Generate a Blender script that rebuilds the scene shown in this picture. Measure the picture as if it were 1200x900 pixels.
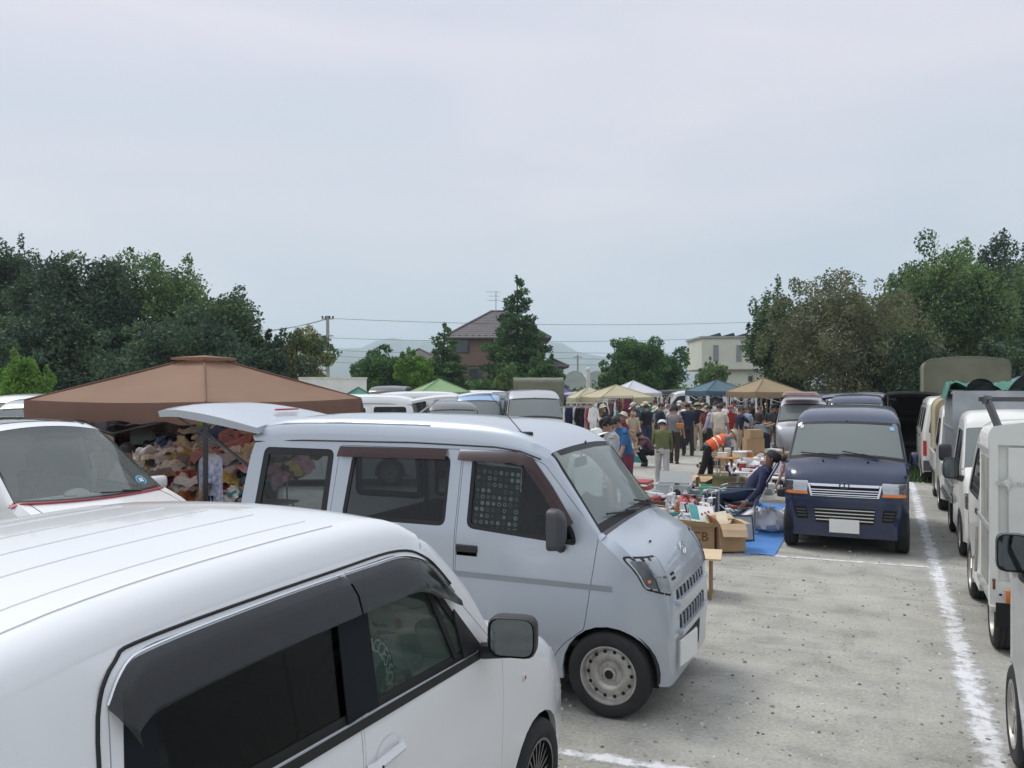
import bpy, bmesh, math, random
import numpy as np
from mathutils import Vector, Matrix
from mathutils.geometry import delaunay_2d_cdt
for o in list(bpy.data.objects): bpy.data.objects.remove(o)
SC = bpy.context.scene; COL = SC.collection
RR = random.Random(11)
PI = math.pi
# ---------------------------------------------------------------- camera
YAW = math.radians(24.156); CAMH = 2.15; FPX = 970.0
cam = bpy.data.cameras.new('camera'); camo = bpy.data.objects.new('camera', cam); COL.objects.link(camo)
camo.location = (0, 0, CAMH); camo.rotation_euler = (PI/2, 0, YAW)
cam.sensor_width = 36; cam.lens = FPX*36/1200; cam.shift_y = 2/1200.0
cam.clip_start = .05; cam.clip_end = 20000
SC.camera = camo
SC.view_settings.view_transform = 'Standard'; SC.view_settings.look = 'None'
SC.view_settings.exposure = .24; SC.view_settings.gamma = 1
SC.render.resolution_x = 1024; SC.render.resolution_y = 768
SC.cycles.max_bounces = 8; SC.cycles.transparent_max_bounces = 12
# ---------------------------------------------------------------- sky and sun
SUN_EL, SUN_AZ = math.radians(60), math.radians(-75)      # azimuth from +Y towards +X
W = bpy.data.worlds.new('World'); SC.world = W; W.use_nodes = True
nt = W.node_tree; N = nt.nodes; L = nt.links
for n in list(N): N.remove(n)
out = N.new('ShaderNodeOutputWorld'); bg = N.new('ShaderNodeBackground'); L.new(bg.outputs[0], out.inputs[0])
sky = N.new('ShaderNodeTexSky'); sky.sky_type = 'NISHITA'; sky.sun_disc = False
sky.sun_elevation = SUN_EL; sky.sun_rotation = SUN_AZ; sky.air_density = 1; sky.dust_density = 3
tc = N.new('ShaderNodeTexCoord'); sep = N.new('ShaderNodeSeparateXYZ'); L.new(tc.outputs['Generated'], sep.inputs[0])
# overcast cloud sheet: brightness rises smoothly from the horizon up to the zenith
rp_ = N.new('ShaderNodeValToRGB'); L.new(sep.outputs[2], rp_.inputs[0])
cr = rp_.color_ramp; cr.elements[0].position = 0.0; cr.elements[0].color = (4.6, 5.5, 6.2, 1)
cr.elements[1].position = 1.0; cr.elements[1].color = (9.8, 10.2, 11.0, 1)
for p, c_ in ((.08, (5.6, 6.2, 6.75)), (.2, (6.3, 6.4, 7.0)), (.42, (6.45, 6.4, 7.15)), (.65, (7.6, 7.9, 8.7))):
    e = cr.elements.new(p); e.color = (*c_, 1)
mp = N.new('ShaderNodeMapping'); mp.inputs['Scale'].default_value = (1.0, 1.0, 4.2); mp.inputs['Location'].default_value = (.7, .3, .1)
L.new(tc.outputs['Generated'], mp.inputs[0])
nz = N.new('ShaderNodeTexNoise'); nz.inputs['Scale'].default_value = 1.7; nz.inputs['Detail'].default_value = 4
nz.inputs['Roughness'].default_value = .45; nz.inputs['Distortion'].default_value = .5; L.new(mp.outputs[0], nz.inputs[0])
cl = N.new('ShaderNodeValToRGB'); L.new(nz.outputs[0], cl.inputs[0])
cl.color_ramp.elements[0].position = .32; cl.color_ramp.elements[0].color = (.86, .93, .965, 1)
cl.color_ramp.elements[1].position = .68; cl.color_ramp.elements[1].color = (1.1, 1.075, 1.06, 1)
mu = N.new('ShaderNodeMix'); mu.data_type = 'RGBA'; mu.blend_type = 'MULTIPLY'; mu.inputs[0].default_value = 1
L.new(rp_.outputs[0], mu.inputs[6]); L.new(cl.outputs[0], mu.inputs[7])
mx = N.new('ShaderNodeMix'); mx.data_type = 'RGBA'; mx.inputs[0].default_value = .93
L.new(sky.outputs[0], mx.inputs[6]); L.new(mu.outputs[2], mx.inputs[7])
L.new(mx.outputs[2], bg.inputs[0]); bg.inputs[1].default_value = .1
sun = bpy.data.lights.new('sun', 'SUN'); sun.energy = 1.5; sun.angle = math.radians(20); sun.color = (1, .96, .9)
so = bpy.data.objects.new('sun', sun); COL.objects.link(so)
so.rotation_euler = (PI/2-SUN_EL, 0, PI-SUN_AZ)   # light arrives from azimuth SUN_AZ
# ---------------------------------------------------------------- helpers
_m = {}
def mat(name, col, rough=.6, metal=0, coat=0, var=.12, vs=4, bump=0, bs=60, spec=.5, trans=0, var2=None):
    if name in _m: return _m[name]
    m = bpy.data.materials.new(name); m.use_nodes = True; t = m.node_tree; b = t.nodes['Principled BSDF']
    b.inputs['Roughness'].default_value = rough; b.inputs['Metallic'].default_value = metal
    b.inputs['Coat Weight'].default_value = coat; b.inputs['Coat Roughness'].default_value = .06
    b.inputs['Specular IOR Level'].default_value = spec
    b.inputs['Base Color'].default_value = (*col, 1)
    g = t.nodes.new('ShaderNodeTexCoord')
    if var:
        n = t.nodes.new('ShaderNodeTexNoise'); n.inputs['Scale'].default_value = vs; n.inputs['Detail'].default_value = 5
        t.links.new(g.outputs['Object'], n.inputs[0])
        r = t.nodes.new('ShaderNodeValToRGB'); t.links.new(n.outputs[0], r.inputs[0])
        r.color_ramp.elements[0].position = .3; r.color_ramp.elements[1].position = .7
        lo = var2 if var2 else tuple(c*(1-var) for c in col)
        r.color_ramp.elements[0].color = (*lo, 1); r.color_ramp.elements[1].color = (*[min(1, c*(1+var)) for c in col], 1)
        t.links.new(r.outputs[0], b.inputs['Base Color'])
    if bump:
        n2 = t.nodes.new('ShaderNodeTexNoise'); n2.inputs['Scale'].default_value = bs; n2.inputs['Detail'].default_value = 4
        t.links.new(g.outputs['Object'], n2.inputs[0])
        bp = t.nodes.new('ShaderNodeBump'); bp.inputs['Strength'].default_value = bump; bp.inputs['Distance'].default_value = .01
        t.links.new(n2.outputs[0], bp.inputs['Height']); t.links.new(bp.outputs[0], b.inputs['Normal'])
    if trans:
        b.inputs['Transmission Weight'].default_value = trans
    _m[name] = m; return m
def glass(name, tint=(.5, .55, .55), rough=.02, ior=1.5, milk=0, mcol=(.5, .55, .53)):
    if name in _m: return _m[name]
    m = bpy.data.materials.new(name); m.use_nodes = True; t = m.node_tree
    for n in list(t.nodes): t.nodes.remove(n)
    o = t.nodes.new('ShaderNodeOutputMaterial'); mx = t.nodes.new('ShaderNodeMixShader')
    a = t.nodes.new('ShaderNodeBsdfTransparent'); a.inputs[0].default_value = (*tint, 1)
    b = t.nodes.new('ShaderNodeBsdfGlossy'); b.inputs['Roughness'].default_value = rough
    f = t.nodes.new('ShaderNodeFresnel'); f.inputs[0].default_value = ior
    t.links.new(f.outputs[0], mx.inputs[0]); t.links.new(a.outputs[0], mx.inputs[1]); t.links.new(b.outputs[0], mx.inputs[2])
    if milk:     # diffuse share: dust and milky plastic, plus window reflections painted in as colour
        d = t.nodes.new('ShaderNodeBsdfDiffuse'); d.inputs[0].default_value = (*mcol, 1); m2 = t.nodes.new('ShaderNodeMixShader'); m2.inputs[0].default_value = milk
        t.links.new(mx.outputs[0], m2.inputs[1]); t.links.new(d.outputs[0], m2.inputs[2]); t.links.new(m2.outputs[0], o.inputs[0])
    else: t.links.new(mx.outputs[0], o.inputs[0])
    _m[name] = m; return m
def tag(o, label=None, cat=None, group=None, kind=None):
    if label: o['label'] = label
    if cat: o['category'] = cat
    if group: o['group'] = group
    if kind: o['kind'] = kind
    return o
def empty(name, loc=(0, 0, 0), rz=0, label=None, cat=None, group=None):
    o = bpy.data.objects.new(name, None); COL.objects.link(o); o.location = loc; o.rotation_euler = (0, 0, rz)
    o.empty_display_size = .1
    return tag(o, label, cat, group)
_kids = {}
def link(name, me, parent=None):
    o = bpy.data.objects.new(name, me); COL.objects.link(o)
    if parent is not None:
        o.parent = parent; _kids.setdefault(parent.name, []).append(o)
    return o
def copytree(o, loc=None, rz=None, label=None, parent=None, scale=None, mats=None):
    c = o.copy(); COL.objects.link(c)
    if parent is not None:
        c.parent = parent; _kids.setdefault(parent.name, []).append(c)
    if loc is not None: c.location = loc
    if rz is not None: c.rotation_euler = (0, 0, rz)
    if scale is not None: c.scale = scale
    if label: c['label'] = label
    if mats and c.type == 'MESH':
        hit = [i for i, m in enumerate(c.data.materials) if m and m.name in mats]
        for i in hit:
            nm = mats[c.data.materials[i].name]
            c.material_slots[i].link = 'OBJECT'; c.material_slots[i].material = nm
    for k in list(_kids.get(o.name, [])): copytree(k, parent=c, mats=mats)
    return c
def rot_m(rx=0, ry=0, rz=0, loc=(0, 0, 0)):
    return Matrix.Translation(loc) @ Matrix.Rotation(rz, 4, 'Z') @ Matrix.Rotation(ry, 4, 'Y') @ Matrix.Rotation(rx, 4, 'X')
class MB:
    def __init__(s): s.v = []; s.f = []; s.m = []; s.s = []
    def add(s, vs, fs, m=0, sm=False, M=None):
        k = len(s.v)
        if M is not None: vs = [tuple(M @ Vector(p)) for p in vs]
        s.v += [tuple(p) for p in vs]
        for f in fs: s.f.append(tuple(i+k for i in f)); s.m.append(m); s.s.append(sm)
        return s
    def box(s, x0, x1, y0, y1, z0, z1, m=0, M=None):
        return s.add([(x0, y0, z0), (x1, y0, z0), (x1, y1, z0), (x0, y1, z0), (x0, y0, z1), (x1, y0, z1), (x1, y1, z1), (x0, y1, z1)],
              [(0, 3, 2, 1), (4, 5, 6, 7), (0, 1, 5, 4), (1, 2, 6, 5), (2, 3, 7, 6), (3, 0, 4, 7)], m, False, M)
    def rbox(s, x0, x1, y0, y1, z0, z1, r=.02, n=2, m=0, M=None):
        # box with rounded vertical corners and a bevelled top and bottom
        def ring(z, ins):
            o = []
            rr = max(r-ins, .001)
            for cx, cy, a0 in ((x1-r, y1-r, 0), (x0+r, y1-r, PI/2), (x0+r, y0+r, PI), (x1-r, y0+r, 1.5*PI)):
                for i in range(n+1):
                    a = a0+PI/2*i/n; o.append((cx+rr*math.cos(a), cy+rr*math.sin(a), z))
            return o
        e = r*.6
        rs = [ring(z0, e), ring(z0+e, 0), ring(z1-e, 0), ring(z1, e)]
        k = len(rs[0]); vs = sum(rs, []); fs = []
        for j in range(3):
            for i in range(k): fs.append((j*k+i, j*k+(i+1) % k, (j+1)*k+(i+1) % k, (j+1)*k+i))
        fs.append(tuple(reversed(range(k)))); fs.append(tuple(range(3*k, 4*k)))
        return s.add(vs, fs, m, True, M)
    def tube(s, pts, r, n=8, m=0, cap=True, M=None, ell=None):
        pts = [Vector(p) for p in pts]; vs = []; fs = []
        rs = r if isinstance(r, (list, tuple)) else [r]*len(pts)
        pu = None
        for i, p in enumerate(pts):
            d = (pts[min(i+1, len(pts)-1)]-pts[max(i-1, 0)]).normalized()
            if pu is None:
                u = d.cross(Vector((0, 0, 1)));
                if u.length < 1e-3: u = Vector((1, 0, 0))
            else: u = pu-d*pu.dot(d)
            u.normalize(); pu = u; w = u.cross(d)
            for k in range(n):
                a = 2*PI*k/n; e = ell[i] if ell else 1
                vs.append(p+u*(rs[i]*math.cos(a))+w*(rs[i]*e*math.sin(a)))
        for i in range(len(pts)-1):
            for k in range(n): fs.append((i*n+k, (i+1)*n+k, (i+1)*n+(k+1) % n, i*n+(k+1) % n))
        s.add(vs, fs, m, True, M)
        if cap:
            s.add(vs[:n], [tuple(range(n))], m, False, M); s.add(vs[-n:], [tuple(reversed(range(n)))], m, False, M)
        return s
    def lathe(s, prof, n=24, m=0, M=None, sm=True, close=False):
        # prof: (radius, height) about local Z
        vs = []; fs = []
        for r, z in prof:
            for k in range(n):
                a = 2*PI*k/n; vs.append((r*math.cos(a), r*math.sin(a), z))
        for j in range(len(prof)-1):
            for k in range(n): fs.append((j*n+k, j*n+(k+1) % n, (j+1)*n+(k+1) % n, (j+1)*n+k))
        if close: fs.append(tuple(range((len(prof)-1)*n, len(prof)*n)))
        return s.add(vs, fs, m, sm, M)
    def ball(s, c, r, n=10, m=0, M=None):
        rx, ry, rz = r if isinstance(r, (tuple, list)) else (r, r, r)
        h = n//2; vs = [(c[0], c[1], c[2]+rz)]; fs = []
        for j in range(1, h):
            t = PI*j/h
            for k in range(n):
                a = 2*PI*k/n; vs.append((c[0]+rx*math.sin(t)*math.cos(a), c[1]+ry*math.sin(t)*math.sin(a), c[2]+rz*math.cos(t)))
        vs.append((c[0], c[1], c[2]-rz)); e = len(vs)-1
        for k in range(n):
            fs.append((0, 1+k, 1+(k+1) % n)); fs.append((e, 1+(h-2)*n+(k+1) % n, 1+(h-2)*n+k))
        for j in range(h-2):
            for k in range(n): fs.append((1+j*n+k, 1+(j+1)*n+k, 1+(j+1)*n+(k+1) % n, 1+j*n+(k+1) % n))
        return s.add(vs, fs, m, True, M)
    def poly(s, pts, m=0, M=None): return s.add(pts, [tuple(range(len(pts)))], m, False, M)
    def prism(s, pts, h, m=0, M=None):
        # 2D outline (x,y) extruded along z by h
        n = len(pts)
        s.add([(p[0], p[1], 0) for p in pts]+[(p[0], p[1], h) for p in pts],
              [tuple(reversed(range(n))), tuple(range(n, 2*n))]+[(i, (i+1) % n, n+(i+1) % n, n+i) for i in range(n)], m, False, M)
        return s
    def mesh(s, name, mats):
        me = bpy.data.meshes.new(name); me.from_pydata(s.v, [], s.f)
        for x in (mats if isinstance(mats, (list, tuple)) else [mats]): me.materials.append(x)
        me.polygons.foreach_set('material_index', s.m); me.polygons.foreach_set('use_smooth', s.s); me.update()
        return me
    def build(s, name, mats, parent=None):
        me = s.mesh(name, mats)
        if any(s.s): me.set_sharp_from_angle(angle=math.radians(38))
        return link(name, me, parent)
def rp(pts, r=.03, n=3):
    """round the corners of a polygon; pts may carry their own radius as third item"""
    o = []; k = len(pts)
    for i in range(k):
        p = Vector(pts[i][:2]); a = Vector(pts[i-1][:2])-p; b = Vector(pts[(i+1) % k][:2])-p
        rr = pts[i][2] if len(pts[i]) > 2 else r
        q = min(rr, a.length*.45, b.length*.45)
        if q < 1e-4: o.append(tuple(p)); continue
        A = p+a.normalized()*q; B = p+b.normalized()*q
        for j in range(n+1):
            t = j/n; o.append(tuple(A*(1-t)**2+p*2*t*(1-t)+B*t*t))
    return o
def area2(p): return sum(p[i-1][0]*p[i][1]-p[i][0]*p[i-1][1] for i in range(len(p)))/2
def inset(p, d):
    s = 1 if area2(p) > 0 else -1; o = []; k = len(p)
    for i in range(k):
        a = Vector(p[i])-Vector(p[i-1]); b = Vector(p[(i+1) % k])-Vector(p[i])
        if a.length < 1e-6: a = b
        if b.length < 1e-6: b = a
        n = (Vector((-a.y, a.x)).normalized()+Vector((-b.y, b.x)).normalized())
        if n.length < 1e-5: n = Vector((-a.y, a.x))
        n.normalize(); o.append((p[i][0]+n.x*d*s, p[i][1]+n.y*d*s))
    return o
def resample(p, res, closed=True):
    o = []; k = len(p)
    for i in range(k if closed else k-1):
        a = Vector(p[i]); b = Vector(p[(i+1) % k]); n = max(1, int(math.ceil((b-a).length/res)))
        for j in range(n): o.append(tuple(a.lerp(b, j/n)))
    if not closed: o.append(tuple(p[-1]))
    return o
def inside(x, y, P):
    c = False; k = len(P); j = k-1
    for i in range(k):
        xi, yi = P[i]; xj, yj = P[j]
        if (yi > y) != (yj > y) and x < (xj-xi)*(y-yi)/(yj-yi)+xi: c = not c
        j = i
    return c
def patch(outline, holes, f, res=.07, rim=.012, rimdir=None, mb=None, m=0):
    """2D outline with holes -> curved sheet through f(a,b)->(x,y,z), with rims going inwards"""
    mb = mb or MB()
    loops = [resample(outline, res)]+[resample(h, res) for h in holes]
    vs = []; es = []
    for lp in loops:
        k = len(vs); vs += [Vector(p) for p in lp]; n = len(lp); es += [(k+i, k+(i+1) % n) for i in range(n)]
    B = list(vs)
    x0 = min(p[0] for p in loops[0]); x1 = max(p[0] for p in loops[0]); y0 = min(p[1] for p in loops[0]); y1 = max(p[1] for p in loops[0])
    bn = np.array([tuple(b) for b in B])
    nx = int((x1-x0)/res); ny = int((y1-y0)/res)
    for i in range(1, nx+1):
        for j in range(1, ny+1):
            x = x0+i*res; y = y0+j*res
            if inside(x, y, loops[0]) and not any(inside(x, y, h) for h in loops[1:]):
                if np.min(np.hypot(bn[:, 0]-x, bn[:, 1]-y)) > res*.45: vs.append(Vector((x, y)))
    V, E_, F_, *_ = delaunay_2d_cdt(vs, es, [], 0, 1e-6)
    P3 = [f(p[0], p[1]) for p in V]; fs = []
    for t in F_:
        cx = sum(V[i][0] for i in t)/3; cy = sum(V[i][1] for i in t)/3
        if inside(cx, cy, loops[0]) and not any(inside(cx, cy, h) for h in loops[1:]): fs.append(tuple(t))
    # orientation: compare with rim direction
    if rimdir is not None and fs:
        n = Vector((0, 0, 0))
        for t in fs[:: max(1, len(fs)//20)]:
            a, b, c = [Vector(P3[i]) for i in t]; n += (b-a).cross(c-a)
        if n.dot(Vector(rimdir)) > 0: fs = [tuple(reversed(t)) for t in fs]
    mb.add(P3, fs, m, True)
    if rim and rimdir is not None:
        rd = Vector(rimdir)*rim
        for lp in loops:
            q = [Vector(f(p[0], p[1])) for p in lp]; n = len(q)
            mb.add([tuple(a) for a in q]+[tuple(a+rd) for a in q], [(i, (i+1) % n, n+(i+1) % n, n+i) for i in range(n)], m, False)
    return mb
def cr_spline(rows, sub=4):
    """Catmull-Rom through rows of equal-length tuples; a repeated row makes a sharp corner"""
    o = []; k = len(rows)
    for i in range(k-1):
        p1, p2 = rows[i], rows[i+1]
        if p1[:2] == p2[:2]: continue
        p0 = rows[i-1] if i > 0 else p1; p3 = rows[i+2] if i+2 < k else p2
        if p0[:2] == p1[:2]: p0 = p1
        for j in range(sub):
            t = j/sub
            o.append(tuple(.5*((2*b)+(-a+c)*t+(2*a-5*b+4*c-d)*t*t+(-a+3*b-3*c+d)*t**3) for a, b, c, d in zip(p0, p1, p2, p3)))
    o.append(tuple(rows[-1])); return o
def lerp(a, b, t): return a+(b-a)*t
def interp(x, xs, ys):
    if x <= xs[0]: return ys[0]
    for i in range(1, len(xs)):
        if x <= xs[i]: return lerp(ys[i-1], ys[i], (x-xs[i-1])/(xs[i]-xs[i-1]))
    return ys[-1]
# ---------------------------------------------------------------- common materials
M_tyre = mat('tyre_rubber', (.018, .018, .019), .75, var=.3, vs=9, bump=.3, bs=90)
M_steel = mat('wheel_steel', (.42, .40, .37), .42, metal=.5, var=.25, vs=14)
M_alloy = mat('dark_alloy', (.025, .025, .028), .3, metal=.4, coat=.4)
M_black = mat('black_plastic', (.02, .021, .023), .45, var=.15)
M_grey = mat('grey_plastic', (.07, .072, .078), .5, var=.1)
M_hole = mat('deep_black', (.006, .006, .007), .8, var=0)
M_rub = mat('window_rubber', (.012, .012, .013), .6, var=0)
M_chrome = mat('chrome', (.75, .76, .78), .12, metal=1, var=0)
M_amber = mat('amber_lens', (.75, .2, .02), .15, coat=.6, var=.1)
M_red = mat('red_lens', (.45, .02, .02), .15, coat=.6, var=.1)
M_lens = glass('headlight_lens', (.93, .95, .96), .03, 1.5)
M_reflector = mat('lamp_reflector', (.78, .79, .8), .4, metal=.55, var=.12, vs=25)
M_plate = mat('number_plate_white', (.78, .78, .76), .5, var=.04)
M_platey = mat('number_plate_yellow', (.75, .55, .05), .5, var=.04)
M_seat = mat('seat_fabric', (.045, .047, .052), .9, var=.25, vs=20)
M_seatg = mat('seat_fabric_grey', (.16, .16, .165), .9, var=.2, vs=20)
M_mirror = mat('mirror_glass', (.15, .175, .19), .04, metal=1, var=0)
G_clear = glass('clear_glass', (.62, .68, .66))
G_green = glass('green_glass', (.74, .87, .79), .02, 1.6, .10, (.3, .45, .38))
G_dark = glass('privacy_glass', (.05, .055, .06))
G_mid = glass('tinted_glass', (.22, .25, .26))
G_wind = glass('windscreen_glass', (.55, .64, .60), .02, 1.9, .28, (.55, .63, .61))
M_visor = glass('smoke_visor', (.10, .11, .12), .08, 1.65, .02, (.2, .22, .24))
M_visorb = glass('brown_visor', (.16, .09, .085), .1, 1.6, .35, (.11, .06, .058))
# ---------------------------------------------------------------- vehicles
def paint(name, col, metal=.0, rough=.32, var=.03):
    if name in _m: return _m[name]
    m = mat(name, col, rough, metal=metal, coat=.7, var=var, vs=1.2)
    t = m.node_tree; b = t.nodes['Principled BSDF']
    # light dust: roughness and a slight tone change, more on the lower body
    g = t.nodes.new('ShaderNodeTexCoord'); n = t.nodes.new('ShaderNodeTexNoise'); n.inputs['Scale'].default_value = 7; n.inputs['Detail'].default_value = 8
    t.links.new(g.outputs['Object'], n.inputs[0])
    r = t.nodes.new('ShaderNodeMapRange'); r.inputs[1].default_value = .35; r.inputs[2].default_value = .75; r.inputs[3].default_value = rough-.02; r.inputs[4].default_value = rough+.05
    t.links.new(n.outputs[0], r.inputs[0]); (t.links.new(r.outputs[0], b.inputs['Roughness']) if metal else None); n.inputs['Detail'].default_value = 2
    sp = t.nodes.new('ShaderNodeSeparateXYZ'); t.links.new(g.outputs['Object'], sp.inputs[0])
    h = t.nodes.new('ShaderNodeMapRange'); h.inputs[1].default_value = .75; h.inputs[2].default_value = .2; h.inputs[3].default_value = 0; h.inputs[4].default_value = .35 if sum(col) > .5 else .06
    t.links.new(sp.outputs[2], h.inputs[0])
    ml = t.nodes.new('ShaderNodeMath'); ml.operation = 'MULTIPLY'; t.links.new(h.outputs[0], ml.inputs[0]); t.links.new(n.outputs[0], ml.inputs[1])
    src = b.inputs['Base Color'].links[0].from_socket if b.inputs['Base Color'].links else None
    mx = t.nodes.new('ShaderNodeMix'); mx.data_type = 'RGBA'; t.links.new(ml.outputs[0], mx.inputs[0])
    if src: t.links.new(src, mx.inputs[6])
    else: mx.inputs[6].default_value = (*col, 1)
    mx.inputs[7].default_value = (.30, .28, .25, 1); t.links.new(mx.outputs[2], b.inputs['Base Color'])
    return m
_wheels = {}
def wheel_meshes(style, r=.28, w=.155):
    key = (style, round(r, 3))
    if key in _wheels: return _wheels[key]
    t = MB(); rr = r*.655
    M = Matrix.Rotation(-PI/2, 4, 'X')          # local Z becomes +Y (outer side)
    h = w/2
    prof = [(rr*.96, -h*.9), (rr*1.08, -h), (r*.93, -h*.96), (r*.985, -h*.72)]
    for z in (-.5, -.02, .46): prof += [(r, h*(z-.06)), (r*.972, h*(z-.04)), (r*.972, h*z), (r, h*(z+.02))]
    prof += [(r*.985, h*.72), (r*.95, h*.93), (r*.88, h*1.02), (r*.78, h*1.04), (rr*1.1, h), (rr*1.0, h*.88)]
    t.lathe(prof, 40, 0, M)
    rim = MB()
    if style == 'steel':
        rim.lathe([(rr*1.02, h*.86), (rr*1.03, h*.95), (rr*.97, h*.96), (rr*.93, h*.8), (rr*.9, h*.35), (rr*.84, h*.3), (rr*.74, h*.42), (rr*.6, h*.55), (rr*.52, h*.52), (rr*.42, h*.3), (rr*.36, h*.32), (rr*.25, h*.36), (rr*.24, h*.6), (rr*.17, h*.66), (.001, h*.66)], 40, 0, M)
        for k in range(14):
            a = 2*PI*k/14
            rim.lathe([(.001, h*.53), (rr*.068, h*.53)], 10, 1, M @ Matrix.Translation((rr*.79*math.cos(a), rr*.79*math.sin(a), -h*.1)) @ Matrix.Rotation(0, 4, 'X'))
        for k in range(4):
            a = 2*PI*k/4+.5
            rim.lathe([(rr*.055, h*.3), (rr*.055, h*.5), (.001, h*.52)], 6, 0, M @ Matrix.Translation((rr*.35*math.cos(a), rr*.35*math.sin(a), 0)))
        rim.lathe([(rr*.16, h*.67), (.001, h*.67)], 16, 1, M)
        mats = [M_steel, M_hole]
    elif style == 'alloy':
        rim.lathe([(rr*1.03, h*.9), (rr*1.02, h*.98), (rr*.95, h*.98), (rr*.93, h*.7), (rr*.9, -h*.2), (.001, -h*.2)], 40, 0, M)
        for k in range(20):
            a = 2*PI*k/20
            rim.box(rr*.1, rr*.95, -.006, .006, h*.55, h*.8, 0, M @ Matrix.Rotation(a, 4, 'Z'))
        rim.lathe([(rr*.2, h*.5), (rr*.2, h*.88), (.001, h*.9)], 16, 0, M)
        mats = [M_alloy]
    else:    # silver hub cap / spoke
        rim.lathe([(rr*1.03, h*.88), (rr*1.03, h*.98), (rr*.96, h*.98), (rr*.9, h*.7), (rr*.88, h*.2), (.001, h*.2)], 32, 0, M)
        for k in range(7):
            a = 2*PI*k/7; rim.box(rr*.1, rr*.93, -.018, .018, h*.4, h*.85, 0, M @ Matrix.Rotation(a, 4, 'Z'))
        rim.lathe([(rr*.24, h*.4), (rr*.22, h*.92), (.001, h*.95)], 16, 0, M)
        mats = [M_steel]
    a = t.mesh('tyre', [M_tyre]); b = rim.mesh('rim', mats); b.set_sharp_from_angle(angle=math.radians(40))
    _wheels[key] = (a, b); return a, b
def add_wheel(root, x, y, side, style, r=.28, w=.155, steer=0):
    a, b = wheel_meshes(style, r, w)
    t = link('wheel', a, root); t.location = (x, y, r); t.rotation_euler = (0, 0, (0 if side > 0 else PI)+steer)
    q = link('rim', b, t)
    return t
def arch_pts(cx, cz, r, n=14, z0=.22):
    """arch opening as points going from rear foot over the top to the front foot"""
    a0 = math.asin(max(-1, min(1, (z0-cz)/r)))
    return [(cx-r*math.cos(lerp(a0, PI-a0, i/n)), cz+r*math.sin(lerp(a0, PI-a0, i/n))) for i in range(n+1)]
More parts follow.
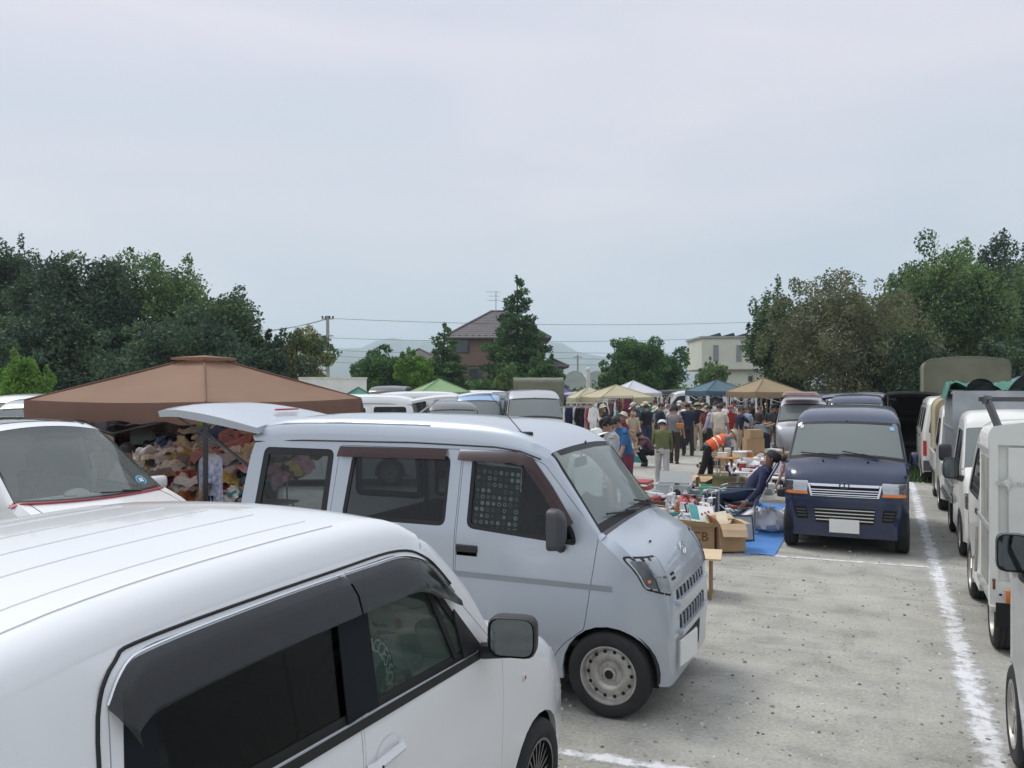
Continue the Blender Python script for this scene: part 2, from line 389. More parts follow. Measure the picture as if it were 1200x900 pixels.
class Body:
    """A car shell. rows: (x, z, r, b) side outline from front bottom over the roof to rear bottom,
    r = rounding radius between side and top/front sheet, b = extra bulge at the middle."""
    def __init__(s, rows, Wf, sub=4, fx=-1):
        s.fx = fx
        s.R = cr_spline(rows, sub); s.W = Wf; n = len(s.R)
        s.nrm = []
        for i in range(n):
            a = Vector(s.R[max(i-1, 0)][:2]); b = Vector(s.R[min(i+1, n-1)][:2]); d = (b-a)
            d.normalize() if d.length > 1e-6 else None
            s.nrm.append(Vector((d.y, -d.x)) if True else None)
        # outward: front bottom -> up: d=(0,1) -> n=(1,0)
        sm = []
        for i in range(n):
            v = s.nrm[i]*2+s.nrm[max(i-1, 0)]+s.nrm[min(i+1, n-1)]; sm.append(v.normalized())
        s.nrm = sm
    def at(s, i, u, lift=0):
        """i: float row index, u in -1..1 across incl. rounded edges"""
        n = len(s.R); i = max(0, min(n-1.0001, i)); k = int(i); t = i-k
        R = [lerp(a, b, t) for a, b in zip(s.R[k], s.R[k+1])]; nn = s.nrm[k].lerp(s.nrm[k+1], t).normalized()
        x, z, r, b = R; w = s.W(x, z); r0 = min(r, w*.9); Lf = (w-r0)+r0*PI/2; d = abs(u)*Lf
        if d < w-r0:
            y = d; o = r0+(0 if i < s.fx else b*(1-(d/w)**2))
        else:
            ph = (d-(w-r0))/r0; y = w-r0+r0*math.sin(ph); o = r0*math.cos(ph)+b*(1-(y/w)**2)*math.cos(ph)
            y += lift*math.sin(ph); lift *= math.cos(ph)
        y = math.copysign(y, u); fx = b*(1-(y/w)**2) if i < s.fx and d < w-r0 else 0
        return (x+nn.x*(o+lift)+fx, y, z+nn.y*(o+lift)-fx*.12)
    def normal(s, i, u):
        a = Vector(s.at(i-.2, u)); b = Vector(s.at(i+.2, u)); c = Vector(s.at(i, u-.02)); d = Vector(s.at(i, u+.02))
        n = (b-a).cross(d-c).normalized(); return n if n.x > 0 else -n
    def row_z(s, u, z, front=True):
        """float row index where the sheet reaches height z (searched from the front or from the rear)"""
        n = len(s.R); rng = range(n-1) if front else range(n-1, 0, -1)
        for i in rng:
            j = i+1 if front else i-1
            a = s.at(i, u)[2]; b = s.at(j, u)[2]
            if (a-z)*(b-z) <= 0 and abs(a-b) > 1e-6: return i+(z-a)/(b-a)*(j-i)
        return 0 if front else n-1
    def row_x(s, x, top=True):
        for i in range(len(s.R)-1):
            a, b = s.R[i][0], s.R[i+1][0]
            if (a-x)*(b-x) <= 0 and a > b: return i+(x-a)/(b-a)
        return 0
    def front(s, outline, name, m, parent, lift=.005, res=.06, holes=[], rim=.01, front=True):
        """patch given in (u, z) on the front (or rear) sheet"""
        f = lambda u, z: s.at(s.row_z(u, z, front), u, lift)
        mb = patch(outline, holes, f, res, rim, (-1 if front else 1, 0, 0)); 
        return mb.build(name, m, parent)
    def strip(s, i0, i1, u0=-1, u1=1, name='x', m=None, parent=None, lift=0, nu=22, rim=0):
        us = [lerp(u0, u1, k/nu) for k in range(nu+1)]
        n = max(2, int(math.ceil(abs(i1-i0)))); ii = [lerp(i0, i1, j/n) for j in range(n+1)]
        mb = MB(); vs = [s.at(i, u, lift) for i in ii for u in us]; k = nu+1
        mb.add(vs, [(j*k+a, j*k+a+1, (j+1)*k+a+1, (j+1)*k+a) for j in range(n) for a in range(nu)], 0, True)
        if rim:
            for j0, edge in ((0, [(0, a) for a in range(k)]), (1, [(n, a) for a in range(k)]), (2, [(j, 0) for j in range(n+1)]), (3, [(j, nu) for j in range(n+1)])):
                top = [vs[j*k+a] for j, a in edge]; lo = [s.at(ii[j], us[a], lift-rim) for j, a in edge]; q = len(top)
                mb.add(top+lo, [(a, a+1, q+a+1, q+a) for a in range(q-1)])
        return mb.build(name, m, parent)
    def sidef(s, side): return lambda x, z: (x, side*s.W(x, z), z)
    def side_outline(s, i0=0, i1=None):
        i1 = len(s.R)-1 if i1 is None else i1
        a = [i0]+[k for k in range(int(i0)+1, int(math.ceil(i1)))]+[i1]
        o = []
        for i in a:
            k = min(int(i), len(s.R)-2); t = i-k; o.append((lerp(s.R[k][0], s.R[k+1][0], t), lerp(s.R[k][1], s.R[k+1][1], t)))
        return o
def seat(root, x, y, zf=.55, w=.46, m=None, name='seat', back=.62, lean=.22, head=True):
    b = MB(); b.rbox(x-.25, x+.25, y-w/2, y+w/2, zf, zf+.16, .05, 2)
    M = Matrix.Translation((x-.22, y, zf+.1)) @ Matrix.Rotation(-lean, 4, 'Y')
    b.rbox(-.07, .07, -w/2, w/2, 0, back, .05, 2, 0, M)
    if head: b.rbox(-.05, .05, -.12, .12, back+.03, back+.22, .04, 2, 0, M)
    return b.build(name, m or M_seat, root)
def steering(root, x, y, z, tilt=.9, r=.18):
    b = MB(); M = Matrix.Translation((x, y, z)) @ Matrix.Rotation(-tilt, 4, 'Y')
    pts = [(r*math.cos(a*PI/12), r*math.sin(a*PI/12), 0) for a in range(25)]
    b.tube(pts, .014, 6, 0, False, M); b.rbox(-.05, .05, -.06, .06, -.03, .02, .03, 2, 0, M)
    b.box(-.012, .012, -r, r, -.02, 0, 0, M); b.tube([(0, 0, 0), (0, 0, -.35)], .03, 8, 0, True, M)
    return b.build('steering_wheel', M_black, root)
def door_mirror(root, x, y, z, side, m, w=.14, h=.22, d=.11, yaw=0, arm=True, glassface=-1, name='door_mirror', m2=None):
    """housing with glass on its rear (-x) face"""
    M = Matrix.Translation((x, y, z)) @ Matrix.Rotation(yaw*side, 4, 'Z')
    b = MB()
    pts = rp([(-w/2, -h/2), (w/2, -h/2), (w/2, h/2), (-w/2, h/2)], .05, 4)
    n = len(pts); rings = []
    for dx, sc in ((0, .94), (.015, 1), (d*.55, .97), (d*.85, .8), (d, .45)): rings.append([(dx, p[0]*sc, p[1]*sc) for p in pts])
    vs = sum(rings, []); fs = [(j*n+i, j*n+(i+1) % n, (j+1)*n+(i+1) % n, (j+1)*n+i) for j in range(4) for i in range(n)]
    fs.append(tuple(range(4*n, 5*n))); b.add(vs, fs[:2*n], 1 if m2 else 0, True, M); b.add(vs, fs[2*n:], 0, True, M)
    o = b.build(name, [m, m2 or m], root)
    g = MB(); gp = [(p[0]*.86, p[1]*.88) for p in pts]
    g.add([(.008, p[0], p[1]) for p in gp], [tuple(range(n))], 0, False, M); g.build('mirror_glass', M_mirror, o)
    e = MB(); e.add([(.012, p[0]*.99, p[1]*.99) for p in pts], [tuple(range(n))], 0, False, M); e.build('mirror_frame', M_hole, o)
    if arm:
        a = MB(); a.tube([(x+.04, y, z-h*.35), (x+.05, y-side*w*.75, z-h*.5)], [.03, .035], 8); a.build('mirror_arm', M_black, o)
    return o
def number_plate(root, loc, yaw, m, w=.33, h=.165, pitch=0, text=True):
    b = MB(); M = Matrix.Translation(loc) @ Matrix.Rotation(yaw, 4, 'Z') @ Matrix.Rotation(pitch, 4, 'Y')
    b.box(0, .008, -w/2, w/2, -h/2, h/2, 0, M); b.box(-.006, .003, -w/2-.008, w/2+.008, -h/2-.008, h/2+.008, 1, M)
    return b.build('number_plate', [m, M_chrome], root)
def wiper(root, B, u0, i0, u1, i1, name='wiper'):
    b = MB(); pts = [B.at(lerp(i0, i1, t/6), lerp(u0, u1, t/6), .02) for t in range(7)]
    b.tube(pts, .008, 5); 
    b.tube([B.at(i0-.8, u0+(u1-u0)*.05, .03), B.at(lerp(i0, i1, .5), lerp(u0, u1, .5), .035)], .009, 5)
    return b.build(name, M_black, root)
def wheel_well(root, x, y, side, r=.34):
    b = MB(); M = Matrix.Translation((x, y-side*.02, .29)) @ Matrix.Rotation(-PI/2*side, 4, 'X')
    n = 18; pr = [(r*math.cos(a), r*math.sin(a)) for a in [-.15+(PI+.3)*k/n for k in range(n+1)]]
    pts = [(x+p[0], y-side*dd, .29+p[1]) for dd in (.02, .27) for p in pr]; k = n+1
    b.add(pts, [(i, i+1, k+i+1, k+i) for i in range(n)]+[tuple(range(k, 2*k))], 0)
    return b.build('wheel_well', M_hole, root)
def glow(): pass
# ---- silver kei van ------------------------------------------------------------------
def van_side(B, root, pm, spec):
    """builds both sides: body_side with openings, doors, panes, trims. spec lists are in (x,z)"""
    for side in spec.get('sides', (1, -1)):
        f = B.sidef(side); rd = (0, -side, 0)
        doors = spec['doors']; quarter = spec.get('quarter')
        body = B.side_outline()+spec['bottom']
        holes = [d['out'] for d in doors]+([quarter['hole']] if quarter else [])
        patch(body, holes, f, .09, .03, rd).build('body_side', pm, root)
        for d in doors:
            o = inset(d['out'], .004)
            dd = patch(o, [d['win']] if d.get('win') else [], f, .07, .035, rd).build(d['name'], pm, root)
            if d.get('win'):
                g = lambda x, z, q=B: (x, side*(q.W(x, z)-.012), z)
                patch(inset(d['win'], -.008), [inset(d['win'], .028)], lambda x, z: (x, side*(B.W(x, z)-.004), z), .08, .012, rd).build('window_frame', M_rub, dd)
                patch(inset(d['win'], .015), [], g, .1, 0).build('window_pane', d.get('glass', G_dark), dd)
            if d.get('handle'):
                hx, hz, hm = d['handle']; hb = MB(); y = side*B.W(hx, hz)
                hb.rbox(hx-.085, hx+.085, -.012, .012, -.025, .025, .01, 1, 0, Matrix.Translation((0, y+side*.004, hz)))
                hb.box(hx-.08, hx+.08, y+side*.0-.002, y+side*.002, hz-.05, hz-.022, 1)
                hb.build('handle', [hm, pm], dd)
            if d.get('fuel'): pass
        if quarter:
            h = quarter['hole']
            patch(inset(h, -.006), [quarter.get('clear', inset(h, .05))], lambda x, z: (x, side*(B.W(x, z)-.003), z), .08, .012, rd).build('window_frame', M_rub, root)
            patch(inset(h, .02), [], lambda x, z: (x, side*(B.W(x, z)-.012), z), .1, 0).build('window_pane', quarter.get('glass', G_dark), root)
def W_kei(x, z, w=.735, x0=.0):
    a = w
    if z > 1.1: a -= (z-1.1)*.17
    if z < .5: a -= (.5-z)*.06
    if x > x0: a -= .12*((x-x0)/.35)**2
    if x < -2.7: a -= .03*((-2.7-x)/.35)**2
    return a
def kei_van(root, pm, clear=True, detail=True, tailgate_open=True, wst='steel', front='slots', visor=True, glassm=None, interior=True, spec_hl=((.68, 1.03), (.965, 1.045), (.965, .86), (.72, .80)), hs=1, hb=True):
    """small boxy delivery van, +x forward, origin under the front axle"""
    rows = [(.315, .22, .06, .01), (.32, .36, .06, .012), (.295, .52, .09, .015), (.26, .68, .115, .02), (.22, .82, .13, .025), (.17, .93, .12, .035), (.10, 1.01, .09, .05), (.02, 1.09, .05, .06), (-.08, 1.165, .03, .10), (-.08, 1.165, .03, .10),
            (-.24, 1.38, .035, .085), (-.37, 1.55, .045, .06), (-.455, 1.655, .05, .035), (-.62, 1.71, .09, .03), (-.9, 1.75, .11, .03), (-1.4, 1.775, .11, .035), (-2.2, 1.78, .11, .035), (-2.7, 1.765, .11, .03), (-2.95, 1.73, .09, .02), (-3.02, 1.62, .07, .02), (-3.05, 1.45, .07, .02), (-3.09, 1.1, .06, .03), (-3.10, .7, .05, .03), (-3.09, .28, .05, .02)]
    B = Body(rows, W_kei); S = 4
    # index helpers: the duplicate row is dropped, every interval has 4 samples
    iws0 = 8*S; iws1 = 11*S     # windscreen from cowl to header
    irf = 17*S                  # end of the roof
    bot = [(-2.95, .24), (-2.86, .24)]+arch_pts(-2.55, .28, .315)+[(-2.2, .2), (-.4, .2)]+arch_pts(0, .28, .315)
    gl = glassm or (G_clear if clear else G_dark)
    fd = rp([(-.06, 1.17, .03), (-.1, .93, .02), (-.16, .56, .02), (-.34, .42, .12), (-.44, .21, .02), (-1.13, .21, .03), (-1.09, 1.70, .05), (-.68, 1.70, .06), (-.47, 1.62, .03)], .03)
    fwin = rp([(-.21, 1.1, .06), (-.23, 1.19, .05), (-.54, 1.57, .1), (-.68, 1.64, .05), (-1.02, 1.655, .04), (-1.03, 1.16, .06)], .05, 4)
    sd = rp([(-1.14, .21), (-1.96, .21), (-2.15, .28), (-2.23, .60), (-2.15, 1.70), (-1.10, 1.70)], .03)
    swin = rp([(-1.2, 1.16), (-1.19, 1.65), (-2.03, 1.65), (-2.08, 1.16)], .06, 4)
    q = rp([(-2.2, 1.665), (-2.22, 1.12), (-2.93, 1.12), (-2.88, 1.665)], .06, 4)
    qc = rp([(-2.26, 1.61), (-2.28, 1.25), (-2.85, 1.25), (-2.8, 1.61)], .06, 4)
    van_side(B, root, pm, dict(bottom=bot, doors=[dict(name='front_door', out=fd, win=fwin, glass=gl, handle=(-1.02, 1.02, M_black)), dict(name='sliding_door', out=sd, win=swin, glass=G_dark if not clear else G_mid, handle=(-1.98, 1.02, M_black))],
             quarter=dict(hole=q, clear=inset(q, .055), glass=G_mid)))
    # sheets
    B.strip(0, 4.2*S, name='front_bumper', m=pm, parent=root)
    B.strip(4.2*S, iws0-1.5, name='bonnet', m=pm, parent=root)
    B.strip(iws0-1.5, iws0, name='cowl', m=M_grey, parent=root, u0=-.93, u1=.93); 
    for u in (-1, 1): B.strip(iws0-1.5, iws0, name='fender_top', m=pm, parent=root, u0=.93*u, u1=u, nu=2)
    for u in (-1, 1): B.strip(iws0, iws1, name='windscreen_pillar', m=pm, parent=root, u0=.945*u, u1=u, nu=3)
    B.strip(iws0, iws1, u0=-.945, u1=.945, name='windscreen', m=G_wind, parent=root, lift=-.004)
    fr = MB()
    for (a, b, c, d) in ((iws0, iws0+1.2, -.945, .945), (iws1-1, iws1, -.945, .945), (iws0, iws1, -.945, -.915), (iws0, iws1, .915, .945)):
        us = [lerp(c, d, k/12) for k in range(13)]; ii = [lerp(a, b, k/8) for k in range(9)]
        vs = [B.at(i, u, -.001) for i in ii for u in us]; fr.add(vs, [(j*13+k, j*13+k+1, (j+1)*13+k+1, (j+1)*13+k) for j in range(8) for k in range(12)], 0, True)
    fr.build('windscreen_frame', M_rub, root)
    B.strip(iws1, irf, name='roof', m=pm, parent=root)
    # roof gutter line and side panel line (thin recessed joints)
    for side in (1, -1):
        g = MB(); g.tube([(x, side*(B.W(x, z)+.003), z) for x, z in ((-3.0, 1.70), (-2.5, 1.725), (-1.5, 1.735), (-.85, 1.722), (-.66, 1.70), (-.5, 1.65))], .006, 5); g.build('gutter', M_rub, root)
        g = MB(); g.tube([B.at(i, side*.86, -.002) for i in (14*S, 15*S, 16*S, 16.8*S)], .007, 5); g.build('roof_bead', pm, root)
        add_wheel(root, 0, side*.655, side, wst); add_wheel(root, -2.55, side*.655, side, wst)
        wheel_well(root, 0, side*.72, side, .32); wheel_well(root, -2.55, side*.72, side, .32)
        if detail:
            g = MB(); g.add(*band([(x, side*(B.W(x, .84)+.003), .84) for x in np.linspace(-2.95, .03, 24)], .018)); g.build('side_moulding', mat('moulding_grey', (.27, .29, .31), .5, var=.05), root)
            hl = rp([(.71*side, 1.035), (.93*side, 1.03), (.955*side, .84), (.73*side, .80)], .02)
            headlamp(B, root, spec_hl, side)
        sill = MB(); sill.box(-2.2, -.4, side*.69-.03, side*.69+.03, .19, .26); sill.build('sill', pm, root)
    # lower body closure
    b = MB(); b.box(-2.95, .3, -.6, .6, .2, .42); b.box(-1.95, -.5, -.66, .66, .2, .5); b.build('floor_pan', M_hole, root)
    B.strip(irf, irf+1.5, name='roof_rear_edge', m=pm, parent=root)
    if not tailgate_open:
        iz0 = B.row_z(0, 1.62, False); iz1 = B.row_z(0, 1.12, False)
        B.strip(irf+1.5, len(B.R)-1, name='tailgate', m=pm, parent=root)
        B.front(rp([(-.82, 1.12), (.82, 1.12), (.8, 1.62), (-.8, 1.62)], .05), 'rear_window', G_dark, root, .006, front=False)
        for side in (1, -1): B.front(rp([(.88*side, .62), (.98*side, .62), (.98*side, .95), (.88*side, .95)], .01), 'tail_lamp', M_red, root, .012, front=False)
    if interior:
        seat(root, -.85, .34); seat(root, -.85, -.34)
        b = MB(); b.rbox(-.30, .02, -.66, .66, .72, 1.08, .06, 2); b.build('dashboard', M_grey, root)
        steering(root, -.42, -.34, 1.02, 1.0)
        b = MB(); b.box(-2.0, -1.9, -.6, .6, .5, 1.15); b.box(-2.0, -1.5, -.6, .6, .5, .62); b.build('rear_bench', M_seat, root)
        b = MB(); b.box(-2.95, .0, -.66, .66, .42, .46); b.build('cabin_floor', M_black, root)
        b = MB(); vs = [(x, y, z) for x, z in ((-.62, 1.76), (-1.5, 1.785), (-2.9, 1.75)) for y in (-.6, .6)]; b.add(vs, [(0, 1, 3, 2), (2, 3, 5, 4)]); b.build('headliner', M_seatg, root)
        b = MB(); b.rbox(-.45, -.43, -.12, .12, 1.55, 1.62, .01, 1); b.tube([(-.44, 0, 1.62), (-.40, 0, 1.74)], .008, 5); b.build('rear_view_mirror', M_black, root)
    if detail:
        wiper(root, B, -.1, iws0+.2, -.75, iws0+1.6); wiper(root, B, .55, iws0+.2, -.05, iws0+1.6)
    return B
def band(pts, h):
    vs = []; n = len(pts)
    for p in pts: vs += [(p[0], p[1], p[2]-h), (p[0], p[1], p[2]+h)]
    return vs, [(2*i, 2*i+2, 2*i+3, 2*i+1) for i in range(n-1)]
def headlamp(B, root, quad, side, amber=0, lift=.006, bowls=True):
    pts = [(u*side, z) for u, z in quad]
    P = rp(pts, .025, 4)
    base = B.front(P, 'headlight', M_reflector, root, lift=.001, rim=.0)
    B.front(inset(P, -.013) , 'lamp_rim', M_rub, base, lift=.0005, rim=0)
    c = ((pts[0][0]+pts[1][0]+pts[2][0]+pts[3][0])/4, sum(p[1] for p in pts)/4)
    # flat facets with bright and shaded tones painted in, plus an indicator bulb
    if bowls:
        q = lambda a_, b_: (lerp(lerp(pts[0][0], pts[3][0], b_), lerp(pts[1][0], pts[2][0], b_), a_), lerp(lerp(pts[0][1], pts[3][1], b_), lerp(pts[1][1], pts[2][1], b_), a_))
        for (a0, a1, b0, b1, m_) in ((.06, .56, .08, .52, mat('lamp_bright', (.85, .86, .87), .35, metal=.2, var=.05)), (.06, .56, .56, .94, M_reflector), (.60, .94, .08, .94, mat('lamp_shade_grey', (.24, .25, .26), .3, metal=.5, var=.3, vs=20))):
            B.front(rp([q(a0, b0), q(a1, b0), q(a1, b1), q(a0, b1)], .02), 'lamp_facet', m_, base, lift=.004, rim=.003)
        w = (pts[1][0]-pts[0][0])*side; h = abs(pts[1][1]-pts[2][1])
        u_ = c[0]+w*.28*side; i_ = B.row_z(u_, c[1]-h*.18); b = MB(); b.ball(B.at(i_, u_, .003), h*.08, 8); b.build('indicator_bulb', M_amber, base)
    B.front(P, 'lens', M_lens, base, lift=.012, rim=.01)
    return base
# ---------------------------------------------------------------- ground
def ground_mat():
    m = bpy.data.materials.new('dusty_gravel'); m.use_nodes = True; t = m.node_tree; b = t.nodes['Principled BSDF']; b.inputs['Roughness'].default_value = .92
    b.inputs['Specular IOR Level'].default_value = .2
    g = t.nodes.new('ShaderNodeTexCoord'); P = g.outputs['Object']
    def noise(s, d, rg=.5, dist=0):
        n = t.nodes.new('ShaderNodeTexNoise'); n.inputs['Scale'].default_value = s; n.inputs['Detail'].default_value = d; n.inputs['Roughness'].default_value = rg; n.inputs['Distortion'].default_value = dist
        t.links.new(P, n.inputs[0]); return n.outputs[0]
    def ramp(src, stops):
        r = t.nodes.new('ShaderNodeValToRGB'); t.links.new(src, r.inputs[0]); e = r.color_ramp.elements
        e[0].position, e[0].color = stops[0][0], (*stops[0][1], 1); e[1].position, e[1].color = stops[-1][0], (*stops[-1][1], 1)
        for p, c in stops[1:-1]:
            x = e.new(p); x.color = (*c, 1)
        return r.outputs[0]
    def mix(f, a, bb, mode='MIX'):
        x = t.nodes.new('ShaderNodeMix'); x.data_type = 'RGBA'; x.blend_type = mode
        if isinstance(f, (int, float)): x.inputs[0].default_value = f
        else: t.links.new(f, x.inputs[0])
        for k, v in ((6, a), (7, bb)):
            if isinstance(v, tuple): x.inputs[k].default_value = (*v, 1)
            else: t.links.new(v, x.inputs[k])
        return x.outputs[2]
    big = ramp(noise(.35, 4, .55, .6), [(.3, (.315, .308, .275)), (.5, (.375, .365, .33)), (.72, (.46, .445, .40))])
    mid = ramp(noise(2.3, 8, .62, .4), [(.30, (.74, .74, .73)), (.5, (1, 1, 1)), (.70, (1.18, 1.17, 1.13))])
    fine = ramp(noise(38, 6, .75), [(.34, (.76, .75, .74)), (.5, (1, 1, 1)), (.66, (1.2, 1.2, 1.2))])
    c = mix(1, mix(1, big, mid, 'MULTIPLY'), fine, 'MULTIPLY')
    vo = t.nodes.new('ShaderNodeTexVoronoi'); vo.inputs['Scale'].default_value = 24; t.links.new(P, vo.inputs[0])
    st = ramp(vo.outputs['Distance'], [(.10, (1, 1, 1)), (.2, (0, 0, 0))]); sc = t.nodes.new('ShaderNodeSeparateColor'); t.links.new(vo.outputs['Color'], sc.inputs[0])
    gt = t.nodes.new('ShaderNodeMath'); gt.operation = 'GREATER_THAN'; gt.inputs[1].default_value = .8; t.links.new(sc.outputs[0], gt.inputs[0])
    ml = t.nodes.new('ShaderNodeMath'); ml.operation = 'MULTIPLY'; t.links.new(st, ml.inputs[0]); t.links.new(gt.outputs[0], ml.inputs[1])
    stc = ramp(sc.outputs[1], [(.3, (.22, .215, .19)), (.7, (.52, .52, .48))])
    c = mix(ml.outputs[0], c, stc)
    # pale tyre-swept bands running across the lane
    mp = t.nodes.new('ShaderNodeMapping'); mp.inputs['Scale'].default_value = (.25, 2.2, 1); t.links.new(P, mp.inputs[0])
    n = t.nodes.new('ShaderNodeTexNoise'); n.inputs['Scale'].default_value = 1.6; n.inputs['Detail'].default_value = 6; n.inputs['Distortion'].default_value = 1.2; t.links.new(mp.outputs[0], n.inputs[0])
    c = mix(ramp(n.outputs[0], [(.5, (0, 0, 0)), (.75, (.45, .45, .45))]), c, (.50, .495, .47))
    t.links.new(c, b.inputs['Base Color'])
    ad = t.nodes.new('ShaderNodeMath'); ad.operation = 'ADD'; t.links.new(noise(60, 8, .7), ad.inputs[0]); t.links.new(ml.outputs[0], ad.inputs[1])
    bp = t.nodes.new('ShaderNodeBump'); bp.inputs['Strength'].default_value = .55; bp.inputs['Distance'].default_value = .015; t.links.new(ad.outputs[0], bp.inputs['Height']); t.links.new(bp.outputs[0], b.inputs['Normal'])
    return m
M_ground = ground_mat()
def line_mat(name, hw):
    """chalk powder: solid in the middle, broken up towards the edges (object x runs across)"""
    m = bpy.data.materials.new(name); m.use_nodes = True; t = m.node_tree; b = t.nodes['Principled BSDF']
    b.inputs['Base Color'].default_value = (.69, .69, .70, 1); b.inputs['Roughness'].default_value = .95
    g = t.nodes.new('ShaderNodeTexCoord'); s = t.nodes.new('ShaderNodeSeparateXYZ'); t.links.new(g.outputs['Object'], s.inputs[0])
    n = t.nodes.new('ShaderNodeTexNoise'); n.inputs['Scale'].default_value = 9; n.inputs['Detail'].default_value = 9; n.inputs['Roughness'].default_value = .7; t.links.new(g.outputs['Object'], n.inputs[0])
    a = t.nodes.new('ShaderNodeMath'); a.operation = 'ABSOLUTE'; t.links.new(s.outputs[0], a.inputs[0])
    r = t.nodes.new('ShaderNodeMapRange'); r.inputs[1].default_value = hw*.25; r.inputs[2].default_value = hw; r.inputs[3].default_value = .36; r.inputs[4].default_value = .68; t.links.new(a.outputs[0], r.inputs[0])
    n2 = t.nodes.new('ShaderNodeTexNoise'); n2.inputs['Scale'].default_value = 1.1; n2.inputs['Detail'].default_value = 2; t.links.new(g.outputs['Object'], n2.inputs[0])
    q = t.nodes.new('ShaderNodeMath'); q.operation = 'MULTIPLY_ADD'; q.inputs[1].default_value = .35; q.inputs[2].default_value = -.17; t.links.new(n2.outputs[0], q.inputs[0])
    q2 = t.nodes.new('ShaderNodeMath'); q2.operation = 'ADD'; t.links.new(n.outputs[0], q2.inputs[0]); t.links.new(q.outputs[0], q2.inputs[1])
    d = t.nodes.new('ShaderNodeMath'); d.operation = 'SUBTRACT'; t.links.new(q2.outputs[0], d.inputs[0]); t.links.new(r.outputs[0], d.inputs[1])
    f = t.nodes.new('ShaderNodeMapRange'); f.inputs[1].default_value = -.08; f.inputs[2].default_value = .16; t.links.new(d.outputs[0], f.inputs[0])
    tr = t.nodes.new('ShaderNodeBsdfTransparent'); mx = t.nodes.new('ShaderNodeMixShader'); t.links.new(f.outputs[0], mx.inputs[0]); t.links.new(tr.outputs[0], mx.inputs[1]); t.links.new(b.outputs[0], mx.inputs[2])
    o = t.nodes['Material Output']; t.links.new(mx.outputs[0], o.inputs[0]); return m
b = MB(); Rg = 6000
xs = [-Rg, -400, -60, -20, 0, 20, 60, 400, Rg]
vs = [(x, y, 0) for y in xs for x in xs]; k = len(xs)
b.add(vs, [(j*k+i, j*k+i+1, (j+1)*k+i+1, (j+1)*k+i) for j in range(k-1) for i in range(k-1)])
o = b.build('ground', M_ground); tag(o, kind='structure')
def line(name, p0, p1, hw, z=.004):
    b = MB(); L_ = (Vector(p1)-Vector(p0)).length; n = max(2, int(L_/.5))
    vs = []
    for i in range(n+1):
        w = hw*(1+.1*math.sin(i*2.1)); dx = .02*math.sin(i*.9)
        vs += [(-w+dx, L_*i/n, 0), (w+dx, L_*i/n, 0)]
    b.add(vs, [(2*i, 2*i+1, 2*i+3, 2*i+2) for i in range(n)])
    o = b.build(name, line_mat('chalk_'+name, hw)); d = Vector(p1)-Vector(p0)
    o.location = (p0[0], p0[1], z); o.rotation_euler = (0, 0, math.atan2(-d.x, d.y)); tag(o, kind='structure'); return o
line('lane_line', (.575, 3.5), (.56, 21), .135)
line('parking_line', (-2.0, 10.86), (.5, 10.96), .07, .0045)
line('parking_line', (-2.2, 4.50), (-.95, 4.62), .08, .0045)
# scattered stones near the camera
def stones():
    b = MB(); r = random.Random(5)
    for i in range(1900):
        y = 4.2+18*r.random()**1.7; x = r.uniform(-2.2, 1.0); s = r.choice((.005, .007, .009, .012, .012, .018 if r.random() < .3 else .008))
        k = 6; a0 = r.random()*6; pts = [(x+s*math.cos(a0+6.28*q/k)*r.uniform(.7, 1.3), y+s*math.sin(a0+6.28*q/k)*r.uniform(.6, 1.2)) for q in range(k)]
        h = s*r.uniform(.4, .9)
        b.add([(p[0], p[1], 0) for p in pts]+[(x+(p[0]-x)*.6, y+(p[1]-y)*.6, h) for p in pts], [tuple(range(k, 2*k))]+[(q, (q+1) % k, k+(q+1) % k, k+q) for q in range(k)], r.choice((0, 0, 0, 1, 1, 2)))
    o = b.build('gravel', [mat('stone_grey', (.30, .29, .26), .9), mat('stone_pale', (.62, .61, .58), .9), mat('stone_dark', (.16, .155, .14), .9)])
    tag(o, 'small loose stones and grit lying on the dusty lot', 'gravel', kind='stuff')
stones()
# ---------------------------------------------------------------- silver van (nearest, side on)
P_silver = paint('silver_blue_paint', (.465, .51, .565), metal=.3, rough=.34)
van = empty('kei_van', (-1.62, 5.85, 0), 0, 'silver blue delivery van side on, tailgate raised, circle-print curtain in its driver window', 'van')
B = kei_van(van, P_silver)
iws0 = 32; iws1 = 44
# bumper slots, grille, emblem, plate
for (u0, u1, z0, z1, nm) in ((-.58, .58, .735, .80, 'upper_grille'), (-.56, .56, .54, .63, 'lower_grille')):
    g = B.front(rp([(u0, z0), (u1, z0), (u1*.97, z1), (u0*.97, z1)], .02), nm, M_hole, van, lift=.003, rim=0)
    for k in range(9):
        u = lerp(u0, u1, (k+.5)/9); B.front([(u-.008, z0), (u+.008, z0), (u+.008, z1), (u-.008, z1)], 'grille_bar', P_silver, g, lift=.012, rim=.01)
    B.front(rp([(u0*1.08, z0-.035), (u1*1.08, z0-.035), (u1*1.06, z0), (u0*1.06, z0)], .01), 'grille_sill', P_silver, g, lift=.03, rim=.03)
for z in (.875, .905): B.front(rp([(-.60, z-.006), (-.50, z-.006), (-.50, z+.010), (-.60, z+.010)], .004), 'vent_slot', M_hole, van, lift=.004, rim=0)
B.front(rp([(-.36, .28), (.36, .28), (.36, .46), (-.36, .46)], .03), 'plate_recess', M_hole, van, lift=.002, rim=0)
p = B.at(B.row_z(-.33, .42), -.33, 0); number_plate(van, (p[0]+.035, -.30, .40), -.12, M_plate)
b = MB(); p = B.at(B.row_z(0, .995), 0, .012)
M = Matrix.Translation(p) @ Matrix.Rotation(PI/2-.35, 4, 'Y')
b.tube([(.045*math.cos(a*PI/10), .045*math.sin(a*PI/10)*1.25, 0) for a in range(21)], .006, 6, 0, False, M)
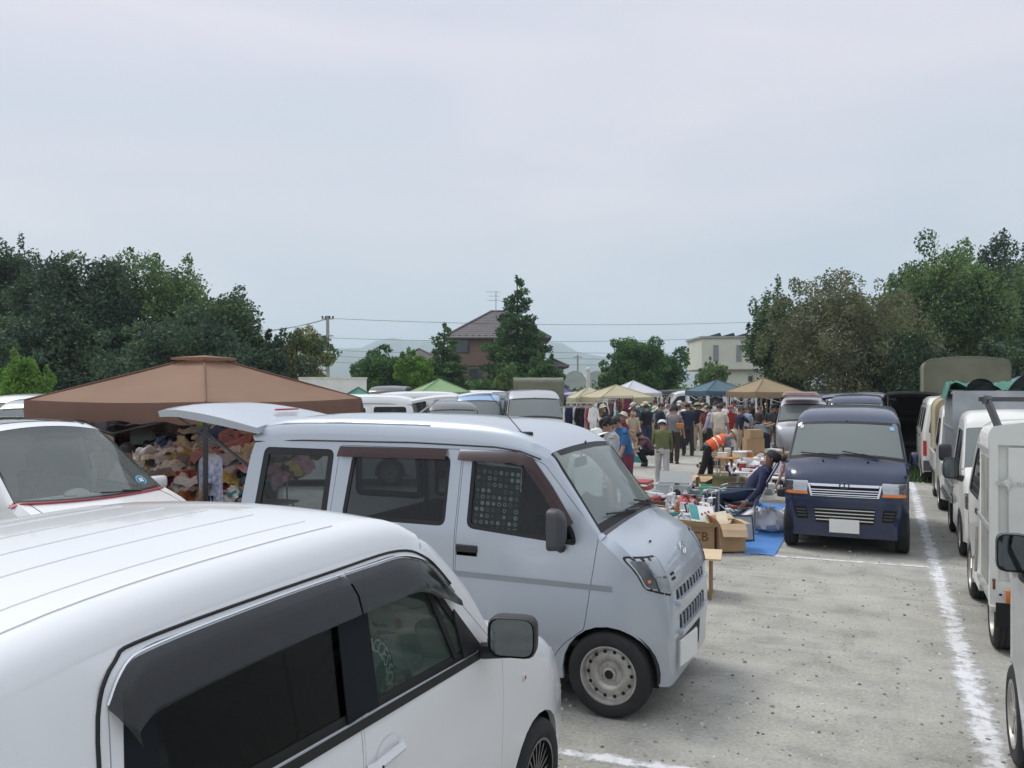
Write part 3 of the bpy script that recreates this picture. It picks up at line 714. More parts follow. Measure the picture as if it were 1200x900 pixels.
b.tube([(-.03, -.02, 0), (0, .03, 0), (.03, -.02, 0)], .007, 6, 0, True, M); b.build('emblem', M_chrome, van)
b = MB(); q = B.at(B.row_z(-.5, 1.1), -.5, .006); b.ball(q, .009, 6); b.build('washer_jet', M_hole, van)
for s in (-1, 1):
    door_mirror(van, -.36, s*.87, 1.22, s, mat('mirror_housing_grey', (.055, .057, .063), .5, var=.1), .15, .27, .12, yaw=-.2)
# smoked brown wind deflectors over the side windows
for s in (-1, 1):
    for pts in ([(-1.22, 1.70), (-2.15, 1.69)], [(-1.12, 1.70), (-.70, 1.695), (-.56, 1.66), (-.40, 1.47), (-.24, 1.25)]):
        top = resample(pts, .12, False); b = MB(); vs = []
        for i, (x, z) in enumerate(top):
            d = Vector((0, -1)) if z > 1.66 else Vector((-.75, -.66))
            hh = .075 if i < len(top)-2 or len(pts) == 2 else .045
            for t in (0, .5, 1):
                xx = x+d.x*hh*t; zz = z+d.y*hh*t; vs.append((xx, s*(B.W(xx, zz)+.006+.03*math.sin(t*1.5)), zz))
        n = len(top); b.add(vs, [(3*i+j, 3*i+3+j, 3*i+4+j, 3*i+1+j) for i in range(n-1) for j in (0, 1)], 0, True); b.build('window_deflector', M_visorb, van)
# printed curtain in the driver's window (near side)
cur = MB(); r = random.Random(3)
fy = lambda x, z: -(B.W(x, z)-.035)
P0 = [(-1.0, 1.60), (-.985, 1.13), (-.645, 1.12), (-.66, 1.575)]
vs = []; nx, nz_ = 10, 8
for j in range(nz_+1):
    for i in range(nx+1):
        a = lerp(P0[0][0], P0[3][0], i/nx); x = lerp(a, lerp(P0[1][0], P0[2][0], i/nx), j/nz_); z = lerp(lerp(P0[0][1], P0[3][1], i/nx), lerp(P0[1][1], P0[2][1], i/nx), j/nz_)
        vs.append((x, fy(x, z)+.006*math.sin(i*1.3), z))
cur.add(vs, [(j*11+i, j*11+i+1, (j+1)*11+i+1, (j+1)*11+i) for j in range(8) for i in range(10)], 0, True)
for j in range(10):
    for i in range(8):
        u = (i+.5)/8; v = (j+.5)/10; x = lerp(-.995, -.65, u); z = lerp(1.575, 1.14, v)-.02*u*(1-v); k = 10; rr = r.choice((.014, .015, .016)); mm = r.choice((1, 1, 2, 2, 3))
        y = fy(x, z)-.009
        ring = [(x+rr*math.cos(6.283*q/k), y, z+rr*math.sin(6.283*q/k)) for q in range(k)]; inn = [(x+rr*.55*math.cos(6.283*q/k), y, z+rr*.55*math.sin(6.283*q/k)) for q in range(k)]
        if r.random() < .6: cur.add(ring+inn, [(q, (q+1) % k, k+(q+1) % k, k+q) for q in range(k)], mm); 
        else: cur.add(ring, [tuple(range(k))], mm)
        t = r.random()
        if t < .4: cur.box(x-.007, x+.007, y-.001, y, z-.002, z+.002, mm); cur.box(x-.002, x+.002, y-.0016, y-.0006, z-.008, z+.008, mm)
cur.build('printed_curtain', [mat('curtain_dark', (.035, .055, .055), .9), mat('print_pale', (.5, .55, .53), .8, var=0), mat('print_mid', (.22, .26, .26), .8, var=0), mat('print_dim', (.1, .13, .13), .8, var=0)], van)
b = MB(); b.tube([(-1.0, fy(-1, 1.6)-.01, 1.61), (-.65, fy(-.65, 1.58)-.01, 1.585), (-.645, fy(-.65, 1.5)-.012, 1.47)], .006, 5); b.build('curtain_rail', mat('white_plastic', (.7, .7, .69), .5, var=.05), van)
b = MB(); b.box(-.90, -.85, fy(-.88, 1.62)-.014, fy(-.88, 1.62)-.006, 1.595, 1.635); b.ball((-.875, fy(-.88, 1.65)-.01, 1.645), (.03, .008, .022), 8, 1); b.build('window_charm', [mat('white_plastic', (.7, .7, .69)), mat('charm_pink', (.6, .16, .17), .7)], van)
# aerial
b = MB(); b.rbox(-.72, -.60, -.56, -.53, 1.80, 1.83, .01, 1); b.tube([(-.68, -.545, 1.82), (-.98, -.46, 2.09)], [.004, .002], 5); b.build('aerial', M_black, van)
# raised tailgate
P_lift = P_silver; tg = MB(); L0 = 1.12
rows_ = []; n = 10
for i in range(n+1):
    t = i/n; x = -2.93-L0*t; w = .62-.02*t-.03*max(0, t-.75)*4; zt = 1.865+.12*math.sin(t*1.7)+.02*t; th = .05+.02*math.sin(t*PI)
    zt -= .10*max(0, t-.8)**1.2*4*.4
    row = []
    for k in range(13):
        u = -1+k/6; row.append((x, u*(w+.05)*1.0, zt-.05*abs(u)**3))
    rows_.append((row, th))
vs = [p for rw, _ in rows_ for p in rw]; lo = [(p[0], p[1]*.97, p[2]-th) for rw, th in rows_ for p in rw]; K = 13; q = len(vs)
fs = [(j*K+i, j*K+i+1, (j+1)*K+i+1, (j+1)*K+i) for j in range(n) for i in range(K-1)]
tg.add(vs, [tuple(reversed(f)) for f in fs], 0, True); tg.add(lo, fs, 1, True)
ed = [(0*K+i) for i in range(K)]+[j*K+K-1 for j in range(1, n+1)]+[n*K+i for i in range(K-2, -1, -1)]+[j*K for j in range(n-1, 0, -1)]
tg.add([vs[i] for i in ed]+[lo[i] for i in ed], [(i, (i+1) % len(ed), len(ed)+(i+1) % len(ed), len(ed)+i) for i in range(len(ed))], 0, True)
tgo = tg.build('tailgate', [P_lift, M_grey], van)
b = MB(); b.rbox(-3.20, -3.16, -.15, .15, 1.935, 1.95, .01, 1); b.build('brake_lamp', M_red, tgo)
for s in (-1, 1):
    b = MB(); b.tube([(-3.0, s*.6, 1.45), (-3.45, s*.6, 1.72)], .012, 6); b.tube([(-3.3, s*.6, 1.63), (-3.85, s*.59, 1.88)], .006, 6); b.build('gas_strut', M_black, tgo)
# ---------------------------------------------------------------- white kei car in the near left corner
P_white = paint('white_paint', (.80, .81, .82), rough=.28)
wc = empty('white_car', (-2.235, 3.66, 0), PI/2, 'white boxy small car nearest the camera, smoke wind deflectors, dark rear glass', 'car')
def W_w(x, z):
    a = .735
    if z > 1.0: a -= (z-1.0)*.13+max(0, z-1.5)*.25
    if z < .5: a -= (.5-z)*.05
    if x > .1: a -= .11*((x-.1)/.45)**2
    if x < -2.5: a -= .05*((-2.5-x)/.35)**2
    return a
rows = [(.36, .20, .18, .05), (.37, .4, .2, .06), (.34, .56, .19, .06), (.26, .68, .16, .06), (.12, .79, .12, .06), (-.08, .88, .09, .06), (-.32, .96, .06, .07), (-.48, 1.04, .04, .10), (-.48, 1.04, .04, .10),
        (-.66, 1.27, .05, .09), (-.83, 1.43, .05, .07), (-.98, 1.535, .06, .05), (-1.14, 1.57, .09, .03), (-1.5, 1.58, .10, .02), (-2.1, 1.57, .10, .015), (-2.5, 1.54, .10, .01), (-2.72, 1.49, .09, .01), (-2.80, 1.35, .07, .02), (-2.84, 1.0, .06, .03), (-2.88, .7, .06, .04), (-2.87, .28, .05, .02)]
BW = Body(rows, W_w); S = 4
i0 = 7*S; i1 = 10*S; irf = 16*S
bot = [(-2.8, .22), (-2.7, .22)]+arch_pts(-2.4, .27, .315)+[(-2.07, .19), (-.33, .19)]+arch_pts(0, .27, .315)+[(.34, .2)]
fd = rp([(-.42, 1.0, .03), (-.40, .8, .03), (-.42, .5, .05), (-.52, .2, .03), (-1.44, .2, .02), (-1.46, 1.55, .04), (-1.14, 1.55, .06), (-.97, 1.50, .05)], .03)
fwin = rp([(-.62, 1.065, .03), (-1.43, 1.095, .02), (-1.435, 1.515, .03), (-1.13, 1.515, .07), (-.97, 1.46, .05)], .03, 4)
rd_ = rp([(-1.45, .2, .02), (-2.0, .2, .03), (-2.10, .3, .1), (-2.33, .62, .08), (-2.385, 1.0, .05), (-2.36, 1.48, .09), (-2.26, 1.54, .05), (-1.47, 1.55, .03)], .03)
rwin = rp([(-1.47, 1.095, .02), (-2.35, 1.125, .03), (-2.32, 1.46, .08), (-2.24, 1.505, .05), (-1.475, 1.515, .02)], .03, 4)
van_side(BW, wc, P_white, dict(bottom=bot, doors=[dict(name='front_door', out=fd, win=fwin, glass=G_green), dict(name='rear_door', out=rd_, win=rwin, glass=G_dark)]))
BW.strip(0, 4.4*S, name='front_bumper', m=P_white, parent=wc)
BW.strip(4.4*S, i0-1, name='bonnet', m=P_white, parent=wc)
BW.strip(i0-1, i0, name='cowl', m=M_black, parent=wc)
for u in (-1, 1): BW.strip(i0, i1, name='windscreen_pillar', m=P_white, parent=wc, u0=.93*u, u1=u, nu=3)
BW.strip(i0, i1, u0=-.93, u1=.93, name='windscreen', m=G_wind, parent=wc, lift=-.004)
BW.strip(i1, irf+1, name='roof', m=P_white, parent=wc, nu=40)
BW.strip(irf+1, 17*S+1, name='rear_window', m=G_dark, parent=wc); BW.strip(17*S+1, len(BW.R)-1, name='tailgate', m=P_white, parent=wc)
for u in (-.78, -.62, -.30, 0, .30, .62, .78):       # pressed ribs of the roof
    BW.strip(i1+7, irf-1, u0=u-.022, u1=u+.022, name='roof_rib', m=P_white, parent=wc, lift=.0028, nu=4, rim=.0028)
for s in (-1, 1):
    add_wheel(wc, 0, s*.66, s, 'alloy', .275, .155); add_wheel(wc, -2.4, s*.66, s, 'alloy', .275, .155)
    wheel_well(wc, 0, s*.72, s, .315); wheel_well(wc, -2.4, s*.72, s, .315)
    # wind deflectors (front door and rear door)
    for tops, hh in (([(-.78, 1.33), (-.93, 1.465), (-1.10, 1.53), (-1.3, 1.538), (-1.452, 1.54)], .115), ([(-1.462, 1.54), (-1.8, 1.54), (-2.20, 1.53), (-2.31, 1.51), (-2.365, 1.44)], .115)):
        top = cr_spline(tops, 5); b = MB(); vs = []; n = len(top)
        for i, (x, z) in enumerate(top):
            k = i/(n-1); frontd = tops[0][0] > -1
            d = Vector((0, -1))
            if frontd: d = Vector((-.62*max(0, 1-i/(n*.45)), -1)).normalized(); h2 = hh*min(1, .35+i/(n*.4))
            else: d = Vector((.5*max(0, (k-.8)/.2), -1)).normalized(); h2 = hh
            for t in (0, .16, .5, 1):
                xx = x+d.x*h2*t; zz = z+d.y*h2*t; vs.append((xx, s*(W_w(xx, zz)+.004+.046*math.sin(t*1.57)**.75), zz))
        b.add(vs, [(4*i+j, 4*i+4+j, 4*i+5+j, 4*i+1+j) for i in range(n-1) for j in (0, 1, 2)], 0, True)
        # thin return edge
        o = b.build('window_deflector', M_visor, wc)
        g = MB(); g.tube([(x, s*(W_w(x, z)+.004), z+.008) for x, z in top], .0035, 4); g.build('chrome_line', M_chrome, o)
        c = MB(); 
        for i in (n//5, 4*n//5): c.ball((top[i][0], s*(W_w(*top[i])+.034), top[i][1]-.05), .005, 6)
        c.build('clip', M_hole, o)
    g = MB(); g.tube([(x, s*(W_w(x, z)+.002), z) for x, z in cr_spline([(-.80, 1.375), (-.95, 1.50), (-1.12, 1.558), (-1.5, 1.563), (-2.20, 1.556), (-2.33, 1.53), (-2.39, 1.43), (-2.40, 1.15)], 5)], .005, 5); g.build('roof_joint', M_rub, wc)
    g = MB(); g.add(*band([(x, s*(W_w(x, 1.07)+.008), lerp(1.110, 1.05, (x+2.4)/1.8)) for x in np.linspace(-2.36, -.60, 20)], .017)); g.build('belt_trim', M_rub, wc)
    # dark post between the doors and the fixed front quarter light
    patch([(-1.36, 1.10), (-1.53, 1.10), (-1.53, 1.51), (-1.37, 1.51)], [], lambda x, z: (x, s*(W_w(x, z)+.003), z), .1, .004, (0, -s, 0)).build('door_post', mat('post_black', (.010, .013, .017), .5, spec=.15), wc)
    patch([(-2.24, 1.13), (-2.35, 1.13), (-2.32, 1.46), (-2.24, 1.5)], [], lambda x, z: (x, s*(W_w(x, z)+.002), z), .1, .004, (0, -s, 0)).build('rear_post', mat('post_black', (.010, .013, .017), .5, spec=.15), wc)
    patch([(-.80, 1.09), (-.83, 1.09), (-1.04, 1.5), (-1.01, 1.5)], [], lambda x, z: (x, s*(W_w(x, z)+.002), z), .1, .01, (0, -s, 0)).build('quarter_light_post', M_rub, wc)
    patch(rp([(-.60, 1.075), (-.76, 1.075), (-.80, 1.24), (-.80, 1.28)], .01), [], lambda x, z: (x, s*(W_w(x, z)+.004), z), .1, .01, (0, -s, 0)).build('mirror_base', M_black, wc)
    dm = door_mirror(wc, -.66, s*.885, 1.145, s, P_white, .20, .165, .13, yaw=-.2, m2=M_black); 
    b = MB(); b.rbox(-.585, -.57, s*.80-.06, s*.80+.06, 1.09, 1.105, .005, 1); b.build('mirror_lamp', M_amber, dm)
    # door handles: pull bar over a dished recess
    for hx, hz in ((-1.34, .935), (-2.2, .97)):
        y = s*W_w(hx, hz); b = MB(); n = 20
        ring = [(hx+.02+.075*math.cos(6.283*k/n), y+s*.0015, hz+.055*math.sin(6.283*k/n)) for k in range(n)]
        b.add(ring+[(hx+.02, y-s*.02, hz)], [(k, (k+1) % n, n) for k in range(n)], 0, True)
        h = b.build('handle', P_white, wc)
        b = MB(); b.tube([(hx-.11, y+s*.008, hz-.004), (hx-.09, y+s*.028, hz), (hx+.06, y+s*.03, hz+.006), (hx+.085, y+s*.01, hz+.008)], [.013, .017, .016, .010], 8); b.ball((hx-.08, y+s*.046, hz), .005, 6, 1)
        b.build('pull_bar', [P_white, M_hole], h)
    # small side marker on the front wing, sill
    b = MB(); b.rbox(-.20, -.165, s*(W_w(-.18, .82))-.008, s*(W_w(-.18, .82))+.008, .80, .835, .006, 1); b.build('side_marker', [mat('marker_pale', (.75, .7, .68), .2)], wc)
    b = MB(); b.ball((-.183, s*(W_w(-.18, .82)+.008), .817), (.007, .004, .01), 6); b.build('marker_bulb', M_red, wc)
headl = [headlamp(BW, wc, [(.50, .74), (.78, .77), (.80, .62), (.52, .60)], s, bowls=False) for s in (1, -1)]
b = MB(); b.box(-2.75, .35, -.6, .6, .18, .4); b.box(-2.0, -.4, -.66, .66, .18, .5); b.build('floor_pan', M_hole, wc)
M_seatp = mat('seat_fabric_pale', (.42, .43, .40), .9, var=.15, vs=20)
seat(wc, -1.32, -.34, .5, m=M_seatp); seat(wc, -1.32, .34, .5, m=M_seatp)
for s in (-1, 1):
    b = MB(); b.box(-1.42, -.55, s*.66-.015, s*.66+.015, .3, 1.02); b.rbox(-1.3, -.8, s*.62-.03, s*.62+.03, .82, .88, .02, 1); b.build('door_lining', M_seatp, wc)
b = MB(); b.rbox(-2.35, -1.95, -.6, .6, .5, .68, .05); b.rbox(-2.48, -2.35, -.6, .6, .6, 1.22, .05); b.build('rear_seat', M_seatg, wc)
b = MB(); b.rbox(-.85, -.5, -.64, .64, .68, 1.0, .06, 2); b.rbox(-.90, -.7, -.52, -.15, .98, 1.05, .03, 2); b.build('dashboard', mat('dash_pale', (.22, .22, .22), .7), wc)
steering(wc, -.98, -.34, .98, 1.1)
b = MB(); b.box(-2.6, -.5, -.66, .66, .4, .44); b.build('cabin_floor', M_black, wc)
b = MB(); b.add([(x, y, z) for x, z in ((-1.1, 1.55), (-1.5, 1.6), (-2.6, 1.57)) for y in (-.58, .58)], [(0, 1, 3, 2), (2, 3, 5, 4)]); b.build('headliner', M_seatg, wc)
# round steering wheel cover lettering seen through the driver's window: a ring sticker
def text_obj(name, txt, size, m, parent, M, ext=.0015, align='CENTER'):
    cu = bpy.data.curves.new(name, 'FONT'); cu.body = txt; cu.size = size; cu.extrude = ext; cu.align_x = align; cu.align_y = 'CENTER'; cu.resolution_u = 2
    o = bpy.data.objects.new(name, cu); me = bpy.data.meshes.new_from_object(o); bpy.data.objects.remove(o)
    me.materials.clear(); me.materials.append(m); me.transform(M)
    return link(name, me, parent)
hub = MB(); Mh = Matrix.Translation((-1.28, -.60, 1.10))
hub.lathe([(.19, 0), (.19, .012), (.001, .012)], 28, 0, Mh @ Matrix.Rotation(PI/2, 4, 'X')); 
ring_o = hub.build('ring_cushion', mat('cushion_dark', (.03, .045, .04), .7), wc)
M_let = mat('pale_lettering', (.62, .68, .6), .6, var=0)
tx = 'CAR ACCESSORIES'
for k, ch in enumerate(tx):
    if ch == ' ': continue
    a = 2.2-3.3*k/len(tx)      # seen from outside (looking along +y): right = -x? front of car is +x = image right
    Mx = Mh @ Matrix.Rotation(PI/2, 4, 'X') @ Matrix.Rotation(a-PI/2, 4, 'Z') @ Matrix.Translation((0, .155, .014))
    text_obj('letter', ch, .065, M_let, ring_o, Mx, .0008)
# ---------------------------------------------------------------- blue kei van facing the camera
P_navy = paint('navy_paint', (.007, .018, .066), metal=.05, rough=.3)
bv = empty('kei_van', (-.455, 11.80, 0), -PI/2, 'navy blue van facing us across the lot, chrome grille, beside the sleeping man', 'van')
BB = kei_van(bv, P_navy, tailgate_open=False, wst='steel', detail=True, clear=True, spec_hl=((.55, .945), (.97, .94), (.97, .80), (.58, .80)))
bv.scale = (1, 1.035, .965)
B = BB
g = B.front(rp([(-.50, .75), (.50, .75), (.54, .905), (-.54, .905)], .03), 'grille', M_hole, bv, lift=.012, rim=.012)
for z0, z1 in ((.875, .907), (.825, .837), (.795, .807), (.765, .777), (.745, .753)): B.front([(-.51, z0), (.51, z0), (.53, z1), (-.53, z1)], 'grille_bar', M_chrome, g, lift=.026, rim=.014)
for s in (-1, 1): B.front([(s*.50, .745), (s*.53, .745), (s*.56, .907), (s*.53, .907)], 'grille_bar', M_chrome, g, lift=.024, rim=.014)
p = B.at(B.row_z(0, .89), 0, .03); M = Matrix.Translation(p) @ Matrix.Rotation(PI/2, 4, 'Y'); b = MB(); b.tube([(.04*math.cos(a*PI/8), .055*math.sin(a*PI/8), 0) for a in range(17)], .008, 6, 0, False, M); b.tube([(-.03, 0, 0), (.03, 0, 0)], .008, 6, 0, True, M); b.build('emblem', M_grey, bv)
g = B.front(rp([(-.50, .40), (.50, .40), (.50, .60), (-.50, .60)], .02), 'lower_grille', M_hole, bv, lift=.008, rim=.01)
for z in (.575, .53, .485, .44): B.front([(-.49, z-.008), (.49, z-.008), (.49, z+.006), (-.49, z+.006)], 'grille_bar', M_chrome, g, lift=.02, rim=.012)
for s in (-1, 1):
    q = B.front(rp([(s*.62, .44), (s*.82, .44), (s*.84, .60), (s*.62, .60)], .02), 'fog_recess', M_hole, bv, lift=.006, rim=.01)
    for z in (.48, .52, .56): B.front([(s*.64, z-.008), (s*.80, z-.008), (s*.80, z+.006), (s*.64, z+.006)], 'recess_bar', M_grey, q, lift=.014, rim=.01)
    B.front(rp([(s*.57, .765), (s*.97, .765), (s*.97, .80), (s*.57, .80)], .01), 'indicator', M_amber, bv, lift=.02, rim=.015)
    if s > 0: door_mirror(bv, -.36, s*.80, 1.22, s, P_navy, .10, .20, .1)
B.front(rp([(-.97, .685), (.97, .685), (.97, .715), (-.97, .715)], .01), 'bumper_ledge', P_navy, bv, lift=.03, rim=.03)
for u in (-.35, .35): b = MB(); b.ball(B.at(29, u, .01), .014, 6); b.build('washer_jet', M_hole, bv)
p = B.at(B.row_z(0, .38), 0, .03); number_plate(bv, (p[0]+.01, 0, .37), 0, M_plate)
# papers, box and pad on the dashboard, round and square stickers on the glass
b = MB(); b.box(-.30, -.05, -.40, -.05, 1.10, 1.12, 0, rot_m(0, .1, .2)); b.build('dashboard_papers', mat('paper_green', (.35, .6, .45), .8), bv)
b = MB(); b.rbox(-.33, -.06, -.17, .02, 1.12, 1.2, .02, 2, 0); b.build('tissue_box', mat('paper_white', (.75, .76, .74), .8, var=.06), bv)
b = MB(); b.ball((-.2, .42, 1.13), (.1, .28, .05), 12); b.build('folded_cloth', mat('cloth_lime', (.42, .5, .25), .9), bv)
for u, z, m_ in ((.83, 1.63, mat('sticker_blue', (.25, .5, .7), .5)), (-.83, 1.65, mat('paper_white', (.75, .76, .74)))):
    pass
bv_st = B.strip(41.2, 42.6, u0=-.85, u1=-.79, name='inspection_sticker', m=mat('paper_white', (.75, .76, .74)), parent=bv, lift=.003, nu=2); B.strip(40.6, 42.2, u0=.76, u1=.84, name='inspection_sticker', m=mat('sticker_blue', (.35, .6, .75), .5), parent=bv, lift=.003, nu=2)
# ---------------------------------------------------------------- white hatchback with red cowl trim at the far left
lc = empty('white_car', (-7.08, 5.78, 0), -.13, 'white family car at the left edge, red trim under its windscreen, papers on the dashboard', 'car')
P_white2 = paint('pearl_white_paint', (.78, .79, .79), rough=.25)
def W_l(x, z):
    a = .80
    if z > 1.0: a -= (z-1.0)*.24
    if x > .2: a -= .16*((x-.2)/.6)**2
    if x < -2.9: a -= .05*((-2.9-x)/.5)**2
    return a
rows = [(.66, .22, .1, .05), (.70, .45, .12, .06), (.66, .64, .12, .08), (.52, .78, .1, .09), (.28, .90, .08, .10), (.02, .99, .06, .12), (-.10, 1.03, .04, .20), (-.10, 1.03, .04, .20),
        (-.42, 1.24, .04, .18), (-.72, 1.45, .05, .13), (-.98, 1.60, .06, .08), (-1.2, 1.65, .08, .05), (-1.7, 1.67, .09, .04), (-2.5, 1.65, .09, .03), (-3.05, 1.56, .08, .03), (-3.3, 1.25, .07, .03), (-3.42, .9, .07, .04), (-3.42, .3, .05, .02)]
BL = Body(rows, W_l, fx=36); S = 4; i0 = 6*S; i1 = 9*S; irf = 13*S
bot = [(-3.3, .24), (-3.05, .24)]+arch_pts(-2.65, .31, .36)+[(-2.27, .2), (-.38, .2)]+arch_pts(0, .31, .36)+[(.60, .24)]
fd = rp([(-.32, 1.0), (-.36, .6), (-.5, .22), (-1.35, .22), (-1.38, 1.62), (-1.05, 1.58), (-.72, 1.39)], .03)
fw = rp([(-.42, 1.03, .02), (-1.33, 1.07), (-1.33, 1.56), (-1.08, 1.54, .05), (-.8, 1.37, .05)], .03)
rd_ = rp([(-1.4, .22), (-2.15, .22), (-2.3, .4), (-2.5, .8), (-2.45, 1.58, .1), (-1.4, 1.62)], .03)
rw_ = rp([(-1.45, 1.08), (-2.4, 1.12), (-2.36, 1.54), (-1.45, 1.56)], .05)
van_side(BL, lc, P_white2, dict(bottom=bot, doors=[dict(name='front_door', out=fd, win=fw, glass=G_clear, handle=(-1.25, .95, P_white2)), dict(name='rear_door', out=rd_, win=rw_, glass=G_dark)]))
BL.strip(0, 3*S, name='front_bumper', m=P_white2, parent=lc); BL.strip(3*S, i0-.4, name='bonnet', m=P_white2, parent=lc)
BL.strip(i0-.4, i0, name='cowl', m=M_black, parent=lc)
M_redtrim = paint('red_trim', (.42, .035, .05), rough=.3)
BL.strip(i0-2.6, i0-.1, u0=-.97, u1=.97, name='red_cowl_trim', m=M_redtrim, parent=lc, lift=.022, rim=.022)
for u in (-1, 1): BL.strip(i0, i1, u0=.93*u, u1=u, name='windscreen_pillar', m=P_white2, parent=lc, nu=3); BL.strip(i0, i1, u0=.90*u, u1=.93*u, name='windscreen_seal', m=M_rub, parent=lc, nu=2, lift=.002)
BL.strip(i0, i1, u0=-.93, u1=.93, name='windscreen', m=glass('windscreen_clear', (.82, .88, .86), .02, 1.7, .14, (.55, .62, .6)), parent=lc, lift=-.003)
BL.strip(i0, i0+.8, u0=-.92, u1=.92, name='windscreen_band', m=M_rub, parent=lc, lift=.002)
BL.strip(i1, irf+2, name='roof', m=P_white2, parent=lc)
BL.strip(i1+3, irf-2, u0=-.62, u1=.62, name='glass_roof', m=mat('glass_roof_dark', (.05, .052, .06), .1, coat=.8, var=0), parent=lc, lift=.006, rim=.006)  # dark glossy panel along the middle of the roof
for u in (-1, 1): BL.strip(i1+2, irf, u0=.70*u, u1=.725*u, name='roof_rail', m=M_black, parent=lc, lift=.012, rim=.012, nu=2)
BL.strip(irf+2, len(BL.R)-1, name='tailgate', m=P_white2, parent=lc)
for s in (-1, 1):
    add_wheel(lc, 0, s*.70, s, 'cap', .31, .18); add_wheel(lc, -2.65, s*.70, s, 'cap', .31, .18); wheel_well(lc, 0, s*.77, s, .36); wheel_well(lc, -2.65, s*.77, s, .36)
    hl = patch(rp([(.02, .93, .02), (.22, .88), (.56, .70), (.5, .60), (.25, .70)], .03), [], lambda x, z: (x, s*(W_l(x, z)+.005), z), .06, .01, (0, -s, 0)).build('headlight', mat('lamp_smoky', (.33, .34, .35), .12, metal=.5, coat=.8, var=.3, vs=12), lc)
    g = MB(); g.tube([BL.at(i, s*.80, .001) for i in (i0-1, i0-3, i0-6, i0-9, i0-12)], .004, 4); g.build('bonnet_joint', M_rub, lc)
    door_mirror(lc, -.42, s*.95, 1.08, s, P_white2, .2, .15, .1)
seat(lc, -1.35, -.36, .5, m=M_seatg); seat(lc, -1.35, .36, .5, m=M_seatg); steering(lc, -.85, -.36, 1.0, 1.1)
b = MB(); b.rbox(-.95, -.15, -.70, .70, .7, 1.0, .06, 2); b.build('dashboard', mat('dash_grey', (.10, .10, .105), .7), lc)
b = MB(); b.box(-2.9, .4, -.62, .62, .18, .5); b.build('floor_pan', M_hole, lc)
b = MB(); b.add([(x, y, z) for x, z in ((-1.15, 1.64), (-1.7, 1.68), (-3., 1.56)) for y in (-.6, .6)], [(0, 1, 3, 2), (2, 3, 5, 4)]); b.build('headliner', M_seatg, lc)
b = MB(); b.box(-.7, -.42, -.32, .02, 1.0, 1.012, 0, rot_m(0, 0, .05)); b.box(-.66, -.4, -.1, .3, 1.012, 1.02, 0); b.build('dashboard_papers', mat('paper_white', (.75, .76, .74)), lc)
b = MB(); b.ball((-.55, .12, 1.03), (.10, .13, .06), 12); b.build('rolled_towel', mat('towel_white', (.78, .78, .76), .9), lc)
b = MB(); b.box(-.55, -.45, -.02, .06, 1.02, 1.03); b.build('red_card', mat('card_pink', (.6, .2, .22), .8), lc)
# hanging phone holder, blue clover sticker
b = MB(); b.rbox(-.60, -.57, .30, .36, 1.14, 1.26, .01); b.tube([(-.585, .33, 1.14), (-.60, .33, 1.0)], .01, 6); b.build('phone_holder', mat('grey_plastic2', (.3, .31, .32)), lc)
p = BL.at(i0+2.1, .72, .006); n_ = Vector((.72, .12, .68)).normalized(); q = n_.to_track_quat('Z', 'Y').to_matrix().to_4x4(); M = Matrix.Translation(p) @ q
b = MB(); b.lathe([(.062, 0), (.062, .003), (.001, .003)], 24, 0, M)
b.lathe([(.048, .0035), (.001, .0035)], 24, 1, M)
for k in range(4):
    a = PI/4+k*PI/2; b.lathe([(.015, .006), (.001, .006)], 10, 2, M @ Matrix.Translation((.018*math.cos(a), .018*math.sin(a), 0)))
b.build('clover_sticker', [mat('sticker_cyan', (.2, .5, .62), .4, var=0), mat('sticker_deep', (.03, .16, .36), .4, var=0), mat('paper_white', (.7, .7, .7))], lc)
wiper(lc, BL, .55, i0+.3, .0, i0+1.1)
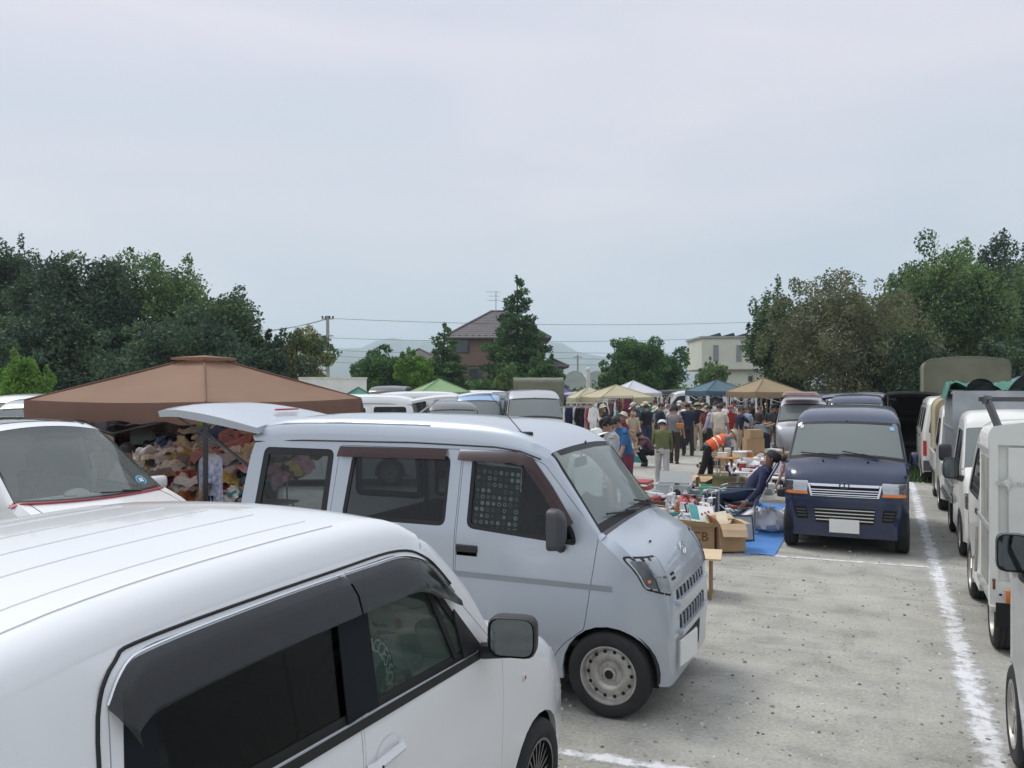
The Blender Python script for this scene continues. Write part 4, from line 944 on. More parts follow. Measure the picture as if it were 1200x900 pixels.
# ---------------------------------------------------------------- row of trucks on the right
def kei_cab(root, pm, glassm=None, mirrors=(1, -1), back=-.98, wst='steel', plate=None, mm=None):
    rows = [(.40, .24, .1, .03), (.42, .45, .11, .04), (.39, .70, .11, .05), (.33, .92, .09, .05), (.24, 1.06, .06, .06), (.20, 1.10, .04, .08), (.20, 1.10, .04, .08), (.08, 1.33, .04, .08), (-.08, 1.58, .05, .06), (-.16, 1.66, .07, .04), (-.35, 1.71, .09, .03), (-.7, 1.72, .09, .03), (back+.03, 1.70, .06, .01), (back, 1.62, .04, 0), (back, 1.0, .04, 0), (back, .35, .04, 0)]
    Wc = lambda x, z: .70-(max(0, z-1.1)*.13)-max(0, x)*.06
    B = Body(rows, Wc)
    bot = [(back+.02, .28), (-.36, .28)]+arch_pts(0, .28, .32)+[(.36, .26)]
    fd = rp([(.10, 1.0), (.0, .70), (-.3, .62), (-.42, .3), (-.9, .3), (-.92, 1.64), (-.2, 1.62), (-.05, 1.5)], .03)
    fw = rp([(.03, 1.08), (-.86, 1.08), (-.86, 1.58), (-.22, 1.57), (-.1, 1.46)], .04)
    van_side(B, root, pm, dict(bottom=bot, doors=[dict(name='cab_door', out=fd, win=fw, glass=glassm or G_mid, handle=(-.8, .98, M_black))]))
    B.strip(0, 4*4.6, name='front_panel', m=pm, parent=root); B.strip(4*4.6, 20, name='cowl', m=M_grey, parent=root)
    for u in (-1, 1): B.strip(20, 28, u0=.93*u, u1=u, name='windscreen_pillar', m=pm, parent=root, nu=3)
    B.strip(20, 28, u0=-.93, u1=.93, name='windscreen', m=G_wind, parent=root)
    B.strip(28, len(B.R)-1, name='cab_roof', m=pm, parent=root)
    for s in (1, -1):
        add_wheel(root, 0, s*.62, s, wst); wheel_well(root, 0, s*.69, s, .32)
        headlamp(B, root, [(.60, .80), (.93, .82), (.93, .66), (.60, .64)], s)
        if s in mirrors:
            M_ = mm or M_black
            door_mirror(root, .04, s*.86, 1.30, s, M_, .15, .22, .07)
    B.front(rp([(-.9, .30), (.9, .30), (.9, .50), (-.9, .50)], .03), 'bumper', pm, root, lift=.03, rim=.03)
    seat(root, -.62, .33, .5, back=.55); seat(root, -.62, -.33, .5, back=.55); steering(root, -.2, -.33, .95, .9)
    b = MB(); b.box(-.1, .2, -.6, .6, .6, .98); b.build('dashboard', M_grey, root)
    return B
def chassis(root, wb=1.9, wst='steel', tail=-2.5):
    for s in (1, -1):
        add_wheel(root, -wb, s*.61, s, wst)
        b = MB(); b.rbox(-wb-.42, -wb-.41, s*.61-.09, s*.61+.09, .27, .46, .005, 1); b.build('mudflap', M_hole, root)
    b = MB(); b.box(tail, -.9, -.35, .35, .34, .5); b.tube([(-wb, -.55, .28), (-wb, .55, .28)], .04, 8); b.build('chassis_frame', M_hole, root)
P_twhite = paint('truck_white_paint', (.74, .74, .69), rough=.42)
M_rust = mat('rust', (.16, .06, .03), .9, var=.4, vs=20)
M_worn = mat('worn_white_panel', (.71, .71, .66), .55, var=.08, vs=2.5, bump=.1, bs=6)
# nearest box truck: faces away, its rear is towards us
t1 = empty('box_truck', (1.50, 9.6, 0), PI/2, 'old white insulated box truck with hinged rear door and amber lamp, right edge', 'truck')
kei_cab(t1, P_twhite, mirrors=(1,), mm=M_black); chassis(t1, 1.75, tail=-2.05)
bx = MB(); W_ = .72
def arched_box(b, x0, x1, w, z0, z1, arch, m=0, rr=.06):
    pts = [(-w, z0), (w, z0), (w, z1-.10)]+[(w-rr*(1-math.cos(a))-.0, z1-.10+.10*math.sin(a)*.9) for a in (.5, 1.0, 1.4)]+[(w*.5, z1+arch*.8), (0, z1+arch), (-w*.5, z1+arch*.8)]+[(-(w-rr*(1-math.cos(a))), z1-.10+.10*math.sin(a)*.9) for a in (1.4, 1.0, .5)]+[(-w, z1-.10)]
    M = Matrix(((0, 0, 1, x0), (1, 0, 0, 0), (0, 1, 0, 0), (0, 0, 0, 1)))
    b.prism([(p[0], p[1]) for p in pts], x1-x0, m, M)
arched_box(bx, -2.02, -.98-.03, .70, .44, 1.80, .05); bx.build('cargo_box', M_worn, t1)
b = MB(); arched_box(b, -2.05, -2.0, .735, 1.68, 1.84, .05); b.build('roof_cap', P_twhite, t1)
for s in (1, -1):
    b = MB(); b.box(-2.055, -1.98, s*.70-.03, s*.70+.03, .40, 1.70); b.build('corner_post', P_twhite, t1)
    for z in (.44, 1.0, 1.62): b = MB(); b.box(-1.95, -1.05, s*.715-.012, s*.715+.012, z-.02, z+.02); b.build('side_rail', mat('galvanised', (.42, .43, .42), .5, metal=.4, var=.2, vs=9), t1)
    b = MB(); b.box(-1.75, -1.25, s*.70, s*.712, .5, 1.55, 0); b.build('side_panel', mat('side_panel_grey', (.30, .30, .27), .6, var=.25, vs=5), t1)
for y0, y1 in ((-.04, .60), (-.64, -.06)): 
    b = MB(); b.rbox(-.0, .02, y0, y1, .62, 1.66, .006, 1, 0, Matrix.Translation((-2.055, 0, 0))); d = b.build('rear_door', M_worn, t1)
    e = y1 if y1 > 0 else y0
    for z in (.78, 1.38):
        b = MB(); M = Matrix.Translation((-2.058, e, z)) @ Matrix.Rotation(-PI/2, 4, 'Y')
        b.lathe([(.035, 0), (.03, .012), (.001, .014)], 12, 0, M); b.tube([(-2.066, e, z-.05), (-2.066, e, z+.05)], .011, 6); b.box(-2.064, -2.056, e-.12, e+.09, z-.016, z+.016)
        for dy in (-.1, -.06, .05, .075): b.ball((-2.066, e+dy, z), .006, 5, 1)
        b.build('hinge', [mat('hinge_white', (.6, .6, .56), .5, var=.2, vs=30), M_steel], d)
b = MB(); b.box(-2.06, -2.0, -.72, .72, .36, .60); b.build('rear_sill', P_twhite, t1)
b = MB(); b.box(-2.09, -2.05, -.73, .73, .385, .41); b.build('sill_lip', mat('lip_cream', (.62, .61, .5), .6, var=.2, vs=8), t1)
b = MB(); b.tube([(-2.058, .70, .62), (-2.058, .70, .54)], .012, 5); b.build('rust_patch', M_rust, t1)
for s in (1, -1):
    b = MB(); b.rbox(-2.085, -2.055, s*.57-.05, s*.57+.05, .435, .545, .01, 2); b.build('indicator_lamp', M_amber, t1)
    b = MB(); b.rbox(-2.085, -2.055, s*.45-.05, s*.45+.05, .435, .545, .01, 2); b.build('tail_lamp', M_red, t1)
    b = MB(); b.ball((-2.062, s*.655, .50), (.003, .013, .009), 8); b.build('rubber_stop', M_hole, t1)
    # latch hardware hanging at the corner and a strap over the roof
    b = MB(); b.tube([(-1.2, s*.74, .9), (-1.2, s*.75, .5)], .014, 6); b.tube([(-1.2, s*.745, .66), (-1.12, s*.77, .60), (-1.2, s*.78, .52)], .012, 6); b.build('latch', M_steel, t1)
for x in (-1.38, -1.58):
    b = MB(); b.box(-.025, .025, -.012, .012, 0, .34, 0, rot_m(.0, .75, .3, (x, .60, 1.78))); b.box(-.03, .04, -.02, .02, .32, .36, 0, rot_m(.0, .75, .3, (x, .60, 1.78))); b.build('roof_bracket', M_grey, t1)
b = MB(); b.box(-1.15, -1.10, .02, .72, 2.01, 2.05); b.box(-1.13, -1.08, -.5, .05, 2.02, 2.05); b.build('roof_bar', M_grey, t1)
# second truck: faces us, aluminium box
t2 = empty('box_truck', (1.58, 11.95, 0), -PI/2, 'white small truck with ribbed aluminium box, facing us behind the nearest box truck', 'truck')
kei_cab(t2, P_twhite, mirrors=(-1,)); chassis(t2, 1.9)
M_alu = mat('dull_aluminium', (.36, .38, .40), .42, metal=.55, var=.2, vs=3)
b = MB(); b.box(-2.75, -1.02, -.70, .70, .62, 2.08); b.build('cargo_box', M_alu, t2)
for z in (.75, 1.12, 1.55, 2.05):
    for s in (1, -1): b = MB(); b.box(-2.76, -1.01, s*.71-.008, s*.71+.008, z-.015, z+.015); b.build('box_rib', M_alu, t2)
for s in (1, -1):
    b = MB(); b.box(-2.75, -1.02, s*.72-.015, s*.72+.015, .52, .60); b.build('bed_rail', M_alu, t2)
    for k in range(6): b = MB(); b.tube([(-1.2-k*.27, s*.735, .60), (-1.2-k*.27, s*.76, .54), (-1.28-k*.27, s*.76, .52)], .010, 5); b.build('rope_hook', M_steel, t2)
    b = MB(); b.tube([(-2.7, s*.725, 1.25), (-2.2, s*.725, 1.18), (-1.6, s*.725, 1.22), (-1.05, s*.725, 1.16)], .010, 5); b.build('lashing_rope', M_grey, t2)
# third truck: white cab facing us with a beige canopy behind
t3 = empty('canopy_truck', (1.57, 16.2, 0), -PI/2, 'white small truck facing us with a beige canvas canopy behind its cab', 'truck')
kei_cab(t3, P_twhite, mirrors=(1,)); chassis(t3, 1.9)
def canopy(root, x0, x1, w, z0, z1, m, arch=.12, rr=.22, name='canvas_canopy', sag=.015):
    b = MB(); prof = [(-w, z0), (-w, z1-rr)]+[(-w+rr*(1-math.cos(a)), z1-rr+rr*math.sin(a)) for a in (.4, .8, 1.2)]+[(-w*.4, z1+arch*.3), (0, z1+arch*.45), (w*.4, z1+arch*.3)]+[(w-rr*(1-math.cos(a)), z1-rr+rr*math.sin(a)) for a in (1.2, .8, .4)]+[(w, z1-rr), (w, z0)]
    n = 12; vs = []; K = len(prof)
    for i in range(n+1):
        t = i/n; dz = -sag*abs(math.sin(t*PI*3))
        for j, p in enumerate(prof): vs.append((lerp(x0, x1, t), p[0]*(1+dz*.6), p[1]+(dz if 2 <= j <= K-3 else 0)))
    b.add(vs, [(i*K+j, i*K+j+1, (i+1)*K+j+1, (i+1)*K+j) for i in range(n) for j in range(K-1)], 0, True)
    for xx in (x0, x1):
        gx, gz = 8, 8; pts = []
        b.add([(xx, p[0], p[1]) for p in prof], [tuple(range(K))], 0)
    o = b.build(name, m, root)
    for xx in (x0, x1):
        g = MB(); g.tube([(xx, p[0]*1.005, p[1]) for p in prof], .014, 5); g.build('canopy_hoop', m, o)
    return o
b = MB(); b.box(-2.6, -1.02, -.70, .70, .55, .62); 
for s in (1, -1): b.box(-2.6, -1.02, s*.70-.02, s*.70+.02, .6, .9)
b.box(-2.6, -2.57, -.7, .7, .6, .9); b.build('cargo_bed', P_twhite, t3)
M_beige = mat('beige_canvas', (.36, .31, .20), .9, var=.12, vs=3, bump=.4, bs=5)
M_olive = mat('olive_canvas', (.175, .18, .125), .92, var=.14, vs=2.2, bump=.5, bs=4)
canopy(t3, -2.55, -1.05, .68, .9, 1.92, M_beige)
# white van seen from behind further up, and the tall olive canopy lorry
t4 = empty('kei_van', (1.50, 23.3, 0), PI/2, 'white van facing away on the right, red tail lamp, beside the grass patch', 'van')
kei_van(t4, P_twhite, tailgate_open=False, detail=False)
b = MB(); b.box(-3.2, -3.05, -.70, .70, .3, .52); b.build('rear_bumper', M_grey, t4)
t5 = empty('canopy_lorry', (1.95, 27.6, 0), PI/2, 'lorry with a tall olive green canvas canopy under the big tree', 'lorry')
kei_cab(t5, P_twhite, mirrors=()); chassis(t5, 2.3, tail=-3.4)
b = MB(); b.box(-3.5, -1.0, -.95, .95, .62, .72)
for s in (1, -1): b.box(-3.5, -1.0, s*.95-.02, s*.95+.02, .7, 1.1)
b.build('cargo_bed', mat('bed_blue_grey', (.2, .24, .28)), t5)
canopy(t5, -3.5, -1.05, .97, 1.05, 2.84, M_olive, .12, .2)
# green tarpaulin folded over the aluminium box, with two stiff folds
M_tarp = mat('green_tarpaulin', (.03, .17, .12), .5, var=.25, vs=5, bump=.4, bs=8)
tp = empty('tarpaulin', (1.58, 13.8, 2.08), 0, 'crumpled green tarpaulin lying on top of the aluminium box truck', 'tarpaulin')
b = MB(); n = 26; r = random.Random(4); vs = []
for j in range(9):
    for i in range(n):
        x = -.78+1.56*i/(n-1); y = -.7+1.3*j/8; z = .03+.05*math.sin(i*.9+j)+.05*math.sin(j*1.3+i*.33)+r.uniform(0, .03)
        if i in (0, n-1): z = -.12
        vs.append((x, y, max(z, .01) if i not in (0, n-1) else z))
b.add(vs, [(j*n+i, j*n+i+1, (j+1)*n+i+1, (j+1)*n+i) for j in range(8) for i in range(n-1)], 0, True); b.build('sheet', M_tarp, tp)
for x0, h, lean in ((-.48, .17, 0), (.02, .26, .5)):
    b = MB(); m_ = 14; vs = []
    for k in range(m_+1):
        a = PI*k/m_; xx = x0+.2*(1-math.cos(a))*.9-.05+lean*.25*math.sin(a)*(1 if k < m_/2 else .4); zz = h*math.sin(a)
        vs += [(xx, -.72, zz), (xx, -.3, zz*.9)]
    b.add(vs, [(2*k, 2*k+1, 2*k+3, 2*k+2) for k in range(m_)], 0, True); vs2 = [v for v in vs[::2]]
    b.add([(v[0], -.66, v[2]) for v in vs2], [tuple(range(len(vs2)))], 1)
    b.build('fold', [M_tarp, mat('tarp_inside', (.02, .025, .022), .8)], tp)
# grey van at the right frame edge
t0 = empty('kei_van', (1.40, 5.47, 0), PI/2, 'grey van cut off by the right frame edge, big dark door mirror', 'van')
P_grey = paint('grey_green_paint', (.34, .37, .38), metal=.2, rough=.35)
kei_van(t0, P_grey, tailgate_open=False, detail=False, wst='cap')
door_mirror(t0, -.37, .77, 1.26, 1, mat('mirror_teal_grey', (.035, .05, .055), .35, coat=.5, var=.1), .16, .21, .09)
# ---------------------------------------------------------------- pixel ray helper (photo pixels -> real place)
CY, SY = math.cos(YAW), math.sin(YAW)
def at(px, zf):
    """ground position of something seen at photo column px, zf metres ahead"""
    a = (px-600)/FPX; return ((a*CY-SY)*zf, (a*SY+CY)*zf)
def hz(py, zf): return CAMH-(py-452)/FPX*zf
# ---------------------------------------------------------------- far hills
def hills():
    r = random.Random(2); n = 160; b = MB(); vs = []
    for row, (dist, z) in enumerate(((2300, 0), (3000, .62), (3700, 1), (4600, .3))):
        for i in range(n+1):
            px = -900+2900*i/n; x, y = at(px, dist)
            prof = interp(px, [-900, 200, 330, 400, 470, 560, 640, 720, 800, 900, 1050, 1300, 2000], [150, 120, 135, 165, 215, 190, 200, 120, 95, 120, 150, 160, 140])
            h = prof*(1+.05*math.sin(i*1.7)+.03*math.sin(i*4.1)+r.uniform(-.02, .02))*z*(1 if row != 1 else (1+.2*math.sin(i*2.3)))
            vs.append((x, y, h))
    k = n+1; b.add(vs, [(j*k+i, j*k+i+1, (j+1)*k+i+1, (j+1)*k+i) for j in range(3) for i in range(n)], 0, True)
    o = b.build('hills', mat('wooded_hills', (.05, .085, .05), .95, var=.1, vs=.004)); tag(o, kind='structure')
hills()
# far fields and a grass strip
def sheet(name, pts, m, z, kind='structure'):
    b = MB(); b.add([(p[0], p[1], z) for p in pts], [tuple(range(len(pts)))]); o = b.build(name, m); return tag(o, kind=kind)
M_grassg = mat('grass_ground', (.06, .095, .035), .95, var=.4, vs=.8)
sheet('meadow', [at(-3000, 62), at(4000, 62), at(4000, 1600), at(-3000, 1600)], M_grassg, .006)
sheet('grass_verge', [(.55, 20.6), (3.5, 20.6), (3.5, 24), (.0, 24), (.0, 21.4)], M_grassg, .006)
def grass_tufts():
    r = random.Random(8); b = MB()
    for i in range(2600):
        x = r.uniform(.1, 2.4); y = r.uniform(20.4, 24); h = r.uniform(.06, .3)*(.5+.5*r.random()); a = r.uniform(0, 3.14); w = .018; dx, dy = math.cos(a)*w, math.sin(a)*w; lx, ly = r.uniform(-.08, .08), r.uniform(-.08, .08)
        b.add([(x-dx, y-dy, 0), (x+dx, y+dy, 0), (x+lx, y+ly, h)], [(0, 1, 2)], r.choice((0, 1)))
    o = b.build('grass', [mat('blade_green', (.07, .14, .03), .8), mat('blade_dark', (.04, .09, .025), .8)]); tag(o, 'green grass growing at the end of the parking lane', 'grass', kind='stuff')
grass_tufts()
# ---------------------------------------------------------------- trees
def leafmat(name, c, tr=.25):
    if name in _m: return _m[name]
    m = bpy.data.materials.new(name); m.use_nodes = True; t = m.node_tree
    b = t.nodes['Principled BSDF']; b.inputs['Base Color'].default_value = (*c, 1); b.inputs['Roughness'].default_value = .6; b.inputs['Specular IOR Level'].default_value = .25
    g = t.nodes.new('ShaderNodeTexCoord'); n = t.nodes.new('ShaderNodeTexNoise'); n.inputs['Scale'].default_value = .9; n.inputs['Detail'].default_value = 3; t.links.new(g.outputs['Object'], n.inputs[0])
    r = t.nodes.new('ShaderNodeValToRGB'); t.links.new(n.outputs[0], r.inputs[0]); r.color_ramp.elements[0].position = .35; r.color_ramp.elements[1].position = .68
    r.color_ramp.elements[0].color = (*[x*.72 for x in c], 1); r.color_ramp.elements[1].color = (c[0]*1.45, c[1]*1.35, c[2]*1.1, 1); t.links.new(r.outputs[0], b.inputs['Base Color'])
    tl = t.nodes.new('ShaderNodeBsdfTranslucent'); t.links.new(r.outputs[0], tl.inputs[0]); mx = t.nodes.new('ShaderNodeMixShader'); mx.inputs[0].default_value = tr
    t.links.new(b.outputs[0], mx.inputs[1]); t.links.new(tl.outputs[0], mx.inputs[2]); t.links.new(mx.outputs[0], t.nodes['Material Output'].inputs[0]); _m[name] = m; return m
M_bark = mat('bark', (.075, .058, .045), .95, var=.35, vs=6, bump=.6, bs=14)
_rs = np.random.RandomState(5)
def leaves(blobs, n, size, mats, name='crown', parent=None, flat=.0, aspect=1.8):
    """blobs: (centre, radii). Many small leaf sprays through the outer part of every blob"""
    wts = np.array([max(.05, b[1][0]*b[1][2]) for b in blobs]); wts /= wts.sum()
    idx = _rs.choice(len(blobs), n, p=wts)
    C_ = np.array([b[0] for b in blobs])[idx]; R_ = np.array([b[1] for b in blobs])[idx]
    d = _rs.normal(size=(n, 3)); d /= np.linalg.norm(d, axis=1)[:, None]
    rr = _rs.uniform(.35, 1.0, n)**.6*(1+.10*_rs.normal(size=n).clip(-1, 1.5))
    P = C_+d*R_*rr[:, None]
    a = _rs.normal(size=(n, 3)); a[:, 2] *= (1-flat); a += d*.3; a /= np.linalg.norm(a, axis=1)[:, None]
    t = _rs.normal(size=(n, 3)); t -= a*(t*a).sum(1)[:, None]*(1 if flat == 0 else 1); t /= np.linalg.norm(t, axis=1)[:, None]
    # a is the long axis, t the cross axis
    s = size*_rs.uniform(.55, 1.35, n)[:, None]
    v0 = P-a*s*.5; v1 = P+t*s*.5/aspect; v2 = P+a*s*.5; v3 = P-t*s*.5/aspect
    co = np.stack([v0, v1, v2, v3], 1).reshape(-1, 3).astype(np.float32)
    me = bpy.data.meshes.new(name); me.vertices.add(4*n); me.vertices.foreach_set('co', co.ravel())
    me.loops.add(4*n); me.loops.foreach_set('vertex_index', np.arange(4*n, dtype=np.int32))
    me.polygons.add(n); me.polygons.foreach_set('loop_start', np.arange(0, 4*n, 4, dtype=np.int32)); me.polygons.foreach_set('loop_total', np.full(n, 4, dtype=np.int32))
    for m in mats: me.materials.append(m)
    mi = ((idx*7+3) % len(mats)); flip = _rs.rand(n) < .3; mi = np.where(flip, _rs.randint(0, len(mats), n), mi)
    me.polygons.foreach_set('material_index', mi.astype(np.int32)); me.update(calc_edges=True); me.validate()
    return link(name, me, parent)
def tree(px, zf, ytop, wpx, ybase, label, mats, shape='round', n=9000, size=.30, seed=1, name='tree', group=None, density=34, depth=None, trunk=True, low=.12, cat='tree', rough=1.0, stray=14):
    r = random.Random(seed); x, y = at(px, zf); H_ = hz(ytop, zf); w = wpx/FPX*zf/2; zb = max(0, hz(ybase, zf)); dp = depth or w
    root = empty(name, (x, y, 0), r.uniform(0, 6) if shape != 'wide' else YAW, label, cat, group)
    ht = H_-zb; blobs = []
    if shape == 'cone':
        L_ = 20
        for i in range(L_):
            t = i/(L_-1); rad = w*(1-t)**.72*(.8+.35*r.random())+.10
            k = max(1, int(9*(1-t)+1))
            for q in range(k):
                a = 6.283*q/k+i*1.3; rb = rad*.36+.1
                q_ = r.uniform(.45, .85); blobs.append(((rad*q_*math.cos(a), rad*q_*math.sin(a), zb+ht*(t*.95+.03)+r.uniform(-.2, .2)-.1*rad), (rb*r.uniform(.8, 1.2), rb*r.uniform(.8, 1.2), ht/L_*r.uniform(.5, .9)*(1 if t < .9 else 1.3))))
    else:
        for i in range(density):
            u = r.uniform(-1, 1); a = r.uniform(0, 6.283); q = math.sqrt(1-u*u)
            k = r.uniform(.55, .82)
            zc = zb+ht*.5+u*ht*.5*k*(.98)
            taper = 1.0 if u < 0.2 else 1-.25*(u-.2)
            rb = r.uniform(.2, .36)*rough
            blobs.append(((w*q*math.cos(a)*k*taper, dp*q*math.sin(a)*k*taper, zc), (w*rb, dp*rb, ht*.5*rb*r.uniform(.7, 1.1))))
        blobs.append(((0, 0, zb+ht*.5), (w*.62, dp*.62, ht*.36))); blobs.append(((0, -dp*.5, zb+ht*.5), (w*.5, dp*.4, ht*.3)))
        for i in range(stray):     # stray sprays that break the outline
            u = r.uniform(-.2, 1); a = r.uniform(0, 6.283); q = math.sqrt(1-u*u)
            ks = r.uniform(.9, 1.06); sz = r.uniform(.06, .13); blobs.append(((w*q*math.cos(a)*ks, dp*q*math.sin(a)*ks, zb+ht*.5+u*ht*.5*ks), (w*sz, w*sz, ht*sz*.7)))
    leaves(blobs, int(n*1.9), size*.66, mats, 'crown', root)
    if trunk:
        b = MB(); tr = max(.10, w*.045); zt = zb+ht*(.55 if shape != 'cone' else .93)
        b.tube([(0, 0, -.05), (.05*w*r.uniform(-1, 1), .05*w*r.uniform(-1, 1), zt*.35), (.08*w*r.uniform(-1, 1), 0, zt*.7), (0, 0, zt)], [tr*1.35, tr, tr*.75, tr*.25], 8)
        o = b.build('trunk', M_bark, root)
        for i in range(7 if shape != 'cone' else 4):
            a = 6.283*i/7+r.random(); z0 = lerp(zb*.6, zt*.7, i/7)+.3; q = r.uniform(.5, .8); l = MB()
            l.tube([(0, 0, z0), (w*q*.5*math.cos(a), dp*q*.5*math.sin(a), z0+ht*.13), (w*q*math.cos(a), dp*q*math.sin(a), z0+ht*.28)], [tr*.5, tr*.33, tr*.08], 6); l.build('limb', M_bark, root)
    return root
Ld = [leafmat('leaf_dark_a', (0.059, 0.109, 0.070)), leafmat('leaf_dark_b', (0.078, 0.134, 0.073)), leafmat('leaf_dark_c', (0.052, 0.095, 0.070))]
Lm = [leafmat('leaf_mid_a', (0.130, 0.224, 0.086)), leafmat('leaf_mid_b', (0.167, 0.265, 0.100)), leafmat('leaf_mid_c', (0.100, 0.170, 0.081))]
Lo = [leafmat('leaf_olive_a', (.15, .175, .10)), leafmat('leaf_olive_b', (.125, .155, .085)), leafmat('leaf_olive_c', (.18, .19, .12))]
Lb = [leafmat('leaf_bright_a', (0.150, 0.299, 0.053)), leafmat('leaf_bright_b', (0.114, 0.229, 0.049))]
Lg = [leafmat('leaf_green_a', (0.074, 0.166, 0.064)), leafmat('leaf_green_b', (0.096, 0.202, 0.070)), leafmat('leaf_green_c', (0.053, 0.116, 0.053))]
Ly = [leafmat('leaf_yellow_a', (0.229, 0.264, 0.105)), leafmat('leaf_yellow_b', (0.124, 0.157, 0.079)), leafmat('leaf_dark_b', (0.070, 0.112, 0.066))]
gL = 'trees along the left edge of the lot'; gR = 'trees along the right side of the lot'
tree(-45, 46, 272, 170, 486, 'dark tall tree cut by the left frame edge', Ld, n=16000, seed=1, group=gL, size=.30)
tree(12, 47, 278, 110, 486, 'dark tree with a ragged top near the left frame edge, taller than its neighbours', Ld, n=15000, seed=2, group=gL, size=.30)
tree(98, 43, 290, 150, 488, 'broad blackish green tree left of the lighter green crown', Ld, n=20000, seed=3, group=gL, size=.30, density=46)
tree(188, 46, 296, 150, 486, 'green tree with a paler crown between dark ones, behind the brown canopy', Lm+Ld[:1], n=20000, seed=4, group=gL, size=.29, density=46)
tree(262, 42, 338, 150, 488, 'dark spreading tree stepping down to the right behind the brown canopy', Ld+[Lm[2]], n=17000, seed=5, group=gL, size=.28, density=44)
tree(60, 40, 360, 180, 480, 'low dark undergrowth tree behind the round bush', Ld, n=12000, seed=15, group=gL, trunk=False, size=.3)
tree(215, 39, 372, 200, 480, 'low dark undergrowth tree behind the brown canopy peak', Ld, n=12000, seed=16, group=gL, trunk=False, size=.3)
tree(352, 44, 385, 92, 470, 'thin yellow green tree with see-through crown beside the utility pole', Ly, n=6500, seed=6, group=gL, size=.26, density=30)
tree(310, 41, 392, 60, 472, 'small dark tree in front of the thin yellow green one', Ld, n=6500, seed=7, group=gL, size=.26)
tree(28, 30, 413, 66, 520, 'round clipped bright green bush behind the parked vans at far left', Lb, n=9000, seed=8, size=.16, name='bush', density=60, rough=.8, cat='bush')
tree(452, 55, 407, 84, 468, 'dense dark green bush beside the bright green one', Lg, n=12000, seed=9, size=.26, name='bush', density=40, cat='bush')
tree(483, 52, 410, 46, 465, 'bright yellow green bush left of the brown house', Lb, n=7000, seed=10, size=.22, name='bush', density=40, rough=.8, cat='bush')
tree(521, 60, 378, 62, 462, 'small pointed conifer left of the brown house', Lg, 'cone', n=8000, seed=11, size=.30, name='conifer')
tree(606, 58, 322, 96, 466, 'tall pointed conifer standing before the brown house', Lg+Ld[:1], 'cone', n=17000, seed=12, size=.33, name='conifer')
tree(592, 50, 424, 30, 462, 'small light green shrub at the foot of the tall conifer', Lm, n=3500, seed=13, size=.2, name='bush', cat='bush')
tree(638, 54, 416, 44, 466, 'small dark bushy tree right of the tall conifer', Lg, n=6500, seed=14, size=.24)
tree(752, 56, 390, 104, 472, 'round dark green tree in the middle, left of the cream building', Lg, n=20000, seed=17, size=.27, density=60, rough=.85)
tree(718, 54, 430, 40, 472, 'low bushy growth at the left foot of the round green tree', Lg, n=5000, seed=27, size=.24, name='bush', cat='bush')
tree(835, 62, 421, 40, 468, 'small loose tree in front of the cream building', Lm, n=4500, seed=18, size=.24)
tree(918, 43, 333, 100, 475, 'open dark tree right of the cream building with airy outer twigs', Ld+Lm[:1], n=12000, seed=19, group=gR, size=.26, density=40)
tree(990, 38, 322, 190, 478, 'wide olive brown tree with fine thin foliage above the navy van', Lo, n=21000, seed=29, group=gR, size=.21, density=70, rough=.85, stray=44)
tree(1102, 44, 284, 190, 470, 'biggest rounded green tree behind the canvas lorry', Lm+[Lg[2]], n=30000, seed=21, group=gR, size=.28, density=70, rough=.85)
tree(1175, 52, 272, 90, 470, 'dark layered conifer top behind the biggest green tree, right edge', Ld, n=12000, seed=22, group=gR, size=.32, density=30)
tree(1225, 46, 290, 120, 470, 'dark tree cut by the right frame edge', Ld, n=12000, seed=23, group=gR, size=.3)
tree(1060, 37, 390, 130, 482, 'low dark growth under the biggest green tree', Ld, n=10000, seed=24, group=gR, size=.26, trunk=False)
tree(1180, 38, 395, 130, 482, 'low dark growth behind the trucks at the right edge', Ld, n=10000, seed=25, group=gR, size=.26, trunk=False)
def hedge(px0, px1, zf, ytop, label, mats, seed, n=9000):
    r = random.Random(seed); x0, y0 = at(px0, zf); x1, y1 = at(px1, zf); h = hz(ytop, zf); bl = []
    k = 26
    for i in range(k):
        t = (i+.5)/k; bl.append(((x0+(x1-x0)*t, y0+(y1-y0)*t, h*.45*r.uniform(.7, 1.1)), (abs(x1-x0)/k*1.1+.3, 1.0, h*.5*r.uniform(.75, 1.1))))
    o = leaves(bl, n, .26, mats, 'hedge'); tag(o, label, 'hedge')
hedge(380, 720, 66, 444, 'low distant hedge closing the lot between the house and the poles', Lg, 31)
hedge(-60, 380, 52, 440, 'dark hedge closing the lot behind the left trees', Ld, 33, 16000)
hedge(880, 1260, 50, 440, 'dark hedge closing the lot behind the right trees', Ld, 34, 16000)
hedge(690, 960, 70, 446, 'low distant hedge below the cream building', Lm, 32)
